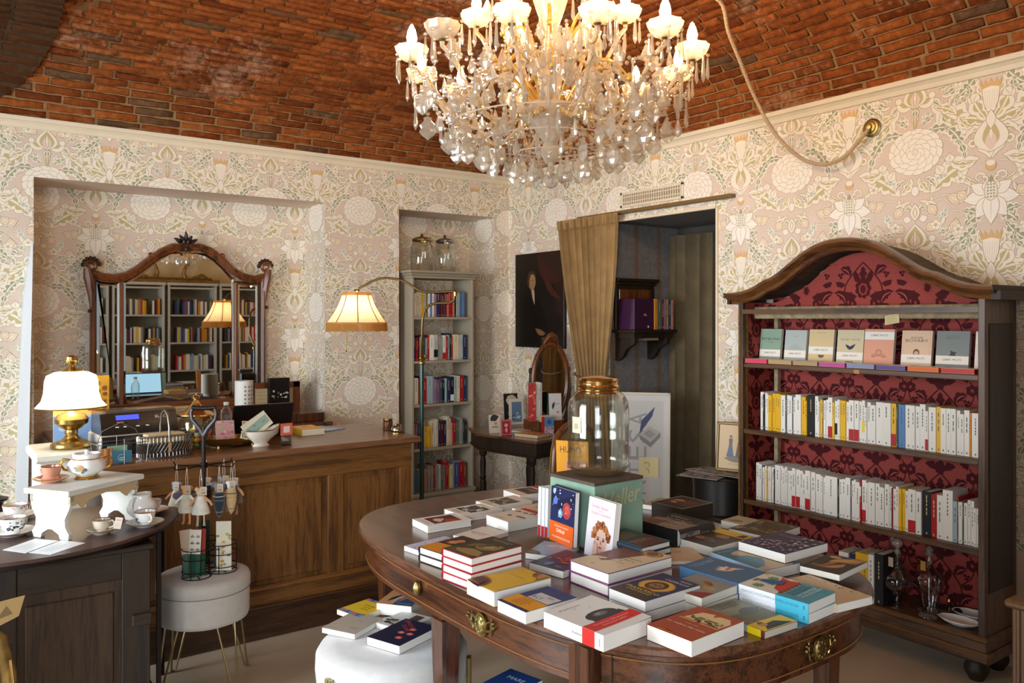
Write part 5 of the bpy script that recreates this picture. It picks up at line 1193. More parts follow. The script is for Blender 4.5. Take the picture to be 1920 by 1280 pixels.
# --- grey bookcase
AXG=Vector((1,0,0));GO=lambda k:Vector((GX0+.024,GY0+.045,GZ[k]));GF=GX1-GX0-.05
G5='M1.6 W1.2 C1.6 C1.1 Y1.4 L1.2 Y.9 K.6 W1.6 B1.3 W1 S1.5 N2.2 D1.2 D1.4 D1.5 S1.2 R1.6:.215 R1.4:.215 O.9 K1.2:.215 L1 G1.2 B1.6 B1.6'
G4='S.6 N1.4 R1.2 K.6 C1 U2:.2 G1 R1 W2.2:.205 Mk2:.205 G1.6 G1 Wr1.6 R1:.19 L1 K.9:.215 R.8 C3:.205 M1.2 L1 N2:.2'
G3='N1.2 W2.0:.21 O.7 K1:.22 C1.2 R2:.205 L3.2:.22 G.8:.22 P1.4 P1.4 U1.6:.2 K1.4 L1 N2:.2 Kx2:.205 L1.8:.205 C1.6:.21 R2.2:.21 N1.6:.21'
G2='W1 P1.4 P1.2 U1 P2:.2 M1 Y1.6:.17 Y1.6:.17 C3:.215 C1.6:.22 N1.2:.205 D2:.205 N1.8:.205 C1.6:.235 C1.2:.22 S.8 R2:.205 T1.2 E.8 G2.2:.215 U1.4 K1'
G1='B3.2:.175 T2.8:.18 U1.2:.175 S1.6:.175 G.9:.20 G.9:.20 G1:.20 G.8:.20 R.8:.205 G1:.20 G.9:.20 M1:.20 M1:.20 E1.2:.195 L1.4:.19 R1.8:.22 Y1:.17 C1.6:.19 G1 A3:.205 R3:.205 H1.6:.195'
for k,(cd_,nm)in enumerate(((G1,'bottom'),(G2,'second lowest'),(G3,'middle'),(G4,'second highest'),(G5,'top'))):
 ln={2:{12:-.0},0:{}}.get(k)
 shelf_row(cd_,GO(k),AXG,GF*(.97 if k!=4 else.94),f'{nm} shelf of grey bookcase',f'paperbacks on the {nm} shelf of the grey bookcase',depth=.15,hmin=.18,hmax=.205,seed=20+k,from_end='lamp end',kind='book')
# --- flat books: hardback or paperback lying with its cover up
def lying(name,lab,bl,br,tl,zt,t,cover,pr,edge=None,hard=False,grp=None,w=None,h=None,n=1,spine=None,dz=0,anchor='BL',curl=0.0,labs=None,page=PAGEW,parent=None,cat='book',hide_lower=False):
 """BL, BR, TL: sighted corners of the top cover (bottom-left, bottom-right, top-left) at height ZT; builds a pile of N"""
 P0,P1,P2=on_z(*bl,zt),on_z(*br,zt),on_z(*tl,zt)
 X=P1-P0;Y=P2-P0;w=w or X.length;h=h or Y.length
 ax=math.atan2(X.y,X.x);ay=math.atan2(Y.y,Y.x)-PI/2
 d=(ay-ax+PI)%(2*PI)-PI;wx,wy=X.length,Y.length;ang=ax+d*(wy/(wx+wy))
 c,s_=math.cos(ang),math.sin(ang);ctr=P0+(X+Y)/2
 if anchor=='BL':org=P0
 if anchor=='C':org=ctr-Vector((c,s_,0))*w/2-Vector((-s_,c,0))*h/2
 if anchor=='BR':org=P1-Vector((c,s_,0))*w
 res=[]
 for k in range(n):
  zb=zt-t*(k+1)
  lb=lab if k==0 else(labs[k-1]if labs else lab)
  root=thing(name,lb,cat,(org.x,org.y,zb),ang+(0 if k==0 else random.uniform(-.02,.02)),grp)
  ed=edge or cover;e=.003 if hard else 0;tb_=.0026 if hard else.0009
  def zc(x,y):return t+curl*max(0,(x/w-.3))**2
  mb=MB();mb.box((0,0,0),(w,h,tb_),0,ed,.0004)
  nx=6;v=[]
  for i in range(nx+1):
   x=w*i/nx;zz=t+curl*(i/nx)**2
   v+=[(x,0,zz-tb_),(x,h,zz-tb_),(x,h,zz),(x,0,zz)]
  mb.add(v,[(4*i+a,4*i+(a+1)%4,4*i+4+(a+1)%4,4*i+4+a)for i in range(nx)for a in range(4)]+[(0,1,2,3),tuple(nx*4+a for a in range(4))],0,ed if hard else cover)
  if hard:mb.add([(-.004*math.sin(PI*i/6),y,t*(.5-.5*math.cos(PI*i/6)))for i in range(7)for y in(0,h)]+[(.003,y,t*(.5-.5*math.cos(PI*i/6)))for i in range(7)for y in(0,h)],[(2*i,2*i+1,2*i+3,2*i+2)for i in range(6)]+[(14+2*i,14+2*i+1,14+2*i+3,14+2*i+2)for i in range(6)],0,spine or ed)
  else:mb.box((-.0006,0,0),(.0012,h,t),0,spine or cover)
  mb.build('cover',M_bookpaint,root,40)
  mb=MB();pg=[]
  for(x,y)in((.001 if not hard else.002,e),(w-e,e),(w-e,h-e),(.001 if not hard else.002,h-e)):pg+=[(x,y)]
  mb.prism(pg,tb_,t-tb_+.0002,'Z',0,page);mb.build('page_block',M_bookpaint,root,0)
  if k==0 or not hide_lower:
   pp=Print().r(0,0,w,h,cover)
   if pr and k==0:pp.items+=pr(w,h).items
   def place(a,b,hh):return(a,b,t+curl*max(0,min(1,a/w))**2+hh)
   if curl:
    it=[];
    for kd,g,cc in pp.items:
     if kd=='p':
      for i in range(nx):
       q=clip_rect(g,w*i/nx,-1,w*(i+1)/nx,2)
       if q:it.append((kd,q,cc))
     else:it.append((kd,g,cc))
    pp.items=it
    base=place
    def place(a,b,hh):
     i=min(nx-1,max(0,int(a/w*nx-1e-9)));f_=a/w*nx-i;z0,z1=curl*(i/nx)**2,curl*((i+1)/nx)**2
     return(a,b,t+z0+(z1-z0)*f_+hh)
   pp.to(MB(),place).build('cover_print',M_bookpaint,root,0)
  res.append(root)
 return res
def lines(pr,x,y,w,n,c,h=.0016,gap=.005,seed=1):
 r_=random.Random(seed)
 for i in range(n):pr.r(x,y-i*gap,x+w*r_.uniform(.6,1),y-i*gap+h,c)
 return pr
def blobs(pr,x0,y0,x1,y1,n,cols,r0,r1,seed=1):
 r_=random.Random(seed)
 for i in range(n):pr.p(clip_rect(disc((r_.uniform(x0,x1),r_.uniform(y0,y1)),r_.uniform(r0,r1),r_.uniform(r0,r1)*.7,9,a0=r_.random()*3),x0,y0,x1,y1)or rect(x0,y0,x0+.001,y0+.001),r_.choice(cols))
 return pr
Z0=TZ+.0006
# 1 rust-red
def c_rust(w,h):
 p=Print();x0,x1,y0,y1=w*.16,w*.97,h*.50,h*.90
 p.p([(x0,y0+.012),(x0+.015,y1-.012),(x0+.05,y1),(w*.5,y1-.002),(w*.55,y1-.022),(w*.62,y1-.004),(x1-.02,y1-.002),(x1,y1-.03),(x1-.004,y0+.012)],'#e3c58c')
 blobs(p,x0+.008,y0+.01,x1-.008,y0+.042,26,['#3a3630','#5d5240','#8a7550','#2e2c2a','#74664a'],.004,.010,3)
 p.r(x0-.006,y0-.003,w*.50,y0+.008,'#c98a4a').r(w*.58,y0-.003,x1+.002,y0+.008,'#c98a4a').r(w*.60,y0+.010,x1-.01,y0+.012,'#5c4228')
 p.t('DAVIDE',w*.52,h*.405,.0046,'#e9c9b4',None,'R').t('ENIA',w*.56,h*.405,.0046,'#e9c9b4').t('La radice del male',w*.5,h*.30,.0095,'#f4ead8',w*.84,'C',shear=.2).r(w*.36,h*.045,w*.52,h*.065,'#6a2c18').p([(w*.18,.002),(w*.60,.002),(w*.55,h*.03),(w*.25,h*.035)],'#c98a2a');return p
lying('novel','thick rust-red novel with tan picture at the table front edge',(1213,1170),(1294.5,1203),(1309,1135),Z0+.040,.040,'#a8482c',c_rust)
# 2 white with red paper band
def c_white(w,h):
 p=Print().t('Ken',w*.36,h*.93,.0035,'#8a8478').t('Kathleen',w*.16,h*.855,.007,'#3c3c40',w*.42).t('1671',w*.36,h*.79,.006,'#b07a72').t('Ada',w*.60,h*.72,.004,'#8a8478')
 p.p(disc((w*.55,h*.46),w*.30,h*.14,22),'#26262a').p([(w*.28,h*.44),(w*.88,h*.44),(w*.96,h*.16),(w*.24,h*.16)],'#2c2c30').p(disc((w*.55,h*.49),w*.14,h*.055,16),'#6d6a68').p(disc((w*.52,h*.50),w*.05,h*.03,10),'#9a9692')
 p.r(0,h*.14,w*1.0,h*.34,'#d8261e').t('Vincitore del premio',w*.5,h*.26,.0062,'#f6d8d0',w*.72,'C').t('Goncourt 2024',w*.5,h*.195,.0062,'#f6d8d0',w*.5,'C');return p
b2=lying('novel','thick white novel with red paper band and dark figure, at table edge',(1132,1191),(1212.5,1155),(1028,1144),Z0+.042,.042,'#ebe8e2',c_white,curl=.004)[0]
h2=(on_z(1028,1144,.82)-on_z(1132,1191,.82)).length
mb=MB();mb.add([(-.0009,h2*.14,.0),(-.0009,h2*.34,.0),(-.0009,h2*.34,.0422),(-.0009,h2*.14,.0422)],[(0,1,2,3)],0,'#d8261e');mb.build('paper_band',M_bookpaint,b2,0)
vs=Print().t('Ken Follett',.0,.0,.007,'#6a6864');pp=Print().t('Kathleen',h2*.50,.017,.0075,'#6a6864').r(h2*.93,.010,h2*.945,.03,'#a8a69e');mb=pp.to(MB(),lambda a,b,hh:(-.0009-hh,h2-a,b));mb.build('spine_print',M_bookpaint,b2,0)
# 3 navy with haloed figure, two copies
def c_navy(w,h):
 p=Print().t('ALDO',w*.74,h*.90,.0105,'#eeeae0',None,'C').t('CAZZULLO',w*.62,h*.81,.0105,'#eeeae0',w*.62,'C')
 p.p(disc((w*.5,h*.54),w*.39,h*.225,30),'#c8913a').p(disc((w*.5,h*.54),w*.355,h*.20,30),'#d9a54a').p(disc((w*.5,h*.54),w*.24,h*.165,24),'#4a3420').p(disc((w*.5,h*.52),w*.165,h*.125,20),'#9a6e46').p([(w*.02,0),(w*.16,h*.22),(w*.38,h*.36),(w*.62,h*.36),(w*.84,h*.22),(w*.98,0)],'#4b382a')
 p.p(disc((w*.44,h*.55),.006,.0035,10),'#3a2616').p(disc((w*.57,h*.55),.006,.0035,10),'#3a2616').p([(w*.49,h*.55),(w*.53,h*.55),(w*.54,h*.49),(w*.48,h*.49)],'#86583a').r(w*.45,h*.455,w*.56,h*.465,'#6a3a2a').p([(w*.34,h*.50),(w*.40,h*.42),(w*.62,h*.42),(w*.67,h*.50),(w*.60,h*.45),(w*.42,h*.45)],'#4a3420')
 p.t('FRANCESCO',w*.5,h*.245,.016,'#e8c520',w*.86,'C').t('IL PRIMO ITALIANO',w*.5,h*.185,.0072,'#e4ddd0',w*.62,'C');return p
lying('biography','navy book with gold-haloed figure, upper of its two copies',(1141.6,1101.7),(1209.5,1127.5),(1243,1073.6),Z0+.060,.030,'#2c3054',c_navy,n=2,grp='navy books with haloed figure',labs=['lower navy copy directly beneath the one with gold-haloed figure'],page='#d8d4cc')
# 4 cream with brown figure, purple boards, two copies
def c_barb(w,h):
 p=Print().p([(0,h*.30),(w*.10,h*.36),(w*.30,h*.40),(w*.36,h*.34),(w*.44,h*.38),(w*.52,h*.52),(w*.60,h*.70),(w*.66,h*.86),(w*.62,h),(0,h)],'#7c5144').p([(w*.22,h*.30),(w*.40,h*.40),(w*.46,h*.36),(w*.36,h*.28)],'#6b4630')
 p.p(disc((w*.66,h*.89),w*.24,h*.105,22),'#9a6e3c').p(disc((w*.66,h*.89),w*.18,h*.08,18),'#c0955a').p(disc((w*.66,h*.90),w*.12,h*.07,16),'#7c5634')
 p.t('Alessandro',w*.62,h*.56,.011,'#4a4034',w*.56,'C').t('Barbero',w*.62,h*.485,.011,'#4a4034',w*.42,'C').t('San',w*.58,h*.42,.009,'#4a4034',None,'C').t('Francesco',w*.56,h*.355,.009,'#7a6a58',w*.44,'C').r(w*.34,h*.12,w*.44,h*.13,'#4a4034');return p
lying('biography','cream purple-edged hardback with brown robed figure, upper of two',(1068,1049.4),(1133.7,1076.7),(1181,1019),Z0+.070,.035,'#dcc6a0',c_barb,edge='#7c3a72',hard=True,n=2,grp='cream hardbacks with purple boards',labs=['lower purple-edged hardback directly beneath the one with brown robed figure'])
# 5 yellow with dark sunflower
def c_sun(w,h):
 p=Print();
 for k in range(26):
  a=-.2+k*.075;p.p(blade((w*.10,-h*.0),(w*.10+.070*math.cos(a*1.2),h*.02+.065*math.sin(a*1.2)),.008,.05),'#7a3c1e' if k%2 else '#4c2224')
 p.p(clip_rect(disc((w*.12,h*.05),.040,n=20),0,0,w,h),'#4a1f24').p([(0,0),(w*.5,0),(w*.30,h*.05),(0,h*.10)],'#8a4a22').p([(w*.55,h),(w*.60,h*.88),(w*.75,h*.80),(w*.85,h*.84),(w,h*.70),(w,h)],'#7a4426').p([(w*.72,h),(w*.80,h*.86),(w,h*.76),(w,h)],'#b4763a')
 p.t('LUCREZIA',w*.5,h*.62,.006,'#8a6a20',w*.5,'C').t('LERRO',w*.5,h*.57,.005,'#f0dc8a',w*.42,'C').r(w*.04,h*.02,w*.12,h*.03,'#e8d8c0');return p
lying('novel','thick yellow novel with dark sunflower on its cover',(875.6,1087),(928,1109.8),(985,1062),Z0+.043,.043,'#dcae22',c_sun,h=.215,curl=.003)
# 6 blue with orange paper band
def c_blue(w,h):
 p=Print().p([(w*.25,h*.44),(w*.95,h*.44),(w*.95,h*.72),(w*.25,h*.72)],'#cfcbc4').p([(w*.25,h*.60),(w*.95,h*.60),(w*.95,h*.605),(w*.25,h*.605)],'#8a8884').t('Michele',w*.72,h*.655,.006,'#4a4c56',None,'C').t('SERRA',w*.72,h*.625,.007,'#4a4c56',None,'C').t('ACI',w*.42,h*.49,.018,'#22263a',None,'C')
 p.r(0,h*.07,w,h*.42,'#e89a18').p([(0,h*.0),(w,0),(w,h*.065),(0,h*.065)],'#232a52');lines(p,w*.22,h*.36,w*.62,5,'#8a5a10',.0032,.0105,4);return p
lying('novel','dark blue novel with broad orange paper band at the table edge',(932.7,1124),(995,1150.5),(1043,1095),Z0+.034,.034,'#2c3a72',c_blue,w=.128,h=.192)
# 7 red-edged, old painting on the cover, four copies
def c_paint(w,h):
 p=Print().r(0,0,w,h,'#3a2f1e').p([(0,h*.02),(w*.9,0),(w*.98,h*.20),(w*.6,h*.30),(w*.1,h*.22)],'#54462c').p(disc((w*.60,h*.52),w*.26,h*.16,20),'#8a6c40').p(disc((w*.62,h*.56),w*.14,h*.085,16),'#b39260').p([(w*.15,h*.20),(w*.5,h*.34),(w*.85,h*.30),(w,h*.12),(w*.7,h*.08),(w*.3,h*.10)],'#9c7d4a').p([(w*.30,h*.56),(w*.50,h*.70),(w*.70,h*.68),(w*.55,h*.52),(w*.42,h*.46)],'#4a4a2a').p(blade((w*.22,h*.34),(w*.46,h*.62),.03,.3),'#7a5c34')
 for k in range(7):p.p(stroke([(w*(.74+k*.02),h*.72),(w*(.80+k*.02),h*.58),(w*(.78+k*.02),h*.46)],.002),'#a88a54')
 p.t('LA VITA DEGLI ALTRI',w*.52,h*.90,.004,'#e0d6c0',w*.62,'C').t('NELLE CASE',w*.5,h*.86,.004,'#e0d6c0',w*.5,'C');return p
lying('hardback','red-edged hardback with old painting cover, topmost of its pile of four',(829,1027.3),(879,1050),(930,1000),Z0+.100,.025,'#3a2f1e',c_paint,edge='#b02a34',hard=True,n=4,grp='red-edged hardbacks in a pile of four',labs=['red-edged hardback second from the top in the pile of four','red-edged hardback third from the top in the pile of four','red-edged hardback at the bottom of the pile of four'],w=.150,h=.215)
# 8 dark-edged with orange cover, two copies
def c_org(w,h):return Print().p([(0,0),(w*.9,0),(w*.7,h*.45),(0,h*.40)],'#d98a18').p(disc((w*.3,h*.62),.026,n=16),'#c96a3c').p(disc((w*.3,h*.62),.018,n=16),'#e8a070').p([(w*.05,h*.50),(w*.5,h*.56),(w*.6,h*.75),(w*.1,h*.8)],'#4a2a1c').p(disc((w*.34,h*.60),.020,.016,14),'#d98a58').p(disc((w*.42,h*.72),.018,n=14),'#c97a50')
lying('hardback','black-edged hardback with orange cover, upper of two behind the red-edged pile',(785.6,1024),(832,1043),(868,1001),Z0+.052,.026,'#31201a',c_org,edge='#26222a',hard=True,n=2,grp='black-edged orange hardbacks',labs=['lower black-edged hardback of the two beside the red-edged pile'],w=.128,h=.20,page='#e4dcc4')
# 9 pale lavender, jutting over the edge
def c_lav(w,h):p=Print();return blobs(p,.002,.002,w-.002,h-.002,70,['#7a74a4','#9a96bc','#c0bcd4','#5e5a8a'],.002,.005,8)
lying('slim_paperback','slim lavender speckled paperback jutting out from under the orange hardbacks',(758,1023),(803,1045),(835,1000),Z0+.018,.018,'#cfccdc',c_lav,w=.135,h=.19)
# 10 the white group at the far end
def framed(cols,seed,big='#3a3a3a',title=None):
 def f(w,h):
  p=Print().r(w*.14,h*.22,w*.88,h*.74,big);blobs(p,w*.14,h*.22,w*.88,h*.74,22,cols,.008,.022,seed);lines(p,w*.2,h*.13,w*.55,2,'#7a746c',.002,.008,seed);return p
 return f
def c_red(w,h):return Print().r(w*.14,h*.20,w*.88,h*.82,'#5e1f1a').p([(w*.5,h*.55),(w*.7,h*.82),(w*.88,h*.78),(w*.86,h*.45)],'#a83a30').p([(w*.32,h*.42),(w*.45,h*.56),(w*.62,h*.48),(w*.78,h*.36),(w*.55,h*.30),(w*.38,h*.32)],'#d8b4a4').p([(w*.14,h*.6),(w*.4,h*.82),(w*.14,h*.82)],'#2a1c18').r(w*.2,h*.10,w*.8,h*.115,'#6a645c')
lying('art_novel','white novel with dark red painting, nearest the table side',(773.4,972.7),(829,999),(833,964),Z0+.028,.028,'#e6ddd0',c_red,h=.20,w=.135,edge='#efece6',hard=True)
lying('art_novel','white novel with black and white photograph of hands',(833,954),(891.4,976.6),(887.5,945.3),Z0+.029,.029,'#e2d8c8',framed(['#e8e4dc','#22201e','#c0bab0','#4a4642','#efece6'],5,'#55504a'),h=.21,w=.14,edge='#efece6',hard=True)
lying('art_novel','white novel with greyish-green landscape picture, behind the hands one',(892,939),(952,960),(945,930.5),Z0+.030,.030,'#e4d6c2',framed(['#6a6456','#3a362e','#8a7f6a','#c9b9a0','#4a4c44'],9,'#55504a'),h=.21,w=.145,edge='#efece6',hard=True)
def c_bird(w,h):
 p=Print().p([(0,h*.86),(w,h*.86),(w,h),(0,h)],'#b8322a')
 for x,y,a in((.22,.66,.6),(.50,.70,.3),(.76,.72,.8),(.68,.46,-.3),(.40,.36,.1),(.88,.40,.5)):p.p(blade((w*x-.014,h*y),(w*x+.016,h*y+.010*a),.016,a),'#4a4a86').p(blade((w*x-.004,h*y-.006),(w*x+.006,h*y+.014),.007,a),'#2e2c5c')
 return lines(p,w*.25,h*.12,w*.6,2,'#7a746c',.002,.007,4)
lying('bird_book','thick cream book with red strip and small purple bird drawings',(911.7,964.8),(972.7,989),(966,953),Z0+.040,.040,'#dfcfb8',c_bird,h=.20,edge='#f0ece4',spine='#b8322a',w=.15)
def c_land(w,h):return Print().p([(0,h*.80),(w,h*.84),(w,h),(0,h)],'#c8362c').p([(w*.1,h*.25),(w*.95,h*.25),(w*.95,h*.72),(w*.1,h*.74)],'#5c4e42').p(blade((w*.2,h*.35),(w*.7,h*.42),.03,.2),'#2a2622').p(blade((w*.3,h*.5),(w*.9,h*.6),.03,.1),'#8a7a66')
lying('art_novel','thick white book with red strip and brown photograph, farthest on the table',(943.8,918),(1001.6,939.8),(992,911),Z0+.034,.034,'#e0cdb6',c_land,h=.19,w=.15,edge='#f0ece4',spine='#c8362c')
lying('cream_paperback','plain cream paperback with three letters beside the bird book',(960,952),(1012,971),(1010,940),Z0+.030,.030,'#dcc2a4',lambda w,h:Print().t('JOE',w*.5,h*.5,.020,'#6a5844',None,'C'),h=.17,w=.13)
lying('white_paperback','white paperback with black and red title between painting novel and bird book',(850,1003),(905,1021),(905,982),Z0+.016,.016,'#e6d9cc',lambda w,h:Print().t('BERNARD',w*.45,h*.48,.012,'#3a3634',w*.7,'C').t('BERNARD',w*.5,h*.38,.009,'#a8483a',w*.5,'C'),h=.17,w=.13)
# 11 sky-blue and purple covers in the middle
def c_sky(w,h):return Print().r(0,0,w,h,'#8ba2b4').p([(0,0),(w*.45,0),(w*.30,h*.2),(0,h*.28)],'#4c4228').p([(0,h*.08),(w*.30,h*.05),(w*.18,h*.2),(0,h*.2)],'#8a744a').p(disc((w*.6,h*.7),.05,.02,16),'#a9b9c4').t('Ali',w*.55,h*.62,.016,'#5a7fae',None,'C',shear=.3)
lying('novel','pale sky-blue novel with bronze corner, in front of the planets book',(985,1036),(1040,1052),(1010,1003),Z0+.020,.020,'#8ba2b4',c_sky,h=.17,w=.135)
def c_pur(w,h):
 p=Print().r(0,0,w,h,'#33315c').p([(0,h*.55),(w,h*.7),(w,h),(0,h)],'#4c2f4c').p([(0,0),(w,0),(w,h*.25),(0,h*.3)],'#2a3a56')
 blobs(p,w*.08,h*.38,w*.85,h*.66,26,['#c9502a','#e07a3a','#a83c34','#d88a9a','#6a2a2a'],.004,.011,12);p.p(blade((w*.5,h*.3),(w*.98,h*.42),.02,.1),'#b0583a').t('Emanuele',w*.6,h*.84,.006,'#d8843c',None,'C').p(disc((w*.4,h*.18),.014,.022,12),'#6a86b0').r(w*.62,h*.12,w*.80,h*.14,'#b8b8c8');return p
lying('novel','dark purple novel with orange and pink flowers across the cover',(992,1054),(1066,1084),(1058,1021),Z0+.024,.024,'#33315c',c_pur,h=.20,w=.145)
# 14 dark slate-blue pile
def c_slate(w,h):return Print().r(0,0,w,h,'#37474f').p([(0,0),(w*.75,0),(w*.95,h*.5),(w*.2,h*.42)],'#5a2f26').p([(w*.1,h*.5),(w*.8,h*.55),(w*.7,h*.85),(w*.2,h*.8)],'#6d5c48').p([(0,h*.02),(.008,h*.02),(.008,h),(0,h)],'#2d6f94').t('JOEL DICKER',w*.44,h*.34,.0058,'#d6c8b8',w*.62,'C').t('LA VERITA',w*.5,h*.27,.0058,'#d6c8b8',w*.6,'C')
lying('thriller','slate-blue and brown hardback, topmost of its pile of four beside the tin',(1203,1027),(1260,1010),(1122,1001),Z0+.084,.021,'#37474f',c_slate,edge='#1e2a38',hard=True,n=4,grp='slate-blue hardbacks beside the tin',labs=['slate-blue hardback second from the top beside the tin','slate-blue hardback third from the top beside the tin','slate-blue hardback at the bottom of the pile beside the tin'],w=.145,h=.21,page='#d6d2c8')
# 15, 16 thick volume with lettered spine, boxed volume behind it
def c_ult(w,h):
 p=Print().r(0,0,w,h,'#1c1a1a').p([(0,0),(w*.62,0),(w*.52,h*.2),(w*.60,h*.35),(w*.50,h*.55),(w*.58,h*.75),(w*.48,h),(0,h)],'#94887e')
 for k in range(9):p.p(blade((w*(.05+.06*k),h*(.1+.08*(k%4))),(w*(.10+.06*k),h*(.45+.1*(k%3))),.008,.4),'#6a4a34' if k%2 else '#b4a89c')
 p.p([(0,h*.55),(w*.4,h*.6),(w*.3,h),(0,h)],'#7a5240');return p.t('Oliver',w*.74,h*.62,.018,'#e4ded2',h*.5,'C',-PI/2).t('Lo sguardo',w*.60,h*.5,.012,'#e4ded2',h*.66,'C',-PI/2)
u15=lying('large_novel','very thick dark hardback with large pale word on its rounded spine',(1270,993.8),(1350,965.6),(1206,968.8),Z0+.062,.062,'#1c1a1a',c_ult,w=.20,h=.19)[0]
mb=MB();mb.lathe([(.031,0),(.031,.20)],20);q=MB(Matrix.Translation((0,.0,.031))@Matrix.Rotation(PI/2,4,'Y'));q.add([p for p in[v for v in mb.v]],mb.f,0,'#2a2624');
sp=MB();pts=[(.010*0-.016*math.sin(PI*i/10),.031-.031*math.cos(PI*i/10))for i in range(11)]
sp.add([(x,-.016*math.sin(PI*i/10),pts[i][1])for i in range(11)for x in(0,.20)],[(2*i,2*i+1,2*i+3,2*i+2)for i in range(10)],0,'#2a2624');sp.build('rounded_spine',M_bookpaint,u15,60)
pr=Print().r(.0,.012,.11,.050,'#8a8078').p(blade((.02,.02),(.08,.045),.02,.3),'#5c5450').p(blade((.04,.045),(.10,.018),.012,-.3),'#b0a69a').t("L'ultimo",.120,.022,.020,'#ded6c4',.072)
pr.to(MB(),lambda a,b,hh:(a,-.0165-hh,b)).build('spine_print',M_bookpaint,u15,0)
def c_box(w,h):return Print().r(0,0,w,h,'#d9d2c4').r(.003,.003,w-.003,h-.003,'#2a1c14').p([(w*.1,h*.2),(w*.9,h*.25),(w*.85,h*.75),(w*.15,h*.7)],'#5a2c1a').p(blade((w*.15,h*.55),(w*.5,h*.6),.03,.2),'#b98a5a').p(blade((w*.2,h*.4),(w*.45,h*.35),.02,.2),'#c99a6a').t('Memorie',w*.68,h*.5,.014,'#a84a34',None,'C',shear=.2)
lying('boxed_book','dark brown boxed book outlined in white, behind the thick dark hardback',(1222,940),(1300,962),(1294,923.4),Z0+.066,.066,'#2a1c14',c_box,w=.17,h=.19,page='#2c241c')
lying('green_paperback','pale green paperback peeping out between tin and boxed book',(1205,945),(1238,955),(1232,925),Z0+.02,.02,'#a8a468',lambda w,h:lines(Print(),w*.2,h*.7,w*.5,3,'#6a6a40'),w=.11,h=.17)
# 17 brown portrait with yellow band
def c_port(w,h):return Print().r(0,0,w,h,'#3c2419').p([(w*.45,0),(w,0),(w,h*.62),(w*.75,h*.55),(w*.5,h*.3)],'#4a4a4e').p(disc((w*.52,h*.62),.026,.024,16),'#a86a44').p(disc((w*.60,h*.60),.018,.016,14),'#b97a50').p(disc((w*.22,h*.32),.020,.018,14),'#96502c').t('LA VITA',w*.34,h*.36,.010,'#e6dccb',w*.42,'C',shear=.15).t('DI PICCOLO',w*.40,h*.27,.010,'#e6dccb',w*.6,'C',shear=.15).r(0,h*.74,w,h,'#e4c21c').p(lines(Print(),0,0,1,0,'#000000').items and[]or[(w*.72,h*.77),(w*.95,h*.78),(w*.9,h*.95),(w*.75,h*.94)],'#3a3236')
lying('biography','brown portrait book with yellow band across its top',(1275,1009),(1335,1034),(1347,984),Z0+.034,.034,'#3c2419',c_port,w=.15,h=.235,spine='#d6d0c4')
# 18, 19 old painting and cream books behind
lying('art_book','brown art book with old group painting near the bookcase',(1366,990),(1440,1010),(1425,968),Z0+.028,.028,'#4a3826',lambda w,h:blobs(Print().r(0,0,w,h,'#4a3c28'),.004,.004,w-.004,h-.004,34,['#6a5434','#8a6a3c','#2e261c','#a8843c','#b49a72','#5a5a3c'],.008,.02,21).t('ANIMA',w*.5,h*.2,.010,'#e4c48c',w*.7,'C'),w=.17,h=.23)
lying('cream_paperback','pale olive paperback at the far right corner behind the yellow band',(1352,975),(1395,986),(1388,962),Z0+.030,.030,'#b9ae88',lambda w,h:Print().p(blade((w*.1,h*.2),(w*.8,h*.3),.04,.2),'#8a6a4c'),w=.10,h=.12)
# 20 purple blossom
def c_blos(w,h):p=Print().r(0,0,w,h,'#3b3452');blobs(p,.002,.002,w-.002,h*.52,90,['#c9b6b4','#e2d2ca','#8a7a8c','#5e5272','#b49a9c'],.003,.008,31);blobs(p,w*.55,h*.5,w-.002,h*.95,22,['#d8c6c0','#c0aab0','#8a7a8c'],.004,.011,32);return p.t('TUTTO QUEL BLU',w*.40,h*.78,.006,'#d8cdd8',w*.5,'C').t('DI NOTTE',w*.42,h*.72,.006,'#b98a7c',w*.4,'C').t('ROMANZO',w*.72,h*.86,.004,'#d8cdd8')
lying('novel','purple blossom-covered novel lying toward the red-lined bookcase',(1385,1014.7),(1483,1047),(1464,990.5),Z0+.066,.030,'#3b3452',c_blos,w=.19,h=.235,spine='#c6d2dc')
# 21 sea-blue with sand-coloured coast
def c_sea(w,h):return Print().r(0,0,w,h,'#2c6a86').p([(w*.0,h*.0),(w*.8,0),(w,h*.15),(w,h*.70),(w*.7,h*.55),(w*.5,h*.32),(w*.28,h*.16),(0,h*.12)],'#b59a74').p(disc((w*.55,h*.74),.05,.028,20),'#c4a67c').p([(w*.42,h*.70),(w*.70,h*.66),(w*.80,h*.45),(w*.6,h*.4),(w*.52,h*.55)],'#bfa178').p([(w*.8,h*.05),(w,h*.1),(w,h*.6),(w*.86,h*.4)],'#7c745c').t('Il mare',w*.30,h*.90,.009,'#cfe0e6',w*.4,'C').t('C',w*.42,h*.22,.010,'#7a8a8c').t('C',w*.5,h*.16,.010,'#7a8a8c')
lying('novel','sea-blue novel with sand-coloured coastline, under the purple blossom one',(1433,1069.5),(1498.5,1053),(1337,1034),Z0+.034,.034,'#2c6a86',c_sea,w=.165,h=.24,spine='#b4d2e6')
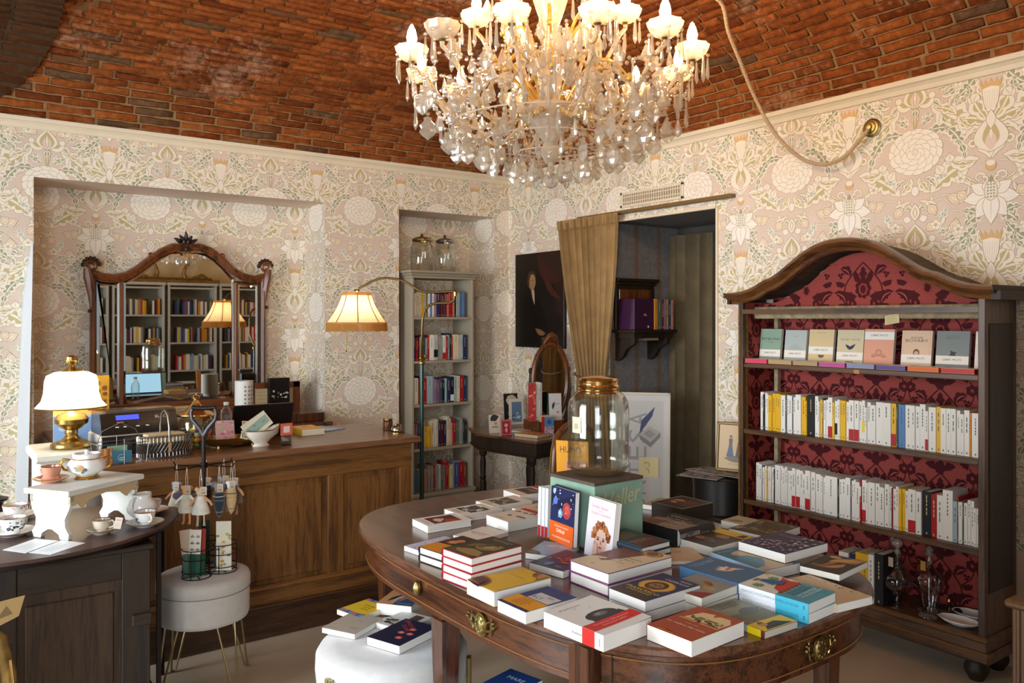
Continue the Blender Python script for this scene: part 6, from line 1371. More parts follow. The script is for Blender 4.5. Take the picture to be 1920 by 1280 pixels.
# 22 steel-blue with shell, two copies
def c_shell(w,h):
 p=Print().r(0,0,w,h,'#3f6486').t('Concita De Gregorio',w*.5,h*.885,.0062,'#dde4ea',w*.76,'C').t('Di madre in figlia',w*.52,h*.83,.0062,'#dde4ea',w*.62,'C').t('ROMANZO',w*.3,h*.95,.003,'#c8d2da')
 cx,cy_=w*.56,h*.48;pts=[(-.030,.0),(-.040,.018),(-.018,.016),(-.022,.034),(-.004,.022),(.006,.036),(.012,.018),(.030,.018),(.020,.004),(.034,-.012),(.046,-.040),(.016,-.022),(-.004,-.022),(-.020,-.014)]
 return p.p([(cx+x*.86,cy_+y)for x,y in pts],'#d8b49a').p([(cx+x*.55,cy_+y*.55+.002)for x,y in pts],'#efd8c2').p(blade((cx-.012,cy_-.008),(cx+.022,cy_-.006),.014,.3),'#a8705c')
lying('novel','steel-blue novel with pink seashell, upper of its two copies',(1386,1094),(1433,1070),(1273,1054),Z0+.056,.028,'#3f6486',c_shell,w=.15,h=.225,n=2,grp='steel-blue shell novels',labs=['lower steel-blue copy beneath the one with pink seashell'],curl=.002)
# 23 grey with shoe and red
def c_shoe(w,h):return Print().r(0,0,w,h,'#8f8a80').p([(w*.45,0),(w,0),(w,h*.30),(w*.8,h*.22)],'#8a2a22').p(disc((w*.62,h*.50),.026,.016,16),'#a88658').p(disc((w*.74,h*.42),.022,.015,16),'#b99a6a').p(disc((w*.50,h*.62),.014,.012,12),'#a8662c').p(blade((w*.42,h*.6),(w*.7,h*.5),.02,.3),'#7a4a24').r(w*.15,h*.86,w*.5,h*.868,'#b07a5c').r(w*.15,h*.82,w*.42,h*.828,'#b07a5c')
lying('novel','grey novel with toy animal and red corner, between navy and shell books',(1246,1094),(1315.6,1121),(1310,1067),Z0+.050,.025,'#8f8a80',c_shoe,w=.145,h=.205,n=2,anchor='BR',grp='grey novels with red corner',labs=['lower grey copy beneath the one with toy animal and red corner'],page='#d8d2c4')
# 24 turquoise and white, two copies
def c_cruise(w,h):
 p=Print().r(0,h*.46,w,h,'#e2d9ca').r(0,0,w,h*.46,'#4f9aa8').p([(w*.30,h*.60),(w*.98,h*.74),(w*.90,h*.60),(w*.98,h*.47),(w*.30,h*.42),(w*.15,h*.45)],'#c23c2c')
 for k in range(6):p.p([(w*(.10+.14*k),h*.47),(w*(.17+.14*k),h*.395),(w*(.24+.14*k),h*.47)],'#7a3a2c')
 for cx,cy_ in((.22,.80),(.78,.80),(.52,.70)):
  for a in range(9):p.p(blade((w*cx,h*cy_),(w*cx+.020*math.cos(a*.7),h*cy_+.020*math.sin(a*.7)),.006,.2),'#4a8a44' if a%2 else '#6aa254')
 p.p([(w*.46,h*.90),(w*.60,h*.88),(w*.80,h*.62),(w*.58,h*.58),(w*.44,h*.72)],'#2f5690').p(disc((w*.52,h*.925),.010,n=12),'#d9a86a').p(blade((w*.36,h*.95),(w*.58,h*.90),.01,.1),'#5c4a54').p(disc((w*.9,h*.95),.008,n=10),'#d9b84a')
 p.t('FRANCESCO',w*.5,h*.33,.0105,'#24484f',w*.62,'C').t('MUZZOPAPPA',w*.52,h*.265,.0105,'#24484f',w*.66,'C').t('LA CONTESSA',w*.54,h*.20,.0105,'#dfeceb',w*.70,'C').t('VA IN CROCIERA',w*.54,h*.135,.0105,'#dfeceb',w*.74,'C').r(w*.14,h*.40,w*.86,h*.403,'#bfe0e0').t('romanzo',w*.8,h*.06,.004,'#24484f',None,'C');return p
cr=lying('comic_novel','turquoise and white novel with red gangway, upper of two copies',(1516,1132),(1570,1107),(1387.5,1093),Z0+.056,.028,'#5fa5b2',c_cruise,w=.142,n=2,grp='turquoise and white novels',labs=['lower turquoise and white copy beneath the one with red gangway'],curl=.003)
hC=(on_z(1387.5,1093,Z0+.056)-on_z(1516,1132,Z0+.056)).length
for k,r_ in enumerate(cr):
 pr=Print().r(0,0,hC*.54,.028,'#e8eaee').r(hC*.54,0,hC,.028,'#46b4d0').t('FRANCESCO MUZZOPAPPA',hC*.05,.010,.0075,'#8a868c',hC*.44).t('LA CONTESSA VA IN CROCIERA',hC*.50,.010,.0075,'#1f6478',hC*.37).t('E',hC*.93,.009,.010,'#14323c')
 pr.to(MB(),lambda a,b,hh:(-.0008-hh,hC-a,b)).build('spine_print',M_bookpaint,r_,0)
# 25 cream map-like; 26 brown with bronze hair; 27 grey-green with yellow band
lying('large_paperback','cream paperback with small map-like marks jutting past the turquoise pile',(1569,1133.5),(1624,1110),(1465,1086),Z0+.024,.024,'#d8bd94',lambda w,h:blobs(Print(),w*.78,.004,w-.002,h-.004,26,['#9a7448','#b08a5a','#7a6242','#a88454'],.002,.006,41),w=.150,h=.235)
def c_hair(w,h):return Print().r(0,0,w,h,'#33261a').p([(w*.3,h*.15),(w*.55,h*.62),(w*.9,h*.70),(w,h*.98),(w*.7,h*.98),(w*.42,h*.78)],'#a8783e').p(blade((w*.32,h*.55),(w*.95,h*.88),.035,.3),'#c9985a').p(blade((w*.35,h*.2),(w*.72,h*.6),.03,-.3),'#b9854a').p(disc((w*.28,h*.86),.020,.014,14),'#c99a68').r(w*.1,h*.28,w*.36,h*.30,'#b98a54').r(w*.1,h*.22,w*.30,h*.238,'#c0a888')
lying('novel','brown novel with bronze hair picture beside the turquoise pile',(1500,1060),(1546,1077),(1534,1035),Z0+.046,.020,'#33261a',c_hair,w=.13,h=.20,spine='#b4aeb0')
def c_gian(w,h):
 p=Print().r(0,0,w,h,'#8c8e7c').p([(0,h*.15),(w,h*.10),(w,h*.55),(0,h*.6)],'#646a52').p(blade((w*.3,h*.52),(w,h*.6),.05,.1),'#54605c').r(0,0,w,h*.2,'#4a4a38');blobs(p,0,h*.25,w*.5,h*.45,16,['#7c5a3c','#a87a54','#6a6a44'],.003,.008,44)
 return p.t('GIACOMO PORETTI',w*.44,h*.915,.0075,'#22241e',w*.74,'C').t('LA FREGATURA DI',w*.46,h*.86,.0075,'#22241e',w*.70,'C').t("AVERE UN'ANIMA",w*.46,h*.805,.0075,'#22241e',w*.62,'C').r(0,0,w,h*.26,'#e6c81c').p([(w*.12,h*.02),(w*.30,h*.16),(w*.62,h*.18),(w*.9,h*.02)],'#22201e').p(disc((w*.26,h*.17),.015,.014,14),'#b98a68').p(blade((w*.18,h*.21),(w*.36,h*.20),.012,.2),'#5a3a24')
gp=lying('essay','grey-green paperback with yellow band showing a bearded man, table edge',(1434,1184),(1496,1154),(1322,1133),Z0+.019,.019,'#8c8e7c',c_gian,w=.135,h=.215,page='#c8c0b0')[0]
mb=MB();mb.add([(-.0009,.012,0),(-.0009,.056,0),(-.0009,.056,.0192),(-.0009,.012,.0192)],[(0,1,2,3)],0,'#e6c81c');mb.add([(-.0009,0,0),(-.0009,.012,0),(-.0009,.012,.0192),(-.0009,0,.0192)],[(0,1,2,3)],0,'#6a2430');mb.build('paper_band',M_bookpaint,gp,0)
# 30 cream with handwriting under the portrait book
lying('cream_paperback','pale cream paperback with handwritten title under the brown portrait book',(1250,1052),(1320,1046),(1232,1020),Z0+.012,.012,'#d9bd9c',lambda w,h:Print().t('us',w*.5,h*.62,.022,'#5a4634',None,'C',shear=.3),w=.14,h=.16)
# --- standing books on the table
def standing(name,lab,foot_l,foot_r,h,t,cover,pr,lean=.10,z=Z0,edge=None,grp=None,hard=False,w=None,cat='book'):
 A,B=on_z(*foot_l,z),on_z(*foot_r,z);X=B-A;w=w or X.length;ang=math.atan2(X.y,X.x)
 root=thing(name,lab,cat,(A.x,A.y,z),0,grp);root.rotation_euler=(-lean,0,ang)
 mb=MB();ed=edge or cover;mb.box((0,0,0),(w,.002,h),0,ed);mb.box((0,t-.002,0),(w,t,h),0,ed);mb.box((-.001,0,0),(.001,t,h),0,ed);mb.build('cover',M_bookpaint,root,0)
 mb=MB();mb.box((.001,.002,.002),(w-.002,t-.002,h-.002),0,PAGEW);mb.build('page_block',M_bookpaint,root,0)
 pp=Print().r(0,0,w,h,cover);pp.items+=pr(w,h).items;pp.to(MB(),lambda a,b,hh:(a,-hh,b)).build('cover_print',M_bookpaint,root,0);return root
def c_orb(w,h):
 p=Print().r(0,h*.36,w,h,'#1b2450').p([(w*.0,h*.7),(w*.5,h*.55),(w,h*.8),(w,h*.95),(w*.4,h*.8),(0,h*.95)],'#141a38').p(disc((w*.68,h*.62),.026,.030,22),'#a83a3c').p(disc((w*.70,h*.64),.016,.018,16),'#c05048').p(disc((w*.42,h*.54),.014,.016,16),'#7aa0c0').p(disc((w*.40,h*.55),.007,.008,12),'#b8d0dc').p(blade((w*.10,h*.68),(w*.30,h*.80),.028,.1),'#5c78c8').p(blade((w*.08,h*.88),(w*.20,h*.97),.018,.1),'#a8c4e4')
 r_=random.Random(2)
 for i in range(22):p.p(disc((r_.uniform(.01,w-.01),r_.uniform(h*.40,h*.97)),r_.uniform(.001,.003),n=8),'#dce6f0')
 return p.r(0,0,w,h*.37,'#e2601a').t('SAMANTHA HARVEY',w*.5,h*.285,.006,'#f4d8c0',w*.6,'C').t('Orbital',w*.46,h*.19,.014,'#fff4e8',w*.34,'C').t('I ROMANZI DEL BOOKER',w*.5,h*.08,.007,'#f4e0cc',w*.76,'C')
standing('novel','upright dark blue novel with planets and orange lower third',(1030,1010),(1078,1030),.198,.022,'#1b2450',c_orb,.06,Z0+.021,w=.150)
standing('novel','second upright navy book directly behind the planets novel',(1036,1004),(1086,1026),.194,.010,'#22305c',lambda w,h:Print(),.06,Z0+.021,edge='#24345e',w=.150)
def c_orn(w,h):
 p=Print().t('Ornella Vanoni',w*.42,h*.84,.0115,'#d86a6e',w*.62,'C').t('con Pacifico',w*.46,h*.795,.005,'#c07a7a',None,'C').t('Vincente o perdente',w*.48,h*.735,.0115,'#d8888a',w*.72,'C')
 p.p(disc((w*.56,h*.36),.036,.048,22),'#d8b09c').p([(w*.28,h*.02),(w*.30,h*.30),(w*.38,h*.34),(w*.42,h*.02)],'#c99c88').p([(w*.44,0),(w*.46,h*.2),(w*.76,h*.2),(w*.80,0)],'#caa08c')
 r_=random.Random(6)
 for i in range(70):
  a=r_.uniform(-.2,PI+.2);rr=r_.uniform(.030,.050);p.p(disc((w*.56+rr*math.cos(a),h*.40+rr*1.05*math.sin(a)),.0065,n=8),r_.choice(['#8a4a24','#a8602e','#6a3418','#b9763e']))
 for sx in(-1,1):p.p(disc((w*.57+sx*.015,h*.355),.006,.0035,10),'#3a2a24').p(blade((w*.57+sx*.007,h*.385),(w*.57+sx*.024,h*.383),.003,.1*sx),'#5a3420')
 p.p(blade((w*.57,h*.35),(w*.565,h*.27),.008,.1),'#b98a78').p(blade((w*.50,h*.235),(w*.62,h*.235),.009,-.1),'#b0585a')
 for k in range(4):p.p(blade((w*(.32+.05*k),h*.02),(w*(.36+.03*k),h*.30),.010,.05),'#d9b4a0')
 return p
standing('memoir','upright white memoir with curly-haired face leaning on the green tin',(1095,1042),(1147,1064),.212,.024,'#e3dbe0',c_orn,.12,Z0+.0,w=.152,edge='#e8e4e0')
for k,(u,v)in enumerate(((1008,1003),(1014.5,1005.5),(1021,1007))):
 standing('white_paperback',f'{["outermost", "middle", "innermost"][k]} of three white red-footed paperbacks upright beside the planets novel',(u,v),(u+5.5,v+2),.185,.09,'#dde2e4',lambda w,h:Print().r(0,0,w,h*.22,'#a82028'),.03,Z0+.02,grp='white paperbacks with red feet',w=.0165)
# ================================================================ smaller things
# ---- on the book table: green tin, big glass jar, magazine behind
A_,B_,C_=on_z(1114,905.8,1.03),on_z(1204.7,891,1.03),on_z(1040.6,884,1.03)
xv=(B_-A_);an=math.atan2(xv.y,xv.x)
tin=thing('green_tin','square pale green tin box with cream script lettering on the book table','tin',(A_.x,A_.y,TZ),an)
TWd,THt=.250,1.03-TZ
M_tin=plain('pale_green_enamel','#8fae98',.42,.1,var=.14,scale=9);M_tintop=plain('rusty_tin_lid','#6a5a4c',.5,.5,var=.25,scale=14)
mb=MB();mb.box((0,0,0),(TWd,TWd,THt-.012),b=.003);mb.build('body',M_tin,tin)
mb=MB();mb.box((-.001,-.001,THt-.012),(TWd+.001,TWd+.001,THt),b=.002);mb.build('lid',M_tintop,tin)
pr=Print().t('Heller',TWd*.56,THt*.62,.062,'#c9b98a',.20,'C',.10,.35)
pr.to(MB(),lambda a,b,h:(a,-.0003-h,b)).build('script_lettering',M_bookpaint,tin,0)
pr=Print().t('Heller',TWd*.36,THt*.46,.050,'#b3b98c',.13,'C',.08,.35)
pr.to(MB(),lambda a,b,h:(-.0003-h,TWd-a,b)).build('script_lettering',M_bookpaint,tin,0)
mb=MB();mb.box((-.0015,-.0015,-.0),(TWd+.001,TWd+.001,.006));mb.build('bottom_rim',M_tintop,tin)
jc=A_+(B_-A_)*.5+(C_-A_)*.5
jar=thing('large_glass_jar','large clear ribbed glass jar with gilt lid on the green tin','jar',(jc.x,jc.y,1.0305))
ribs=lambda a,r,z:.012*abs(math.sin(9*a))if.17<z<.27 else 0
body=[(.0,.004),(.06,.002),(.092,.006),(.108,.020),(.115,.034),(.117,.045),(.1145,.055),(.117,.065),(.1145,.075),(.117,.085),(.1145,.095),(.117,.105),(.1145,.115),(.117,.125),(.116,.15),(.116,.20),(.116,.25),(.112,.28),(.100,.300),(.082,.312),(.074,.318),(.074,.345)]
mb=MB();mb.lathe(body,48,ruffle=ribs);mb.build('glass_body',M_clear,jar,60)
mb=MB();mb.lathe([(r-.005,z+.005)for r,z in body[:-1]]+[(.069,.345)],48);mb.build('inner_glass',glass_thin('inner_glass','#fafbf8',.55),jar,60)
mb=MB();mb.lathe([(.078,.308),(.081,.314),(.0775,.319),(.081,.324),(.0775,.330),(.080,.336),(.074,.342),(.0745,.352),(.076,.357),(.070,.366),(.040,.373),(0,.375)],40);mb.build('gilt_lid',M_gold,jar,40)
lab=on_z(1080,800,1.17);dv=Vector((-jc.x,-jc.y,0)).normalized();la=math.atan2(dv.y,dv.x)-.95
mb=MB();mb.add([(.1185*math.cos(la+i*.055),.1185*math.sin(la+i*.055),.165+j*.06)for i in range(8)for j in(0,1)],[(2*i,2*i+2,2*i+3,2*i+1)for i in range(7)],0,'#d8d2b4');mb.add([(.1188*math.cos(la+i*.055),.1188*math.sin(la+i*.055),.18+j*.02)for i in range(2,6)for j in(0,1)],[(2*i,2*i+2,2*i+3,2*i+1)for i in range(3)],0,'#b9b28e');mb.build('paper_label',M_bookpaint,jar,0)
hm=on_y(1040,880,(C_.y+.12));pr_=lambda w,h:Print().t('HUMO',w*.12,h*.80,.030,'#3a2c1c',w*.66).r(w*.5,h*.74,w*.84,h*.745,'#8a5a1c')
def c_hum(w,h):
 p=pr_(w,h).r(w*.30,h*.15,w*.98,h*.66,'#c9a08a')
 for i in range(2):
  for j in range(4):p.r(w*(.33+.33*i),h*(.17+.12*j),w*(.63+.33*i),h*(.28+.12*j),['#c9602a','#b8502a','#d8702a'][(i+j)%3]).p(disc((w*(.48+.33*i),h*(.225+.12*j)),.016,.014,10),'#e0a060').r(w*(.35+.33*i),h*(.19+.12*j),w*(.61+.33*i),h*(.205+.12*j),'#5a3a5c')
 return p
fl0=on_z(1034,962,TZ)
standing('humour_magazine','upright orange-yellow magazine with grid of faces behind the green tin',(1045,934),(1090,938),.275,.006,'#e89c1c',c_hum,-.06,Z0,w=.155,cat='magazine')
# ---- tea table at the arch side, cabinet below it
TTX,TTY,TTZ=.30,3.80,.80
tt=thing('half_round_table','half-round dark iron-framed table laid with tea china','table',(TTX,TTY,0))
def arc(r,n=30,back=.17):return[(r*math.cos(a),r*math.sin(a))for a in[PI+PI*i/n for i in range(n+1)]]+[(r,back),(-r,back)]
mb=MB();mb.prism(arc(.592),TTZ-.014,TTZ,'Z',chamfer=.003);mb.build('table_top',plain('worn_brown_top','#4a342c',.42,var=.18,scale=14),tt)
mb=MB();mb.prism(arc(.585),TTZ-.026,TTZ-.014,'Z');mb.build('iron_rim',M_dkmetal,tt)
for u in(305,):
 p=on_z(305,1003,TTZ-.02)-Vector((TTX,TTY,0));
 for lx,ly in((p.x-.012,p.y+.012),(-.55,.12),(.575,.14)):
  mb=MB();mb.box((lx-.008,ly-.008,0),(lx+.008,ly+.008,TTZ-.014));mb.build('leg',M_dkmetal,tt)
 mb=MB();mb.box((p.x-.02,p.y+.02,.13),(p.x-.004,.14,.15));mb.build('stretcher',M_dkmetal,tt)
cq=on_z(283,1030,.70)
cb=thing('dark_cabinet','low old dark oak cabinet with panelled door beneath the tea table','cabinet',(.24,3.36,0))
c0,c1=on_y(20,1090,3.36),on_y(282,1035,3.36)
def cpt(mb,name,mat,sm=35):o=mb.build(name,mat,None,sm);o.parent=cb;o.location=(-.24,-3.36,0);return o
yF=3.36;x0_,x1_,zt_=-.10,c1.x,.735
mb=MB();mb.box((x0_,yF+.02,.04),(x1_,3.80,zt_),b=.004);cpt(mb,'carcass',W_dark)
mb=MB();mb.box((x0_-.02,yF-.012,zt_),(x1_+.015,3.80,zt_+.022),b=.005);cpt(mb,'cabinet_top',W_dark_h)
for a,b in((x0_,.262),(x1_-.10,x1_)):mb=MB();mb.box((a,yF,.04),(b,yF+.03,zt_),b=.003);cpt(mb,'stile',W_dark)
mb=MB();mb.box((.262,yF+.002,zt_-.10),(x1_-.10,yF+.028,zt_),b=.003);cpt(mb,'rail',W_dark_h);mb=MB();mb.box((.262,yF+.002,.04),(x1_-.10,yF+.028,.13),b=.003);cpt(mb,'rail',W_dark_h)
mb=MB();mb.box((.255,yF+.012,.12),(x1_-.095,yF+.022,zt_-.09));mb.box((.285,yF+.006,.17),(x1_-.125,yF+.02,zt_-.14),b=.012);cpt(mb,'door_panel',wood('dark_oak_panel','#2a190f','#46301d','Z',.5,1,.1))
lt=on_y(262,1160,yF);mb=MB();mb.box((lt.x-.028,yF-.016,lt.z-.022),(lt.x+.040,yF+.002,lt.z+.022),b=.003);mb.sphere((lt.x+.02,yF-.017,lt.z),.004,6,4);cpt(mb,'wooden_latch',W_dark_h)
mb=MB();mb.box((x0_,yF-.01,0),(x1_,yF+.03,.05),b=.004);cpt(mb,'plinth',W_dark_h)
# white riser bench on the tea table
ra_,rb_2=on_z(52,913,.985),on_z(225,888,.985)
bench=thing('white_riser_bench','little chipped white bench with scalloped sides standing on the tea table','bench',(.45,3.62,TTZ))
bp=on_z(58,1003,TTZ);bq=on_z(132,1008,TTZ)
e1=(on_z(128,920,.985)-on_z(50,913,.985));bl_=on_z(50,914,.985);an2=math.atan2(e1.y,e1.x)
e2=on_z(225,886,.985)-on_z(128,920,.985)
BW_,BL_=e1.length,e2.length
bench.location=(bl_.x,bl_.y,TTZ);bench.rotation_euler=(0,0,an2)
M_chip=plain('chipped_white_paint','#dedcd0',.45,var=.08,scale=10);BHt=.985-TTZ
mb=MB();mb.box((-.008,-.008,BHt-.020),(BW_+.008,BL_+.008,BHt),b=.003);mb.build('bench_top',M_chip,bench)
def endb(y):
 h=BHt-.02;pf=[(.02,0),(.055,0),(.062,.018),(BW_/2-.01,.034),(BW_/2+.01,.034),(BW_-.062,.018),(BW_-.055,0),(BW_-.015,0),(BW_-.012,.02),(BW_-.03,.045),(BW_-.032,.075),(BW_-.010,.115),(BW_-.004,.14),(BW_-.004,h),(.004,h),(.004,.14),(.010,.115),(.032,.075),(.03,.045),(.012,.02)]
 m=MB();m.prism(pf,y,y+.016,'Y');return m
for y in(.012,BL_-.028):endb(y).build('bench_end',M_chip,bench,0)
fz=BHt-.02;pf=[(.012,fz),(.012,fz-.035),(.03,fz-.04),(.05,fz-.032),(.07,fz-.055),(.10,fz-.030),(BL_*.5,fz-.018),(BL_-.10,fz-.030),(BL_-.07,fz-.055),(BL_-.05,fz-.032),(BL_-.03,fz-.04),(BL_-.012,fz-.035),(BL_-.012,fz)]
for x in(BW_-.016,.006):mb=MB();mb.prism(pf,x,x+.012,'X');mb.build('scalloped_apron',plain('worn_tan_paint','#c9ae84',.5,var=.1,scale=14),bench,0)
M_gilt=plain('gilt_rim','#c08a2c',.22,.9)
def cup(name,lab,p,r,h,rz=0,mat=M_white,saucer=True,rim=True,decor=None,grp=None,smat=None,foot=.5,liquid='#a87a5a'):
 rt=thing(name,lab,'cup',tuple(p),rz,grp);z0=0
 if saucer:
  mb=MB();R=r*1.75;mb.lathe([(0,.004),(R*.45,.003),(R*.5,.0),(R*.55,.004),(R*.85,.012),(R,.018),(R*.985,.0195),(R*.8,.014),(R*.5,.008),(0,.007)],32);sa=mb.build('saucer',smat or mat,rt,40)
  mb=MB();mb.tube([(R*math.cos(a),R*math.sin(a),.0188)for a in[i*PI/18 for i in range(36)]],.0011,5,closed=True);mb.build('gilt_line',M_gilt,sa);z0=.008
 mb=MB();mb.lathe([(0,z0),(r*foot,z0),(r*foot,z0+.004),(r*(foot+.02),z0+.008),(r*.78,z0+h*.3),(r*.93,z0+h*.65),(r,z0+h),(r*.96,z0+h),(r*.88,z0+h*.65),(r*.7,z0+h*.3),(0,z0+.012)],28);mb.build('bowl',mat,rt,40)
 mb=MB();mb.tube([(r*.92,0,z0+h*.82),(r*1.25,0,z0+h*.92),(r*1.52,0,z0+h*.72),(r*1.42,0,z0+h*.42),(r*.86,0,z0+h*.30)],.0038,7);mb.build('handle',M_gilt if rim==2 else mat,rt,60)
 if rim:mb=MB();mb.tube([(r*.985*math.cos(a),r*.985*math.sin(a),z0+h)for a in[i*PI/14 for i in range(28)]],.0013,5,closed=True);mb.build('gilt_line',M_gilt,rt)
 if liquid:mb=MB();mb.lathe([(0,z0+h*.80),(r*.90,z0+h*.80)],20);mb.build('tea',plain('tea_'+liquid,liquid,.1),rt,0)
 if decor:
  mb=MB();rd_=random.Random(len(lab))
  for(a0,a1,zz0,zz1,n,cols,sz)in decor:
   for i in range(n):
    a=rd_.uniform(a0,a1);z=rd_.uniform(zz0,zz1)*h;rr=(r*(.78+.2*(z/h-.3)/.7 if z/h>.3 else.6+.6*z/h))+.0012
    c=Vector((rr*math.cos(a),rr*math.sin(a),z0+z));t=Vector((-math.sin(a),math.cos(a),0));up=Vector((0,0,1));s_=rd_.uniform(.6,1)*sz
    q=rd_.random()*3;mb.add([c+t*(s_*k*math.cos(q+b))+up*(s_*math.sin(q+b)*.7)+Vector((math.cos(a),math.sin(a),0))*.0006 for b,k in((0,1),(.8,1),(1.57,1),(2.4,1),(3.14,1),(3.9,1),(4.71,1),(5.5,1))],[tuple(range(8))],0,rd_.choice(cols))
  if mb.v:tag(mb.build('flower_print',M_bookpaint,rt,0),kind='stuff')
 return rt
toC=lambda p:math.atan2(-p.y,-p.x)
leafc=['#3c4a3c','#4a5c48','#2e3a34','#6a7a5c','#8a6a7a']
pz=on_z(96,904,.985);M_pink=plain('salmon_china','#c98a70',.18,coat=.6)
cup('pink_cup','salmon pink straight-sided cup and saucer on the white bench',(pz.x,pz.y,.9855),.036,.055,2.2,M_pink,True,True,None,None,None,.95)
# covered sugar bowl with gilt handles
sg=on_z(163,896,.985)
sb_=thing('porcelain_sugar_bowl','round white porcelain covered bowl with gilt handles and flowers on bench','bowl',(sg.x,sg.y,.9855),toC(sg))
mb=MB();mb.lathe([(0,0),(.042,0),(.046,.004),(.036,.012),(.045,.020),(.066,.034),(.071,.052),(.064,.070),(.050,.082),(.052,.098),(.046,.100)],32,ruffle=lambda a,r,z:.02*math.cos(8*a));mb.build('bowl',M_white,sb_,50)
mb=MB();mb.lathe([(.056,.076),(.040,.088),(.02,.094),(.006,.097),(.010,.106),(.006,.113),(0,.115)],28);mb.build('lid',M_white,sb_,50)
mb=MB();mb.lathe([(.0435,.001),(.047,.004),(.037,.012)],32);mb.build('gilt_foot',M_gilt,sb_);mb=MB();mb.tube([(.053*math.cos(a),.053*math.sin(a),.080)for a in[i*PI/16 for i in range(32)]],.0022,6,closed=True);mb.build('gilt_line',M_gilt,sb_)
for s_ in(-1,1):mb=MB();mb.tube([(0,s_*.060,.076),(0,s_*.082,.082),(0,s_*.092,.062),(0,s_*.080,.040),(0,s_*.064,.036)],.0048,8);mb.build('gilt_handle',M_gilt,sb_,60)
mb=MB()
for i,(a,z,c,s_)in enumerate(((.3,.05,'#b9804a',.012),(.5,.044,'#7a8a6a',.009),(.1,.044,'#4a5a5c',.009),(.42,.058,'#c99a6a',.009),(.2,.035,'#5c6a5c',.007),(.62,.052,'#6a7a5c',.006))):
 q=-a;R=.0725;mb.add([(R*math.cos(q+s_/R*math.cos(b)),R*math.sin(q+s_/R*math.cos(b)),z+s_*.8*math.sin(b))for b in[k*PI/5 for k in range(10)]],[tuple(range(10))],0,c)
tag(mb.build('flower_print',M_bookpaint,sb_,0),kind='stuff')
# tall jug, cups on the table
jg=on_z(232,976,TTZ)
jug=thing('porcelain_jug','white porcelain milk jug with wide spout behind the cups','jug',(jg.x+.060,jg.y-.035,TTZ+.0005),toC(jg)+2.6)
spout=lambda a,r,z:(.35*max(0,math.cos(a))**6 if z>.085 else.12*max(0,math.cos(a))**6)
mb=MB();mb.lathe([(0,0),(.036,0),(.038,.005),(.030,.012),(.052,.035),(.058,.055),(.050,.078),(.036,.092),(.038,.108),(.035,.108),(.033,.092),(.046,.075),(0,.03)],32,ruffle=spout);mb.build('body',M_white,jug,60)
mb=MB();mb.tube([(-.034,0,.098),(-.062,0,.102),(-.074,0,.078),(-.066,0,.052),(-.052,0,.040)],.0045,8);mb.build('handle',M_white,jug,60)
cups=[('small_tea_cup','small white gilt-rimmed cup behind the flowered one, at the table tip',(284,962),.040,.048,0,None,True),('flowered_tea_cup','white cup with dark green flowers on a gilt saucer near the table tip',(272,986),.040,.050,.4,[(2.4,5.2,.25,.7,34,leafc,.006)],True),('cream_cup','small cream cup holding a tagged glass drop, on gilt saucer',(190,1000),.032,.046,1.2,None,True),('berry_cup','white cup printed with black berries at the table edge',(24,1003),.046,.060,2.4,[(3.4,5.4,.3,.8,40,['#2a2a34','#3a3a44','#22303a'],.005)],True),('rear_tea_cup','wide white cup with pink pattern behind the berry cup',(28,972),.046,.050,2.2,[(0,6.3,.5,.9,14,['#b05a5c','#c98a7a'],.005)],True)]
for nm,lb,(u,v),r,h,rz,dec,sc_ in cups:
 p=on_z(u,v,TTZ);cup(nm,lb,(p.x,p.y,TTZ+.0006),r,h,rz+toC(p),M_white if 'cream' not in nm else plain('cream_china','#e0d4c0',.2,coat=.4),sc_,True,dec)
p=on_z(203,1003,TTZ);pr=Print().r(0,0,.026,.042,'#cdb8a4').r(.004,.006,.022,.0068,'#8a7468').r(.004,.012,.022,.0128,'#8a7468').r(.004,.018,.019,.0188,'#8a7468').r(.004,.030,.022,.034,'#a88e80')
tg=MB();tg.box((0,-.0006,0),(.026,.0,.042),0,'#cdb8a4');pr.to(tg,lambda a,b,h:(a,-.0006-h,b));o=tg.build('price_label',M_bookpaint,None,0);o.location=(p.x+.012,p.y-.03,TTZ+.03);o.rotation_euler=(-.3,0.15,.2+YAW*-1);tag(o,'small beige hanging paper tag leaning on the cream cup','tag')
for k,(pc,lb)in enumerate(((((5,1031),(66,1010),(110,1014),(48,1037)),'white printed card on the tea table, nearer the berry cup'),(((54,1036),(116,1013),(160,1018),(95,1040)),'white printed card on the tea table, beside the bench foot'))):
 q=[on_z(u,v,TTZ)for u,v in pc];mb=MB();mb.prism([(a.x,a.y)for a in q],TTZ+.0003,TTZ+.0012,'Z',0,'#e8eaec');X=q[1]-q[0];Y=q[3]-q[0]
 for i in range(4):
  f0,f1=.12+.02*i,.8-.1*(i%2);g=.25+.14*i;a=q[0]+X*f0+Y*g;b=q[0]+X*f1+Y*g;dd=Y*.025
  mb.add([(a.x,a.y,TTZ+.0014),(b.x,b.y,TTZ+.0014),(b.x+dd.x,b.y+dd.y,TTZ+.0014),(a.x+dd.x,a.y+dd.y,TTZ+.0014)],[(0,1,2,3)],0,'#a8b0b8')
 tag(mb.build('printed_card',M_bookpaint,None,0),lb,'card')
p=on_z(2,962,TTZ);dk_=thing('dark_figurine','dark turned ornament half out of view at the tea table end','ornament',(p.x-.02,p.y+.05,TTZ+.0005))
mb=MB();mb.lathe([(0,0),(.04,0),(.03,.02),(.035,.04),(.05,.048),(.052,.056),(.02,.066),(.012,.085),(.02,.10),(.014,.118),(0,.125)],20);mb.build('turned_body',plain('dark_bronze','#3a3638',.35,.5),dk_)
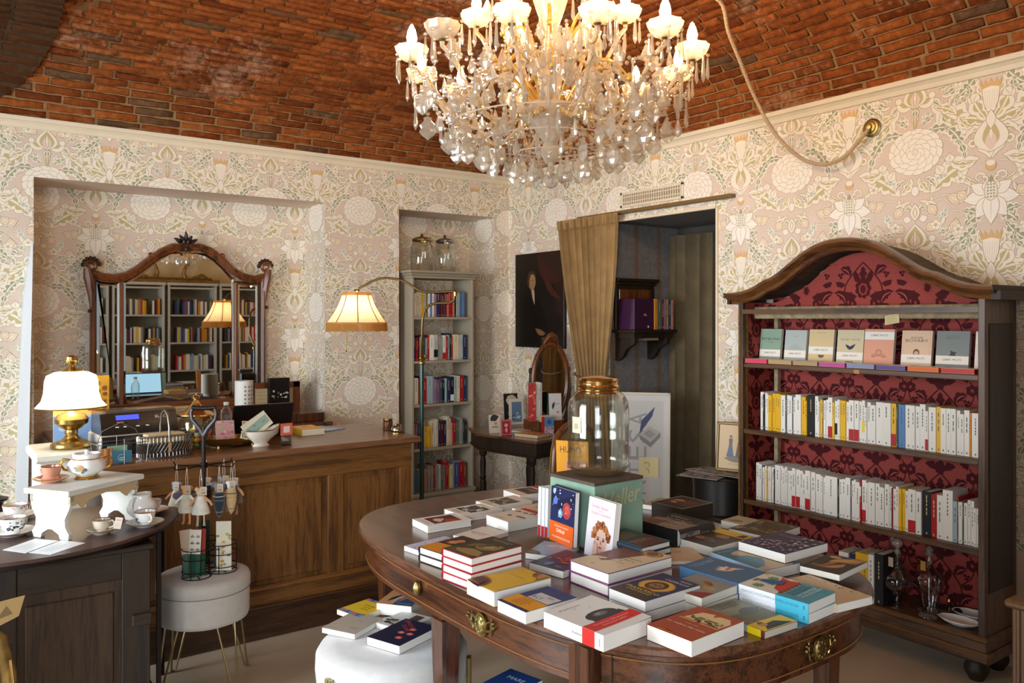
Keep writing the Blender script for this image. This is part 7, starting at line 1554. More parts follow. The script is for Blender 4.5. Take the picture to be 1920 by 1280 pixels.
# ---- poufs
def pouf_legs_hairpin(rt,r,h,M):
 for k in range(4):
  a=k*PI/2+.35;c,s_=math.cos(a),math.sin(a);t=Vector((-s_,c,0));top=Vector((c*r*.80,s_*r*.80,h));ft=Vector((c*r*1.16,s_*r*1.16,.006))
  mb=MB();mb.tube([top+t*.045,ft+t*.010,ft+Vector((c*.006,s_*.006,0)),ft-t*.010,top-t*.045],.0045,7);mb.build('hairpin_leg',M,rt,60)
M_palebrass=plain('pale_brass_tube','#b8a678',.3,.9)
pf1=on_z(382,1072,.50)
p1=thing('grey_velvet_pouf','round pale grey velvet pouf on hairpin legs in front of the counter','pouf',(pf1.x,pf1.y,0))
M_vel=plain('pale_grey_velvet','#c2bab0',.85,var=.06,scale=25,sheen=.5)
mb=MB();mb.lathe([(0,.30),(.17,.30),(.188,.308),(.194,.325),(.195,.435)],48);mb.build('body',M_vel,p1,50)
mb=MB();mb.lathe([(.195,.437),(.198,.440),(.198,.478),(.192,.492),(.175,.499),(.08,.503),(0,.503)],48);mb.build('lid',M_vel,p1,50)
mb=MB();mb.tube([(.197*math.cos(a),.197*math.sin(a),.4365)for a in[i*PI/24 for i in range(48)]],.002,5,closed=True);mb.build('lid_seam',plain('seam_grey','#8a827a',.8),p1)
pouf_legs_hairpin(p1,.195,.305,M_palebrass)
P2X,P2Y=1.40,2.70
p2_=thing('pale_velvet_pouf','larger pale velvet pouf on brass tube legs carrying six books','pouf',(P2X,P2Y,0))
M_vel2=plain('white_grey_velvet','#d8d6d2',.85,var=.05,scale=25,sheen=.5)
mb=MB();mb.lathe([(0,.14),(.10,.15),(.18,.18),(.24,.23),(.272,.30),(.278,.36),(.276,.405),(.262,.428),(.2,.436),(0,.438)],56);mb.build('cushion',M_vel2,p2_,60)
for k in range(3):
 a=k*2*PI/3+3.6;mb=MB();mb.tube([(.27*math.cos(a),.27*math.sin(a),.131+i*.03)if False else(.2755*math.cos(a),.2755*math.sin(a),.25+i*.03)for i in range(6)],.0012,4);mb.build('seam',plain('seam_grey','#8a827a',.8),p2_)
for k in range(4):
 for da in(-.03,.03):
  a=math.radians(194+62*k)+da;c,s_=math.cos(a),math.sin(a);mb=MB();mb.tube([(c*.287,s_*.287,.0),(c*.287,s_*.287,.385)],.0085,10);mb.build('leg',M_palebrass,p2_)
mb=MB();mb.tube([(.287*math.cos(a),.287*math.sin(a),.16)for a in[i*PI/20 for i in range(40)]],.006,6,closed=True);mb.build('ring_stretcher',M_palebrass,p2_)
ZP=.4385
lying('handbook','orange and blue thick book at the back of the pale pouf',(706,1130),(770,1140),(737,1100),ZP+.045,.045,'#d89a6c',lambda w,h:Print().r(w*.45,0,w,h,'#34587c').p(blade((w*.2,h*.2),(w*.5,h*.8),.02,.1),'#2a2624').p(blade((w*.35,h*.15),(w*.6,h*.85),.02,.1),'#c9b8a8').p(blade((w*.5,h*.2),(w*.75,h*.8),.02,.1),'#b9705a').t('RAGAZZI',w*.72,h*.12,.007,'#c9d6e2',w*.4,'C'),w=.15,h=.16)
lying('handbook','yellow book with blue and orange striped border on the pouf',(632,1142),(690,1163),(672,1128),ZP+.020,.020,'#e6be18',lambda w,h:[p for p in[Print()]if[p.r(w*i/9,0,w*(i+1)/9,h*.16,('#5a9ab8','#d8643c','#8a6ab0','#3c56a8')[i%4])for i in range(9)]and[p.r(w*i/9,h*.88,w*(i+1)/9,h,('#5a9ab8','#d8643c','#8a6ab0','#3c56a8')[(i+1)%4])for i in range(9)]and p.t('COME FARE',w*.55,h*.62,.008,'#4a4020',None,'C').t('LE COSE',w*.6,h*.5,.008,'#4a4020',None,'C').t('SEMPLICI',w*.66,h*.38,.008,'#4a4020',None,'C')][0],w=.135,h=.165)
lying('large_handbook','white book with brown animal photo strip on the pouf',(706,1167),(762,1190),(752,1140),ZP+.022,.022,'#e0dcd6',lambda w,h:blobs(Print(),.003,.003,w*.55,h*.45,20,['#3a2c22','#6a4a34','#b0946c','#2a221c'],.006,.014,51).r(w*.55,h*.5,w*.85,h*.9,'#5a4a3c').r(w*.6,h*.1,w*.95,h*.11,'#8a8680').r(w*.6,h*.16,w*.95,h*.17,'#8a8680'),w=.14,h=.16)
bk=lying('notebook','white book with curled grey-beige cover at the pouf edge',(604,1176),(673,1194),(640,1153),ZP+.020,.020,'#b4a898',lambda w,h:Print().t('CIG',w*.74,h*.22,.016,'#7a7064',None,'C',0,.2).t('alla',w*.6,h*.62,.012,'#8a8074',None,'C',0,.3).r(w*.1,h*.10,w*.36,h*.112,'#8a8074'),w=.15,h=.18)
lying('novel','navy book with red lettering and four glowing red shapes on the pouf',(688,1193),(783,1225),(736,1167),ZP+.030,.030,'#26263e',lambda w,h:[p for p in[Print()]if[p.p(disc((w*x,h*y),.013,.011,scallop=5,amp=.2),'#d85a50').p(disc((w*x,h*y),.008,.007,8),'#f09a88')for x,y in((.62,.66),(.50,.46),(.74,.48),(.66,.26))]and p.t('CINQUE',w*.30,h*.80,.016,'#d84a48',None,'C',-.6).t('CUORI',w*.38,h*.62,.016,'#d84a48',None,'C',-.6).p(spiral((w*.2,h*.3),.03,1,.001),'#55557a')][0],w=.155,h=.215)
# another book edge low in front, on a shelf-high stool under the table
st=thing('low_stool','low grey cushioned stool under the book table front','stool',(1.62,2.05,0))
mb=MB();mb.lathe([(0,.24),(.17,.245),(.19,.27),(.19,.35),(.17,.372),(0,.376)],40);mb.build('cushion',M_vel2,st,60)
for k in range(4):a=k*PI/2+.6;mb=MB();mb.tube([(.165*math.cos(a),.165*math.sin(a),0),(.16*math.cos(a),.16*math.sin(a),.25)],.008,8);mb.build('leg',M_palebrass,st)
lying('blue_paperback','blue paperback on the low stool under the table',(880,1292),(960,1320),(940,1266),.3765+.025,.025,'#1c3f7a',lambda w,h:Print().t('MARE',w*.5,h*.7,.02,'#cfdcec',None,'C'),w=.14,h=.21)
# ---- garden-fork style display stand on the grey pouf, with hanging felt figures and card baskets
SX,SY,SZ=pf1.x,pf1.y,.5035
ds=thing('display_stand','iron display stand with spade-handle top and wire baskets on grey pouf','stand',(SX,SY,SZ))
M_iron=plain('grey_iron','#4a484c',.4,.7)
mb=MB();mb.tube([(0,0,.0),(0,0,.64)],.0085,10);mb.build('pole',M_dkmetal,ds)
dd=RGT;hz=.73
mb=MB();mb.tube([Vector((0,0,.60)),dd*.018+Vector((0,0,.632)),dd*.052+Vector((0,0,.672)),dd*.056+Vector((0,0,.70)),dd*.048+Vector((0,0,.725))],[.011,.010,.008,.008,.009],8);mb.tube([Vector((0,0,.60)),dd*-.018+Vector((0,0,.632)),dd*-.052+Vector((0,0,.672)),dd*-.056+Vector((0,0,.70)),dd*-.048+Vector((0,0,.725))],[.011,.010,.008,.008,.009],8);mb.build('yoke',M_iron,ds,60)
mb=MB();mb.tube([dd*-.052+Vector((0,0,.724)),dd*-.02+Vector((0,0,.722)),dd*.02+Vector((0,0,.722)),dd*.052+Vector((0,0,.726))],.010,10);mb.build('grip',M_dkmetal,ds,60)
HZ=.47;arms_=[]
for k in range(6):
 a=k*PI/3+.3;c,s_=math.cos(a),math.sin(a);mb=MB();mb.tube([(0,0,HZ),(c*.10,s_*.10,HZ-.004),(c*.135,s_*.135,HZ-.002),(c*.142,s_*.142,HZ+.012)],.0032,6);mb.build('hook_arm',M_dkmetal,ds,60);arms_.append(a)
mb=MB();mb.lathe([(0,HZ-.012),(.016,HZ-.012),(.016,HZ+.012),(0,HZ+.012)],12);mb.build('hub',M_dkmetal,ds)
bask=[]
for k,a in enumerate((-2.2,-.55,1.4)):
 c,s_=math.cos(a)*.082,math.sin(a)*.082;R=.060
 mb=MB()
 for z in(.004,.030,.085,.125):mb.tube([(c+R*math.cos(t),s_+R*math.sin(t),z)for t in[i*PI/10 for i in range(20)]],.0022,5,closed=True)
 for i in range(4):t=i*PI/2+a;mb.tube([(c+R*math.cos(t),s_+R*math.sin(t),.004),(c+R*math.cos(t),s_+R*math.sin(t),.125)],.0022,5)
 mb.tube([(c+R,s_,.004),(c-R,s_,.004)],.002,5);mb.tube([(c,s_+R,.004),(c,s_-R,.004)],.002,5)
 mb.build('wire_basket',M_dkmetal,ds,60);bask.append((c,s_))
mk=[((-2.2),'white bookmark card with paper boats and green foot, nearest basket','#e4dcc8','#1f4a34','boats',0),(-2.2,'red-edged bookmark card behind the paper-boat one','#a83a34','#1f4a34',None,1),(-2.2,'beige bookmark card leaning in the nearest basket','#c9a88a','#1f4a34',None,2),(-.55,'white floral bookmark card with yellow and blue flowers, tallest','#ece4cc','#ece4cc','flowers',0),(-.55,'grape-printed bookmark card with green foot beside the floral one','#dfe0c4','#24503a','grapes',1),(1.4,'dark green bookmark card in the rear basket','#2a4a38','#1f4a34',None,0)]
for a,lb,c1,c2_,dec,k in mk:
 c,s_=math.cos(a)*.082,math.sin(a)*.082;w,h=(.050,.200)if dec!='flowers' else(.066,.215)
 mb=MB();mb.box((-w/2,-.0012,0),(w/2,0,h),0,c1);pr=Print().r(-w/2,0,w/2,h,c1)
 if c2_!=c1:pr.p([(-w/2,0),(w/2,0),(w/2,h*.48),(-w/2,h*.48)],c2_)
 if dec=='boats':
  for j in range(3):
   for i in range(2):x=-.012+i*.024;y=h*.55+j*.028;pr.p([(x-.010,y+.006),(x+.010,y+.006),(x+.006,y),(x-.006,y)],['#8a7a74','#6a6a70','#a08a7a'][j]).p([(x-.005,y+.006),(x,y+.014),(x+.005,y+.006)],'#9a8a80')
 if dec=='flowers':blobs(pr,-w/2,.01,w/2,h,16,['#e0a828','#d8902a','#8aa04a','#5a78a8','#b9c070'],.005,.010,61)
 if dec=='grapes':blobs(pr,-w/2,h*.5,w/2,h,18,['#5a6aa0','#6a8a3c','#8aa84a','#4a5a90'],.004,.009,62)
 pr.to(mb,lambda x,y,hh:(x,-.0012-hh,y));o=mb.build('bookmark_card',M_bookpaint,None,0)
 off=RGT*((-.008,.010,-.026)[k]if a==-2.2 else(.010,-.018,0)[k])-FWD*((.012,-.008,.004)[k]if a!=1.4 else 0)
 o.location=(SX+c+off.x,SY+s_+off.y,SZ+.006);o.rotation_euler=(-.05,(.03,.0,-.10)[k]if a==-2.2 else(-.02,.06,.05)[k],-YAW+(.05,-.15,.3)[k]);tag(o,lb,'bookmark','bookmark cards in the wire baskets')
# hanging felt figures
def felt(lab,a,r,ln,kind,cols,tagc='#b9a48c',rz=0):
 p=Vector((SX+r*math.cos(a),SY+r*math.sin(a),SZ+HZ-.004));rt=thing('felt_figure',lab,'felt figure',tuple(p),rz,'felt figures hanging from the display stand')
 mb=MB();L=.075;mb.tube([(0,0,.010),(.004,0,-L*.5),(.004,0,-L)],.0010,4);mb.tube([(0,0,.010),(-.005,0,-L*.5),(-.004,0,-L)],.0010,4);mb.build('hanging_cord',plain('pale_cord','#d8ccb8',.9),rt)
 mf=lambda c:plain('felt_'+c,c,.95,var=.1,scale=60,sheen=.4)
 z=-L
 mb=MB();mb.sphere((0,0,z-.016),.019,10,8,sz=.95);mb.build('head',mf(cols[0]),rt,60)
 for sx in(-1,1):mb=MB();mb.sphere((sx*.016,0,z-.002),.0095,8,6,sy=.5);mb.build('ear',mf(cols[0]),rt,60)
 if kind=='cone':
  mb=MB();mb.lathe([(0,z-.028),(.018,z-.03),(.024,z-.05),(.022,z-.085),(.012,z-.125),(0,z-.14)],12);mb.build('body',mf(cols[1]),rt,60)
  mb=MB()
  for k in range(5):zz=z-.045-k*.017;rr=.0245-.0026*k;mb.tube([(rr*math.cos(t),rr*math.sin(t),zz)for t in[i*PI/8 for i in range(16)]],.0016,4,closed=True)
  mb.build('felt_stripe',mf(cols[2]),rt)
 else:
  mb=MB();mb.lathe([(0,z-.028),(.014,z-.03),(.022,z-.05),(.034,z-.085),(.038,z-.105),(0,z-.105)],14);mb.build('dress',mf(cols[1]),rt,60)
  for sx in(-1,1):
   mb=MB();mb.tube([(sx*.012,0,z-.035),(sx*.036,-.006,z-.055),(sx*.046,-.012,z-.070)],[.007,.006,.005],6);mb.build('arm',mf(cols[2]),rt,60)
   mb=MB();mb.tube([(sx*.012,0,z-.104),(sx*.013,0,z-.145),(sx*.014,-.01,z-.155)],[.0045,.0045,.006],6);mb.build('leg',mf(cols[0]),rt,60)
  if kind=='wings':
   for sx in(-1,1):mb=MB();mb.sphere((sx*.042,.012,z-.040),.026,10,6,sy=.18,sz=.7);mb.build('wing',mf(cols[3]),rt,60)
 pr=Print().r(-.013,-.036,.013,0,tagc).r(-.008,-.030,.008,-.022,'#8a7a6c').r(-.009,-.016,.009,-.014,'#8a7a6c').r(-.009,-.010,.006,-.008,'#8a7a6c')
 mb=MB();pr.to(mb,lambda x,y,h:(x+.012,-.022-h,z+.012+y));mb.add([(-.001,-.0221,z+.012),(.025,-.0221,z+.012),(.025,-.0221,z-.024),(-.001,-.0221,z-.024)],[(0,1,2,3)],0,tagc);mb.build('paper_tag',M_bookpaint,rt,0)
rzc=-YAW
felt('felt figure with orange hair, white sleeves and dark wings',math.radians(212),.10,.1,'wings',['#d8904c','#c9bfa8','#e8e4da','#55505a'],rz=rzc)
felt('felt figure in pale skirt with grey apron, beside the orange-haired one',math.radians(250),.13,.1,'dress',['#c9a884','#d8d2c4','#c98a54','#5a6a80'],rz=rzc+.3)
felt('felt figure in navy dotted coat at the stand pole',math.radians(292),.105,.1,'cone',['#8a7a74','#27323c','#e0dcd2'],rz=rzc)
felt('striped black and straw felt bee on the stand',math.radians(328),.12,.1,'cone',['#ece6da','#d0b07c','#2a2624'],rz=rzc)
felt('black felt figure hanging behind the striped bee',math.radians(68),.095,.1,'cone',['#d8b88c','#1f1d20','#3a3436'],rz=rzc)
felt('brown felt mouse with orange scarf, outermost by the counter panel',math.radians(2),.135,.1,'dress',['#a87a4c','#6a5a54','#c98a4a','#8a94a8'],rz=rzc)
felt('grey winged felt mouse at the back of the stand',math.radians(35),.135,.1,'wings',['#8a8486','#6a6470','#c9925a','#8a98ac'],rz=rzc+.2)
felt('blue-grey felt mouse at the back beside the orange hair',math.radians(150),.115,.1,'dress',['#7a8698','#b8a890','#a86a44','#8a98ac'],rz=rzc-.2)
# ================================================================ counter clutter, corner table, doorway things
KZ=CZT+.0006
def at(u,v,z=KZ):return on_z(u,v,z)
def solo(name,lab,cat,mb,mat,loc=(0,0,0),rz=0,grp=None,smooth=40):
 o=mb.build(name,mat,None,smooth,loc,(0,0,rz));return tag(o,lab,cat,grp)
FR=-YAW
# picture leaning behind the lamp
a,b=on_y(100,835,4.60),on_y(205,835,4.60);pw=b.x-a.x;phh=4.60 and(on_y(205,703,4.60).z-1.0055)
pc=thing('leaning_print','yellow and blue printed picture leaning behind the brass lamp','print',(a.x,4.60,1.0055));pc.location.y=4.605
mb=MB();mb.box((0,0,0),(pw,.006,phh));mb.build('card_board',plain('pale_card','#cfc4a8',.7),pc)
pr=Print().r(0,0,pw,phh,'#d9a83a').r(0,0,pw,phh*.44,'#5a78a4').r(0,phh*.40,pw,phh*.46,'#c9a05a');blobs(pr,.01,phh*.46,pw-.01,phh*.62,16,['#b5642a','#8a4a2a','#3a3430','#c98a3a'],.01,.025,71);blobs(pr,pw*.68,phh*.62,pw-.01,phh*.95,9,['#6a4a2c','#8a5a2c','#4a3a2c'],.01,.02,72);blobs(pr,.01,.01,pw-.01,phh*.4,14,['#7a94b8','#8aa0c0','#48648e'],.01,.025,73)
pr.to(MB(),lambda x,y,h:(x,-h,y)).build('picture',M_bookpaint,pc,0)
# cash register
p=at(178,862);p.x=.674;cr_=thing('cash_register','black receipt printer with lit blue display on the counter','cash register',tuple(p),.06);w=.345
M_blk=plain('black_plastic','#121214',.25,coat=.3);M_gry=plain('grey_metal_side','#a8a49c',.4,.3)
mb=MB();mb.box((0,.02,0),(w,.27,.105),b=.006);mb.build('drawer_base',M_gry,cr_)
mb=MB();mb.box((.004,.012,.008),(w-.004,.03,.100),b=.004);mb.build('drawer_front',M_blk,cr_)
mb=MB();mb.prism([(.03,.105),(.05,.165),(.075,.205),(.10,.215),(.24,.215),(.25,.105)],.01,w+.02,'X');mb.build('printer_body',M_blk,cr_,30)
fa=lambda x,y,h:(x,.05+.025*y/.04-h,.165+y)
mb=MB();pr=Print().r(.08,.008,.185,.030,'#3a48d8');pr.to(mb,fa);mb.build('display',emit('blue_display',(.06,.09,.9),1.6),cr_,0)
pr=Print().t('BLACK',.26,.008,.013,'#c9c4bc',.068).r(.08,-.004,.112,.0,'#b98a5a').r(.072,-.026,.088,-.021,'#d8d4cc').r(.108,-.026,.122,-.021,'#d8d4cc').r(.165,-.026,.182,-.021,'#d8d4cc').r(.21,-.026,.226,-.021,'#d8d4cc');pr.to(MB(),fa).build('button_lettering',M_bookpaint,cr_,0)
# wire basket with three cards
p=at(189,875);wb=thing('wire_card_basket','small thin wire basket with cards in front of the cash register','basket',tuple(p),.10)
M_wire=plain('thin_grey_wire','#77726c',.4,.6);mb=MB();X0,X1,Y1_,ZH=0,.195,.12,.095
for(x0,y0,x1,y1)in((0,0,X1,0),(X1,0,X1,Y1_),(X1,Y1_,0,Y1_),(0,Y1_,0,0)):
 mb.tube([(x0,y0,.002),(x1,y1,.002)],.0014,4);mb.tube([(x0-.012*(x0<.1)+.012*(x0>.1),y0,ZH),(x1-.012*(x1<.1)+.012*(x1>.1),y1,ZH)],.0018,4)
for x,y in((0,0),(X1,0),(X1,Y1_),(0,Y1_),(.1,0),(.1,Y1_)):mb.tube([(x,y,0),(x+(.012 if x>.15 else(-.012 if x<.05 else 0)),y,ZH+.02*(x==.1))],.0014,4)
mb.build('wire_frame',M_wire,wb);mb=MB();mb.tube([(.0,.06,ZH),(.02,.06,.15),(.1,.06,.185),(.165,.06,.15),(.195,.06,ZH)],.0018,5);mb.build('wire_handle',M_wire,wb)
for lab,x,y,w_,h_,c,mk_ in(('teal business card with white emblem, front of the wire basket',.05,.02,.088,.055,'#4a8098',1),('sage green business card behind the teal one',.04,.045,.085,.078,'#8fb59a',0),('orange striped card at the end of the wire basket',.012,.035,.045,.070,'#c9783a',2)):
 mb=MB();mb.box((0,0,0),(w_,.012 if mk_==1 else.003,h_),0,c);pr=Print()
 if mk_==1:pr.p(stroke([(.044+.016*math.cos(t),.026+.014*math.sin(t))for t in[k*.5 for k in range(2,11)]],.002),'#d8e4e8').r(.030,.014,.058,.017,'#d8e4e8').r(.034,.022,.056,.026,'#d8e4e8')
 if mk_==2:pr.r(.010,0,.020,h_,'#e0a060').r(.026,0,.034,h_,'#a8542c')
 if mk_==0:pr.r(w_*.5,h_*.6,w_*.66,h_*.66,'#b9704a')
 if pr.items:pr.to(mb,lambda a_,b_,h:(a_,-h,b_))
 o=solo('business_card',lab,'card',mb,M_bookpaint,tuple(Vector(wb.location)+Matrix.Rotation(.10,3,'Z')@Vector((x,y,.004))),.10,'cards in the wire basket',0)
# pierced silver basket
p=at(309,855);sbk=thing('silver_basket','oval pierced silver basket with tall handle on the counter edge','basket',tuple(p),.12);M_sil=plain('tarnished_silver','#8f8a82',.32,.9,var=.2,scale=60)
el=lambda a,k=1.0:(.128*k*math.cos(a),.060*k*math.sin(a))
mb=MB();mb.lathe([(0,.004),(.118,.004),(.128,.0),(.130,.008),(.124,.010)],36,sy=.47);mb.lathe([(.128,.098),(.134,.102),(.130,.108),(.125,.104)],36,sy=.47);mb.lathe([(.126,.070),(.129,.074),(.126,.078)],36,sy=.47);mb.build('rims',M_sil,sbk)
mb=MB()
for i in range(44):
 a=2*PI*i/44;x,y=el(a);mb.tube([(x,y,.076),(x,y,.100)],.0026,4)
 mb.tube([(x,y,.008),(x,y,.026)],.0024,4)
 for k in range(3):z=.028+k*.015;a2=a+(.07 if k%2 else 0);x,y=el(a2);t=Vector((-y*2,x,0)).normalized();mb.tube([Vector((x,y,z))-t*.006,Vector((x,y,z+.014))+t*.004],.0028,4)
tag(mb.build('pierced_side',M_sil,sbk),kind='stuff');mb=MB();mb.lathe([(.121,.01),(.121,.07)],30,sy=.45);mb.build('dark_lining',plain('basket_lining','#3a3028',.9),sbk)
mb=MB();mb.tube([(0,-.06,.09),(0,-.058,.15),(0,-.04,.205),(0,0,.222),(0,.04,.205),(0,.058,.15),(0,.06,.09)],.0052,7);mb.build('handle',M_sil,sbk,60)
mb=MB();mb.box((-.006,-.068,.03),(.007,-.066,.075),0,'#b58a5c');mb.build('paper_tag',M_bookpaint,sbk,0)
mb=MB();mb.box((-.09,-.035,.02),(.085,.04,.112),b=.003);mb.build('kraft_stock',plain('kraft_paper','#c9ac80',.8),sbk)
# cork bottle, tea cup on saucer, handwritten note
p=at(258,830);o=thing('cork_bottle','slim clear bottle holding corks, standing in front of the cash register','bottle',(p.x,p.y-.03,CZT+.0006))
mb=MB();mb.lathe([(0,.0),(.03,.0),(.034,.01),(.034,.06),(.018,.10),(.016,.16),(.020,.165)],20);mb.build('glass',M_clear,o,60)
for k in range(5):mb=MB();mb.lathe([(0,0),(.009,0),(.009,.022),(0,.022)],10);c_=mb.build('cork',plain('cork','#b9935c',.9,var=.15,scale=80),o);c_.location=(.012*math.cos(k*2.2),.012*math.sin(k*2.2),.004+.016*k);c_.rotation_euler=(.5*k,.9,k)
p=at(302,838);cup('green_grey_cup','grey-green patterned tea cup behind the silver basket',(p.x+.10,p.y+.09,CZT+.0006),.052,.068,2.9,plain('celadon_china','#b5b8a4',.2,coat=.4),True,True,[(3.2,6.2,.3,.85,14,['#6a7a5c','#7a7468','#5a6a58'],.010)])
n_=on_y(305,780,4.95);mb=MB();mb.box((0,0,0),(.135,.003,.075),0,'#d6c29a');lines(Print(),.02,.06,.09,3,'#a88e62',.003,.012,5).to(mb,lambda x,y,h:(x,-h,y));solo('handwritten_note','cream handwritten note card standing behind the cups','card',mb,M_bookpaint,(n_.x,4.70,CZT+.0006+.10),0,None,0).location.z=n_.z-.0
nb=MB();nb.box((-.02,.0035,-(n_.z-CZT)+.002),(.155,.09,.07),b=.004);o=nb.build('card_holder_box',plain('kraft_box','#b89a70',.8),bpy.data.objects['handwritten_note'])
# candy jar
p=at(367,838);cj=thing('sweet_jar','clear sweet jar with pagoda gilt lid holding coloured sweets','jar',tuple(p))
cjp=[(0,.002),(.07,.0),(.084,.01),(.086,.05),(.086,.13),(.080,.150),(.068,.160),(.068,.168)]
mb=MB();mb.lathe(cjp,32);mb.build('glass_body',M_clear,cj,60);mb=MB();mb.lathe([(.070,.166),(.098,.168),(.098,.174),(.050,.196),(.028,.216),(.014,.236),(.010,.246),(.020,.252),(.022,.262),(.012,.27),(0,.272)],32);mb.build('gilt_lid',M_gold,cj,40)
mb=MB();mb.tube([(.098*math.cos(a_),.098*math.sin(a_),.169)for a_ in[i*PI/20 for i in range(40)]],.004,6,closed=True);mb.build('beaded_rim',M_gold,cj)
rdc=random.Random(8);cols=['#d9c21c','#e08a1c','#7a9a2c','#4a7a34','#c9b02c','#b8b4a4','#c94a2c'];base=None;proto_s={}
for k in range(46):
 c=rdc.choice(cols);a_=rdc.uniform(0,2*PI);lay=k//12;rr=rdc.choice((.03,.06,.064))*rdc.uniform(.85,1)
 loc=(p.x+rr*math.cos(a_),p.y+rr*math.sin(a_),p.z+.018+lay*.026)
 if c not in proto_s:mb=MB();mb.sphere((0,0,0),.0155,8,6,sz=.75,sx=1.15);o=solo('sweet','x','sweet',mb,plain('sweet_'+c,c,.25));proto_s[c]=o
 else:o=proto_s[c].copy();COL.objects.link(o)
 o.location=loc;o.rotation_euler=(rdc.random(),rdc.random(),rdc.random()*3);nm={'#d9c21c':'yellow','#e08a1c':'orange','#7a9a2c':'lime green','#4a7a34':'dark green','#c9b02c':'mustard','#b8b4a4':'silver-wrapped','#c94a2c':'red'}[c];tag(o,f'small {nm} wrapped sweet inside the sweet jar','sweet',f'{nm} sweets in the sweet jar')
# brass tray with postcards
p=at(441,838);tr=thing('brass_tray','oval brass tray on little feet with postcards on the counter','tray',(p.x,p.y+.05,CZT+.0006),.12)
mb=MB();mb.lathe([(0,.016),(.12,.016),(.132,.030),(.148,.050),(.150,.050),(.136,.026),(.12,.010),(0,.010)],40,sy=.55);mb.build('tray_bowl',M_brass,tr,60)
for s_ in(-1,1):mb=MB();mb.lathe([(0,0),(.008,0),(.006,.012),(0,.016)],8,(s_*.09,-.04,0));mb.build('foot',M_brass,tr)
for lab,x,y,rx,ry,w_,h_,c,cc in(('pink blossom postcard in the brass tray nearest the display stand',-.085,-.01,-.25,.05,.10,.11,'#d8a8a4',['#c97a84','#e8c8c4','#b8c08a','#d88a90']),('cream floral postcard in the brass tray beside the gravy boat',.055,.0,-.35,.12,.105,.10,'#e0ccac',['#d89a7a','#c98a6a','#e0b090'])):
 mb=MB();mb.box((0,0,0),(w_,.003,h_),0,c);blobs(Print().r(0,0,w_,h_,c),.004,.004,w_-.004,h_-.004,18,cc,.006,.014,81).to(mb,lambda a_,b_,h:(a_,-h,b_));o=solo('postcard',lab,'postcard',mb,M_bookpaint,tuple(Vector(tr.location)+Vector((x,y,.030))),.1,'postcards in the brass tray',0);o.rotation_euler=(rx,ry,.1)
# water bottle, laptop
p=at(424,812);o=thing('water_bottle','small clear plastic water bottle with white cap behind the tray','bottle',(p.x,p.y,CZT+.0006));mb=MB();mb.lathe([(0,0),(.032,0),(.034,.01),(.034,.05),(.031,.06),(.034,.07),(.034,.11),(.028,.135),(.013,.155),(.013,.165)],20);mb.build('plastic_body',M_clear,o,60);mb=MB();mb.lathe([(0,.165),(.015,.165),(.015,.182),(0,.182)],14);mb.build('cap',plain('white_plastic','#e4e4e0',.4),o)
l0,l1=on_y(434,801,4.52),on_y(546,815,4.52);lw=l1.x-l0.x
lpt=thing('laptop','black laptop seen from behind, its lit screen facing the mirror','laptop',(l0.x,4.53,KZ),0)
mb=MB();mb.box((0,0,0),(lw,.24,.016),b=.004);mb.build('keyboard_base',M_blk,lpt)
md=Matrix.Translation((0,.0,.014))@Matrix.Rotation(math.radians(14),4,'X');mb=MB(md);mb.box((0,-.008,0),(lw,0,.185),b=.003);mb.build('lid',M_blk,lpt)
mb=MB(md);mb.add([(.010,.0006,.012),(lw-.010,.0006,.012),(lw-.010,.0006,.176),(.010,.0006,.176)],[(0,1,2,3)]);mb.build('screen',emit('screen_glow',(.42,.72,.95),1.1),lpt,0)
# gravy boat with postcards, coral stand, yellow book, leaflet, brown jar, bell
p=at(489,836);gvb=thing('gravy_boat','cream gravy boat with brown rim holding old postcards on the counter','gravy boat',tuple(p),.15)
sh=lambda a,r,z:(.30*max(0,math.cos(a))**4 if z>.05 else.0);M_crm=plain('cream_china','#e0d4c0',.2,coat=.4)
mb=MB();mb.lathe([(0,0),(.045,0),(.046,.006),(.036,.016),(.055,.035),(.075,.060),(.082,.082),(.079,.082),(.070,.060),(.05,.036),(0,.022)],32,sy=.55,ruffle=sh);
for i,v_ in enumerate(mb.v):
 if v_.z>.06 and v_.x>.05:v_.z+=(v_.x-.05)*.45
mb.build('boat',M_crm,gvb,60);mb=MB();mb.tube([(-.070,0,.075),(-.105,0,.085),(-.11,0,.055),(-.075,0,.045)],.005,8);mb.build('handle',M_crm,gvb,60)
mb=MB();mb.tube([(.081*(1+sh(t,0,1))*math.cos(t),.081*.55*(1+sh(t,0,1))*math.sin(t),.083+max(0,.081*(1+sh(t,0,1))*math.cos(t)-.05)*.45)for t in[i*PI/16 for i in range(32)]],.0022,5,closed=True);mb.build('brown_rim',plain('brown_glaze','#4a2c1c',.2),gvb)
for k,(lab,c)in enumerate((('old sea-green picture postcard in the gravy boat','#8fa898'),('cream postcard behind the sea-green one in the gravy boat','#d8cfae'))):
 mb=MB();mb.box((0,0,0),(.14,.0015,.085),0,'#d9d0b4');blobs(Print().r(.006,.02,.134,.065,c),.01,.022,.13,.06,8,['#7a6a54','#a88a6a','#6a8a80']if k==0 else['#b8b088','#8a9a5a'],.004,.010,90+k).to(mb,lambda a_,b_,h:(a_,-h,b_));o=solo('old_postcard',lab,'postcard',mb,M_bookpaint,tuple(p+Vector((-.045-.012*k,-.005+.014*k,.035))),0,'postcards in the gravy boat',0);o.rotation_euler=(-.15,-.62+.08*k,.1)
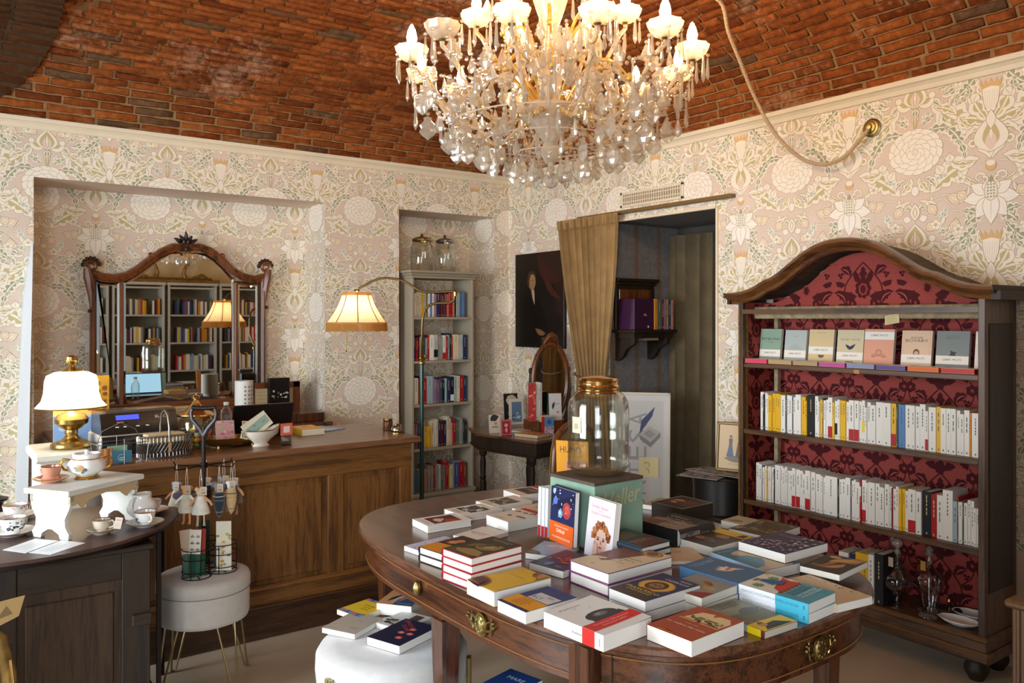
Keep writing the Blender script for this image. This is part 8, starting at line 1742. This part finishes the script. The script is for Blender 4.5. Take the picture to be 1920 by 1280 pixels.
p=at(537,834);qs=thing('coral_sign_stand','small coral card in a clear acrylic stand beside the laptop','sign',tuple(p),.1);mb=MB();mb.box((-.03,-.02,0),(.03,.025,.003));mb.box((-.029,0,.003),(.029,.003,.10));mb.build('acrylic_stand',M_clear,qs,0);mb=MB();mb.box((-.033,-.002,.052),(.033,.0,.115),0,'#d8664a');mb.add([(-.018,-.0024,.066),(.018,-.0024,.066),(.018,-.0024,.100),(-.018,-.0024,.100)],[(0,1,2,3)],0,'#e6cfc4');mb.build('coral_card',M_bookpaint,qs,0)
lying('yellow_book','thick yellow paperback lying on the counter beside the laptop',(566,806),(609,800),(545,793),CZT+.036,.035,'#e0a818',lambda w,h:Print().p(disc((w*.5,h*.7),.02,.02,12),'#c07a1c'),w=.135,h=.20,page='#e8dcc0')
p0=at(612,809);mb=MB();mb.prism([(0,0),(.15,.0),(.15,.21),(0,.21)],0,.004,'Z',0,'#8aa8d0');mb.add([(.01,.01,.0042),(.10,.01,.0042),(.07,.12,.0042),(.01,.15,.0042)],[(0,1,2,3)],0,'#c8d8e8');solo('leaflet','pale blue leaflet lying beside the yellow book on the counter','leaflet',mb,M_bookpaint,tuple(p0),.35,None,0)
p=at(727,806);o=thing('brown_jar','small brown glass jar with brass lid at the counter end','jar',tuple(p));mb=MB();mb.lathe([(0,0),(.028,0),(.030,.005),(.030,.05),(.026,.055),(0,.055)],20);mb.build('glass',plain('brown_glass','#5a3420',.15,coat=.5),o);mb=MB();mb.lathe([(.028,.056),(.029,.058),(.029,.070),(0,.071)],20);mb.build('lid',M_brass,o)
p=at(745,811);o=thing('counter_bell','round brass call bell at the counter end','bell',tuple(p));mb=MB();mb.lathe([(0,0),(.044,0),(.044,.006),(.03,.010),(0,.010)],28);mb.build('base',M_brass,o);mb=MB();mb.lathe([(.038,.016),(.036,.030),(.028,.044),(.012,.052),(.004,.054),(.004,.064),(0,.066)],28);mb.lathe([(.004,.008),(.004,.05)],8);mb.build('dome',plain('dull_bell_metal','#9a8f7c',.22,1.0),o)
# back desk: label roll, wooden tray of papers, black box
DZ_=.8856;p=on_y(461,770,5.62);o=thing('label_roll','tall white roll of printed labels on the back desk','label roll',(p.x,5.66,DZ_));rh=on_y(461,714,5.62).z-DZ_
mb=MB();mb.lathe([(.02,0),(.062,0),(.062,rh),(.02,rh),(.02,rh-.02)],32);mb.build('paper_roll',plain('white_paper','#e0dcd2',.6),o,30)
mb=MB()
for i in range(3):
 for j in range(6):a_=-1.75+i*.42;z_=rh*(.42+.09*j);mb.add([(.0628*math.cos(a_+d_),.0628*math.sin(a_+d_),z_+e_)for d_,e_ in((-.1,-.007),(.1,-.007),(.1,.007),(-.1,.007))],[(0,1,2,3)],0,'#8f897c')
mb.build('label_print',M_bookpaint,o,0)
wa,wb2=on_y(478,716,5.95),on_y(560,716,5.95);o=thing('writing_box','open wooden box lid lined with cream paper on the back desk','box',(wa.x,5.93,DZ_));ww=wb2.x-wa.x;wh_=on_y(520,716,5.95).z-DZ_
mb=MB();mb.box((0,.01,0),(ww,.04,wh_),b=.004);mb.box((0,0,0),(ww,.02,.03));mb.box((ww-.05,-.005,0),(ww,.03,wh_));mb.box((0,-.005,wh_-.04),(ww,.03,wh_));mb.build('lid_frame',W_wal,o);pr=Print().r(.0,.03,ww-.05,wh_-.04,'#c9ae82');[lines(pr,.02+i*.16,wh_-.07,.13,5,'#a88c60',.003,.026,30+i)for i in range(2)];pr.to(MB(),lambda x,y,h:(x,.0095-h,y)).build('paper_lining',M_bookpaint,o,0)
mb=MB();mb.box((0,-.35,0),(ww+.05,-.02,.06),b=.004);mb.build('box_base',W_mah_z,o)
bx=on_y(502,770,5.75);mb=MB();mb.box((0,0,0),(.15,.05,.25),b=.003);solo('black_card_box','black box with white flowers standing in the writing box','box',mb,M_blk,(bx.x+.01,5.74,DZ_+.0605));mb=MB();blobs(Print(),.01,.10,.14,.17,14,['#c9c4b8','#8a867c','#e0dcd0'],.004,.012,99).to(mb,lambda x,y,h:(x,-h,y));mb.build('flower_print',M_bookpaint,bpy.data.objects['black_card_box'],0)
# jars on the grey bookcase
for u,lab,mt in((791,'clear glass jar with gilt lid on top of the grey bookcase',M_brass),(834,'clear glass jar with steel lid on top of the grey bookcase',plain('steel_lid','#9a9a98',.25,1.0))):
 p=on_y(u,500,5.80);o=thing('lidded_jar',lab,'jar',(p.x,5.80,2.0065));mb=MB();mb.lathe([(0,.002),(.082,0),(.09,.01),(.09,.20),(.075,.225),(.072,.245)],28);mb.build('glass_body',M_clear,o,60);mb=MB();mb.lathe([(.074,.243),(.080,.248),(.078,.262),(.05,.278),(.014,.284),(.008,.296),(.014,.304),(0,.310)],28);mb.build('lid',mt,o)
# ---- corner console with turned legs, oval mirror and books
cn=thing('corner_console','dark turned-leg console table with canted front in the corner','table',(3.85,5.0,0));ZC_=.775
def cpn(mb,nm,m,s=35):o=mb.build(nm,m,None,s);o.parent=cn;o.location=(-3.85,-5.0,0);return o
q=[on_z(893,812,ZC_),on_z(962,822,ZC_),on_z(992,826,ZC_),on_z(1006,828,ZC_),on_z(1064,818,ZC_)]
poly=[(p.x,p.y)for p in q]+[(3.965,q[4].y+.02),(3.965,4.86),(4.085,4.93),(4.085,5.40),(q[0].x+.13,5.36)]
mb=MB();mb.prism(poly,ZC_-.022,ZC_,'Z',chamfer=.005);cpn(mb,'table_top',W_mahtop);ap=grow(poly,-.022);mb=MB();mb.prism(ap,ZC_-.115,ZC_-.022,'Z');mb.prism(grow(poly,-.014),ZC_-.125,ZC_-.112,'Z');cpn(mb,'apron',W_dark)
tl_=[(0,0),(.024,0),(.026,.02),(.014,.03),(.020,.05),(.016,.09),(.024,.14),(.019,.20),(.026,.215),(.019,.23),(.022,.30),(.026,.40),(.019,.43),(.026,.445),(.019,.46),(.023,.55),(.017,.60),(.030,.62),(.030,.66),(0,.66)]
for x,y in((q[0].x+.06,q[0].y),(q[3].x+.0,q[3].y+.05),(q[4].x+.06,q[4].y+.10),(4.02,5.34)):mb=MB();mb.lathe(tl_,14,(x,y,0));cpn(mb,'turned_leg',W_dark)
mx,my=3.88,4.88;om=thing('oval_mirror','small oval swing mirror in carved dark frame on the corner console','mirror',(mx,my,ZC_),0);fz=math.atan2(-my,-mx)+.55+PI/2
om.rotation_euler=(0,0,fz);hz=.37
mb=MB();mb.box((-.19,-.13,.0005),(.18,.09,.085),b=.006);mb.build('drawer_base',W_wal,om)
mb=MB();mb.tube([(.155*math.cos(t),0,hz+.285*math.sin(t))for t in[i*PI/24 for i in range(48)]],.022,8,closed=True,flat=1.0);mb.build('oval_frame',W_wal,om,60)
mb=MB();mb.prism([(.15*math.cos(t),hz+.278*math.sin(t))for t in[i*PI/24 for i in range(48)]],.003,.010,'Y');mb.build('backing',W_dark,om);mb=MB();mb.add([(.148*math.cos(t),-.001,hz+.275*math.sin(t))for t in[i*PI/24 for i in range(48)]],[tuple(range(48))]);mb.build('mirror_glass',M_mirror,om,0)
for s_ in(-1,1):mb=MB();mb.tube([(s_*.14,.01,.08),(s_*.165,.01,.16),(s_*.178,.01,.30),(s_*.17,.01,.44)],[.016,.014,.013,.010],8);mb.sphere((s_*.17,.01,.455),.017,8,6,sz=1.4);mb.build('swing_post',W_dark,om,60)
mb=MB();mb.tube([(-.06,-.005,hz+.29),(-.03,-.012,hz+.335),(0,-.014,hz+.35),(.03,-.012,hz+.335),(.06,-.005,hz+.29)],[.012,.022,.030,.022,.012],8);mb.build('carved_crest',W_wal,om,60)
def stand_px(lab,u,v,w,h,t,c,pr,edge=None,name='gift_book',turn=0.0,lean=.08,z=ZC_+.0008,grp='books on the corner console',cat='book',y_off=0):
 p=on_z(u,v,z);root=thing(name,lab,cat,(p.x,p.y,z),0,grp);root.rotation_euler=(-lean,0,-YAW+turn)
 mb=MB();mb.box((0,0,0),(w,t,h),0,edge or c);mb.build('cover',M_bookpaint,root,0);mb=MB();mb.box((.003,.0015,.002),(w+.0006,t-.0015,h+.0006),0,PAGE);mb.build('page_block',M_bookpaint,root,0)
 pp=Print().r(0,0,w,h,c);pp.items+=pr.items;pp.to(MB(),lambda a_,b_,hh:(a_,-hh,b_)).build('cover_print',M_bookpaint,root,0);return root
stand_px('black and white patterned book standing behind the wave picture book',948,792,.12,.235,.02,'#1f1e22',blobs(Print(),.006,.006,.114,.10,26,['#8a96a4','#c9ccd0','#4a5668'],.004,.010,101).p(disc((.06,.18),.045,.04,scallop=7),'#c9b896'),turn=.5)
stand_px('white book with blue wave picture on the corner console',958,796,.115,.205,.03,'#ded2bc',blobs(Print().r(.012,.02,.10,.18,'#6a8098'),.014,.022,.098,.10,18,['#c9d4dc','#3a4a5c','#8a9cac'],.005,.012,102),turn=.45)
stand_px('tall red patterned book at the middle of the corner console',991,790,.055,.285,.02,'#a81f1c',blobs(Print(),.003,.01,.052,.28,16,['#d87a3c','#e0a08a','#7a1414','#d8504a'],.006,.014,103),turn=.1,lean=.02,z=.8615)
shelf_row('W2.0:.285 W1.6:.285 M1.2:.28',on_z(1004,788,.861),RGT,.05,'the red book on the corner console','white books beside the red one on the corner console',seed=41,from_end='red side',depth=.06)
stand_px('white book with green spine and small drawing before the oval mirror',1030,788,.10,.20,.03,'#d8d4d0',Print().p(blade((.03,.08),(.045,.14),.02,.1),'#3a3a44').r(.05,.12,.085,.125,'#8a8a8a').p(disc((.07,.06),.010,n=8),'#b88a8a'),edge='#2a5a3a',turn=.3,z=.8615)
stand_px('small blue and red illustrated gift box before the oval mirror',1021,817,.075,.135,.05,'#5a86a8',blobs(Print().r(0,0,.075,.065,'#b8a8b0'),.004,.004,.07,.06,14,['#a82a34','#e0dcd8','#4a4a5c'],.004,.010,104).p(disc((.038,.10),.018,n=12),'#3a5cb0'),edge='#a81f2a',turn=.4,name='gift_box',cat='box',lean=0)
stand_px('yellow label box standing among the books before the oval mirror',1014,791,.085,.045,.04,'#d8c47a',Print().r(.05,.01,.07,.035,'#8a7440'),turn=.3,name='label_box',cat='box',lean=0,z=.8615)
stand_px('small white book with a black bird picture at the console edge',918,812,.085,.135,.022,'#c9bfae',Print().p(blade((.01,.09),(.075,.12),.05,.2),'#2a2a30').r(.02,.04,.07,.05,'#8a7a60').p(disc((.05,.07),.012,n=10),'#b88a5a'),turn=.25,lean=.2)
stand_px('small crimson book with gilt drawing at the console edge',940,817,.08,.115,.03,'#9a2048',Print().r(.006,.006,.074,.109,'#d8a878').r(.009,.009,.071,.106,'#9a2048').p(disc((.04,.075),.014,n=10),'#d8a888').p(blade((.04,.02),(.04,.06),.02,0),'#d8a888'),turn=.35,lean=.12,edge='#cfc0a4')
lying('picture_book','open flat book with orange and violet cover on the corner console',(965,812),(992,819),(1000,800),ZC_+.022,.021,'#b8783c',lambda w,h:blobs(Print(),.004,.004,w-.004,h-.004,12,['#a85a6a','#d89a3c','#8a5a7a','#c9a05a'],.012,.026,105),w=.20,h=.15,grp='books on the corner console',page='#d8c8a0')
lying('cream_paperback','cream flat book under the wave picture book on the console',(950,806),(975,811),(985,795),ZC_+.012,.011,'#cdbd9c',None,w=.15,h=.14,grp='books on the corner console')
# chair
chx,chy=3.33,3.97;chr_=thing('upholstered_chair','old chair with olive yellow upholstered back before the corner console','chair',(chx,chy,0),math.radians(12));M_oliv=plain('olive_velvet','#8f7a24',.85,var=.12,scale=18,sheen=.4)
bo=[(-.20,.44),(-.215,.62),(-.20,.80),(-.17,.90),(-.10,.94),(0,.975),(.10,.94),(.17,.90),(.20,.80),(.215,.62),(.20,.44)]
mb=MB();mb.tube([(x,-.02-.0*z,z)for x,z in bo],.022,8,closed=True);mb.build('back_frame',W_wal,chr_,60);mb=MB();mb.prism(bo,-.028,.012,'Y');mb.build('upholstered_back',M_oliv,chr_,20)
mb=MB();mb.box((-.22,.0,.40),(.22,.46,.47),b=.025);mb.build('seat',plain('gold_brocade','#8f7530',.8,var=.3,scale=30),chr_);mb=MB();mb.box((-.225,-.01,.345),(.225,.465,.405),b=.006);mb.build('seat_rail',W_wal,chr_)
for x,y in((-.2,0),(.2,0),(-.2,.43),(.2,.43)):mb=MB();mb.tube([(x,y,.36),(x*1.02,y,.2),(x*1.1,y+(-.02 if y==0 else.02),0)],[.024,.019,.014],8);mb.build('leg',W_wal,chr_,60)
# ---- doorway: bracket shelf with books, poster, hat box and what stands on it
YB=DY1;bx0,bx1=XB+.03,on_y(1222,560,YB).x;bsz=on_y(1200,615,YB-.05).z-.01
bs=thing('bracket_shelf','dark wooden bracket shelf with panelled back inside the doorway','shelf',(4.3,YB,bsz));tz_=on_y(1190,523,YB).z
def bpp(mb,n,m):o=mb.build(n,m,None);o.parent=bs;o.location=(-4.3,-YB,-bsz);return o
mb=MB();mb.box((bx0,YB-.03,bsz-.02),(bx1,YB-.001,tz_),b=.004);mb.box((bx0-.0,YB-.055,tz_-.025),(bx1+.035,YB-.001,tz_),b=.006);mb.box((bx0,YB-.045,tz_-.05),(bx1+.015,YB-.001,tz_-.025),b=.006);bpp(mb,'back_panel',W_dark)
mb=MB();mb.box((bx0+.03,YB-.036,bsz+.2),(bx1-.03,YB-.028,tz_-.08),b=.006);bpp(mb,'raised_panel',W_wal)
mb=MB();mb.box((bx0-.02,YB-.24,bsz-.022),(bx1+.03,YB-.001,bsz),b=.006);mb.box((bx0,YB-.22,bsz-.06),(bx1,YB-.02,bsz-.022));bpp(mb,'shelf_board',W_dark)
for x in(bx0+.02,bx1-.05):mb=MB();mb.prism([(YB-.001,bsz-.06),(YB-.21,bsz-.06),(YB-.20,bsz-.10),(YB-.12,bsz-.14),(YB-.08,bsz-.20),(YB-.03,bsz-.23),(YB-.001,bsz-.23)],x,x+.03,'X');bpp(mb,'scroll_bracket',W_dark)
mb=MB();mb.box((0,0,0),(.20,.16,.225),0,'#3c1a38',.003);pr=Print().p(blade((.10,.11),(.13,.10),.01,.1),'#d8a84a').p(blade((.09,.10),(.12,.12),.008,.1),'#c9823c').r(.135,.015,.15,.03,'#d8d0c4');blobs(pr,.155,.06,.195,.21,16,['#8a6a9a','#6a4a7a'],.001,.003,110);pr.to(mb,lambda x,y,h:(x,-h,y));solo('boxed_set','deep purple boxed set at the near end of the bracket shelf','book',mb,M_bookpaint,(bx0+.0,YB-.22,bsz+.0006),0,None,0)
shelf_row('O2:.225 E3:.225 D1.6:.222 P2:.225 Y1.6:.225 U2.2:.222 S1.8:.22',Vector((bx0+.205,YB-.225,bsz+.0006)),Vector((1,0,0)),.20,'the doorway bracket shelf','books on the doorway bracket shelf',seed=51,from_end='purple box')
fp=MB();fp.box((0,0,0),(.14,.09,.018),0,'#a89478',.001);solo('slim_box','slim cream box lying under the doorway bracket shelf board','box',fp,M_bookpaint,(bx0+.14,YB-.19,bsz-.0595-.0195),0,None,0)
# poster
pa,pb=on_x(1176,930,4.02),on_x(1243,930,4.02);pz0_=.62;po=thing('framed_poster','tall pale framed poster of an open book leaning in the doorway','poster',(4.10,3.98,.0));wP,hP=.42,1.10
po.rotation_euler=(-.13,0,-YAW-.25);po.location=tuple(on_z(1176,1075,0)*1.0)if False else(on_x(1143,900,3.95).x,on_x(1143,900,3.95).y,.0)
for k,(x0,z0,x1,z1)in enumerate(((0,0,wP,.02),(0,hP-.02,wP,hP),(0,0,.02,hP),(wP-.02,0,wP,hP))):mb=MB();mb.box((x0,-.012,z0),(x1,.012,z1),b=.003);mb.build('frame_bar',plain('pale_frame','#cfc4ae',.5),po)
pr=Print().r(.02,.02,wP-.02,hP-.02,'#c9c4bc').r(.05,.05,wP-.05,hP-.06,'#bdb8b0')
for i,chh in enumerate('UNTESA'):pr.t(chh,wP*.60,.26+i*.12,.13,'#8f8d8c',.095,'L',PI/2)
pr.p([(.20,.80),(.29,.93),(.31,1.0),(.215,.90)],'#28305a').p([(.20,.80),(.27,.86),(.35,.82),(.28,.745)],'#a8a49c').p([(.205,.765),(.28,.71),(.35,.785),(.35,.82),(.28,.745),(.20,.80)],'#7a7670').p([(.23,.805),(.27,.835),(.32,.805),(.28,.775)],'#8f8b86')
pr.to(MB(),lambda x,y,h:(x,-.006-h,y)).build('poster_print',M_bookpaint,po,0);mb=MB();mb.box((.02,-.005,.02),(wP-.02,.01,hP-.02));mb.build('backing',plain('pale_card','#cfc4a8',.7),po)
mb=MB();Print().r(.20,.50,.34,.64,'#d8c890').p(stroke([(.255+.02*math.cos(t),.585+.02*math.sin(t))for t in[2.8-k*.5 for k in range(8)]],.004),'#7a6a3c').p(stroke([(.255,.565),(.27,.55),(.272,.53)],.004),'#7a6a3c').to(mb,lambda x,y,h:(x,-.0125-h,y));mb.build('sticky_note',M_bookpaint,po,0)
# small chest, hat box, magazines, picture frame
hx,hy=3.915,3.26;mb=MB();mb.box((-.17,-.18,0),(.15,.18,.46),b=.008);ck=solo('small_chest','small dark wooden chest under the black hat box','chest',mb,W_dark,(hx,hy,0));mb=MB();mb.box((-.18,-.19,.40),(.155,.185,.425),b=.004);mb.build('lid_edge',W_wal,ck)
hb=thing('hat_box','round black hat box between doorway and red-lined bookcase','hat box',(hx,hy,.4605));mb=MB();mb.lathe([(0,0),(.165,0),(.168,.004),(.168,.165)],36);mb.build('body',plain('black_leather','#1c1815',.4),hb);mb=MB();mb.lathe([(.171,.160),(.172,.205),(.165,.212),(0,.214)],36);mb.build('lid',plain('black_leather','#1c1815',.4),hb)
for k,(dx,dy,rz_)in enumerate(((-.16,-.10,.3),(-.10,-.02,-.15),(-.05,-.17,.1))):
 mb=MB();mb.box((0,0,0),(.19,.26,.004),0,'#8a8480');blobs(Print(),.004,.004,.186,.256,26,['#3a3634','#c9c2ba','#6a5a58','#a89890','#54484a'],.012,.03,120+k).to(mb,lambda x,y,h:(x,y,.004+h));solo('magazine',f'{["lowest", "middle", "topmost"][k]} of three grey photo magazines on the hat box','magazine',mb,M_bookpaint,(hx+dx,hy+dy,.676+.0048*k),rz_,'magazines on the hat box',0)
pf_=thing('framed_print','small bronze frame with a print of two costumed figures on the hat box','picture',(3.935,3.325,.692));pf_.rotation_euler=(-.14,0,-YAW-.55);wF,hF=.24,.30;M_brz=plain('bronze_frame','#6a522c',.4,.5)
for x0,z0,x1,z1 in((0,0,wF,.018),(0,hF-.018,wF,hF),(0,0,.018,hF),(wF-.018,0,wF,hF)):mb=MB();mb.box((x0,-.008,z0),(x1,.008,z1),b=.004);mb.build('frame_bar',M_brz,pf_)
pr=Print().r(.018,.018,wF-.018,hF-.018,'#d0b080').p(blade((.05,.08),(.19,.075),.04,0),'#7a6a54').p([(.065,.09),(.11,.09),(.10,.16),(.08,.165)],'#4a5c74').p([(.08,.16),(.10,.16),(.102,.20),(.078,.20)],'#6a4a3c').p(disc((.09,.212),.010,n=10),'#8a5a44').p([(.12,.09),(.165,.09),(.155,.15),(.13,.16)],'#5a4038').p(disc((.145,.19),.010,n=10),'#8a5a44').p([(.13,.15),(.155,.15),(.155,.18),(.132,.18)],'#7a5a4a').r(.08,.045,.16,.049,'#a8906a')
pr.to(MB(),lambda x,y,h:(x,-.003-h,y)).build('figure_print',M_bookpaint,pf_,0);mb=MB();mb.box((.018,-.002,.018),(wF-.018,.006,hF-.018));mb.build('backing',W_dark,pf_)
# ---- bottom shelf of the red bookcase: decanters, dishes, inkwell
def decanter(lab,y,x,prof,stop,tagc=None):
 o=thing('glass_decanter',lab,'decanter',(x,y,BZ[0]+.0006),0,'decanters on the bottom shelf');mb=MB();mb.lathe(prof,28,ruffle=lambda a_,r,z:.02*math.cos(9*a_));mb.build('glass_body',M_clear,o,60);mb=MB();mb.lathe(stop,14);mb.build('stopper',M_cryst,o,50)
 if tagc:mb=MB();mb.box((-.062,-.012,.20),(-.060,.012,.245),0,tagc);mb.build('paper_tag',M_bookpaint,o,0)
yq=lambda u:on_x(u,1140,BX+.12).y
bdy=[(0,.012),(.055,.004),(.062,.0),(.05,.012),(.016,.024),(.014,.04),(.045,.062),(.072,.10),(.074,.13),(.060,.16),(.024,.19),(.017,.21),(.016,.25),(.026,.262)]
decanter('round-bellied footed glass decanter on the bottom bookcase shelf',yq(1690),BX+.085,bdy,[(.012,.25),(.014,.27),(.006,.278),(.022,.295),(.024,.31),(.014,.325),(0,.33)],'#b9a48a')
decanter('tall glass decanter behind the footed one on the bottom shelf',yq(1656),BX+.205,[(0,.004),(.05,.0),(.058,.02),(.07,.06),(.066,.11),(.03,.16),(.018,.19),(.016,.27),(.024,.285)],[(.012,.27),(.006,.295),(.020,.315),(.018,.335),(0,.345)])
decanter('flared glass decanter with ochre tag on the bottom shelf',yq(1737),BX+.15,[(0,.004),(.032,.0),(.034,.01),(.048,.08),(.062,.13),(.066,.16),(.04,.185),(.018,.20),(.016,.235),(.024,.245)],[(.012,.235),(.006,.255),(.022,.268),(.012,.278),(.020,.292),(.010,.305),(0,.31)],'#b98a34')
for u,x,lab in((1803,BX+.06,'white scalloped oval dish on the bottom bookcase shelf'),(1842,BX+.19,'second white dish half hidden by the bookcase side')):
 p=on_x(u,1195,x);o=thing('white_dish',lab,'dish',(x,max(p.y,BY0+.142),BZ[0]+.0006));mb=MB();mb.lathe([(0,.006),(.04,.0),(.046,.002),(.075,.016),(.088,.026),(.087,.028),(.07,.018),(.04,.008),(0,.010)],40,sx=.62,ruffle=lambda a_,r,z:.05*abs(math.cos(5*a_))if r>.06 else 0);mb.build('dish',M_white,o,60)
o=thing('glass_dish_stack','low ribbed glass dish beside the flared decanter','dish',(BX+.045,yq(1755),BZ[0]+.0006));mb=MB();mb.lathe([(0,.002),(.04,0),(.046,.006),(.044,.012),(.048,.018),(.046,.024),(.05,.032),(.046,.034)],28);mb.build('ribbed_glass',M_clear,o,60)
o=thing('brass_inkwell','small dark dish with brass knob near the white dishes','dish',(BX+.17,yq(1770),BZ[0]+.0006));mb=MB();mb.lathe([(0,0),(.05,0),(.056,.02),(.05,.026),(0,.024)],24);mb.build('dark_dish',plain('dark_bronze','#3a3638',.35,.5),o);mb=MB();mb.lathe([(.005,.024),(.005,.05),(.012,.06),(.010,.072),(0,.078)],12);mb.build('brass_knob',M_brass,o)
# ---- pieces cut by the frame: brown cabinet, gilt stand
rc_=on_z(1890,1122,.78);o=thing('brown_cabinet','brown wooden cabinet corner beside the red-lined bookcase','cabinet',(rc_.x,rc_.y,0));W_br=wood('warm_brown_oak','#4a2f16','#6e4a24','Z',.4,1,.2)
mb=MB();mb.box((-.01,-.55,.755),(.52,.01,.78),b=.008);mb.build('top',W_br,o);mb=MB();mb.box((.012,-.52,0),(.5,-.012,.757));mb.build('body',W_br,o);mb=MB();mb.box((.004,-.05,0),(.02,-.008,.757),b=.005);mb.box((.0,-.035,0),(.012,-.02,.757),b=.004);mb.build('corner_bead',W_br,o)
mb=MB();mb.box((0,0,0),(.2,.13,.02),0,'#e8e6e0',.001);solo('white_book','white book on the brown cabinet at the frame edge','book',mb,M_bookpaint,(rc_.x+.035,rc_.y-.19,.7806),0,None,0)
gs=_ray(8,1150)*2.3+Vector((0,0,EYE));o=thing('gilt_stand','old gilded wooden stand with kraft envelope, cut by the frame edge','stand',(gs.x,gs.y,0));M_gw=plain('worn_gilding','#8a6a34',.45,.5,var=.4,scale=20)
mb=MB();mb.tube([(.035,0,.0),(.03,0,.2),(.022,0,.45),(.01,0,.62),(-.01,0,.72),(-.05,0,.76)],[.022,.022,.021,.02,.018,.014],8);mb.build('gilded_post',M_gw,o,60);mb=MB();mb.box((-.3,.0,.1),(.02,.02,.70),b=.004);mb.build('dark_panel',W_dark,o);mb=MB();mb.tube([(.042,-.012,.0),(.038,-.014,.3),(.028,-.015,.5),(.012,-.014,.66)],.006,6);mb.build('gilt_bead',M_gold,o,60)
mb=MB();mb.prism([(-.16,.70),(.035,.775),(.05,.83),(-.14,.81)],-.004,.0,'Y',0,'#b0905c');mb.add([(-.02,-.0045,.775),(.02,-.0045,.785),(.005,-.0045,.81)],[(0,1,2)],0,'#7a6440');mb.build('kraft_envelope',M_bookpaint,o,0)
# ---- shelves opposite the counter, seen in the mirrors
SYF=.45;xs_=[1.30+i*.69 for i in range(4)];zsh=[.15,.54,.92,1.30,1.68];allb=MB();r9=random.Random(77)
for i,x in enumerate(xs_):
 o=thing('white_bookcase',f'pale grey bookcase opposite the counter, {ordinal(i)} from the arch, seen in mirror','bookcase',(x,.15,0),0,'bookcases opposite the counter');M_wb=plain('pale_grey_paint','#bdb9ae',.5)
 for xx in(0,.62):mb=MB();mb.box((xx,0,0),(xx+.025,SYF-.15,2.08),b=.002);mb.build('side',M_wb,o)
 for z in zsh+[2.055]:mb=MB();mb.box((.025,0.01,z-.022),(.62,SYF-.153,z),b=.002);mb.build('shelf',M_wb,o)
 mb=MB();mb.box((-.015,0,2.08),(.66,SYF-.13,2.12),b=.006);mb.build('top_moulding',M_wb,o);mb=MB();mb.box((.025,.0,.1),(.62,.012,2.06));mb.build('back_board',plain('taupe_back','#8f8776',.7),o)
 for z in zsh:
  xx=x+.06+r9.uniform(0,.05)
  while xx<x+.575:
   w_=r9.uniform(.012,.032)
   if r9.random()<.04 and xx<x+.5:xx+=.05
   h_=r9.uniform(.18,.22);allb.box((xx,SYF-.16,z+.0012),(xx+w_*.95,SYF-.04,z+h_),0,r9.choice(['#e6e0d2','#e6e0d2','#d8ccb0','#e6e0d2','#b82a24','#28386a','#c98a2c','#4a5a70','#2a2624','#8aa0b4','#d8b02c','#6a2430','#8a8478']));xx+=w_
allb.build('mirrored_books',M_bookpaint,None,0);tag(bpy.data.objects['mirrored_books'],'mixed books on the shelves opposite the counter',None,None,'stuff')
o=thing('gilt_overmantel','long gilded mirror frame lying on top of the opposite bookcases','mirror frame',(2.75,.28,2.121));mb=MB();mb.box((-.65,-.05,.0),(.65,.06,.05),b=.012);mb.box((-.55,-.03,.05),(.55,.04,.075),b=.01);mb.build('gilt_base',M_gw,o)
for s_ in(-1,1):mb=MB();mb.tube([(s_*.20,0,.06),(s_*.17,0,.14),(s_*.20,0,.24),(s_*.26,0,.30),(s_*.22,0,.36)],[.035,.025,.02,.03,.02],8);mb.tube([(s_*.30,0,.06),(s_*.42,0,.12),(s_*.5,0,.07)],[.03,.022,.014],8);mb.build('gilt_scroll',M_gw,o,60)
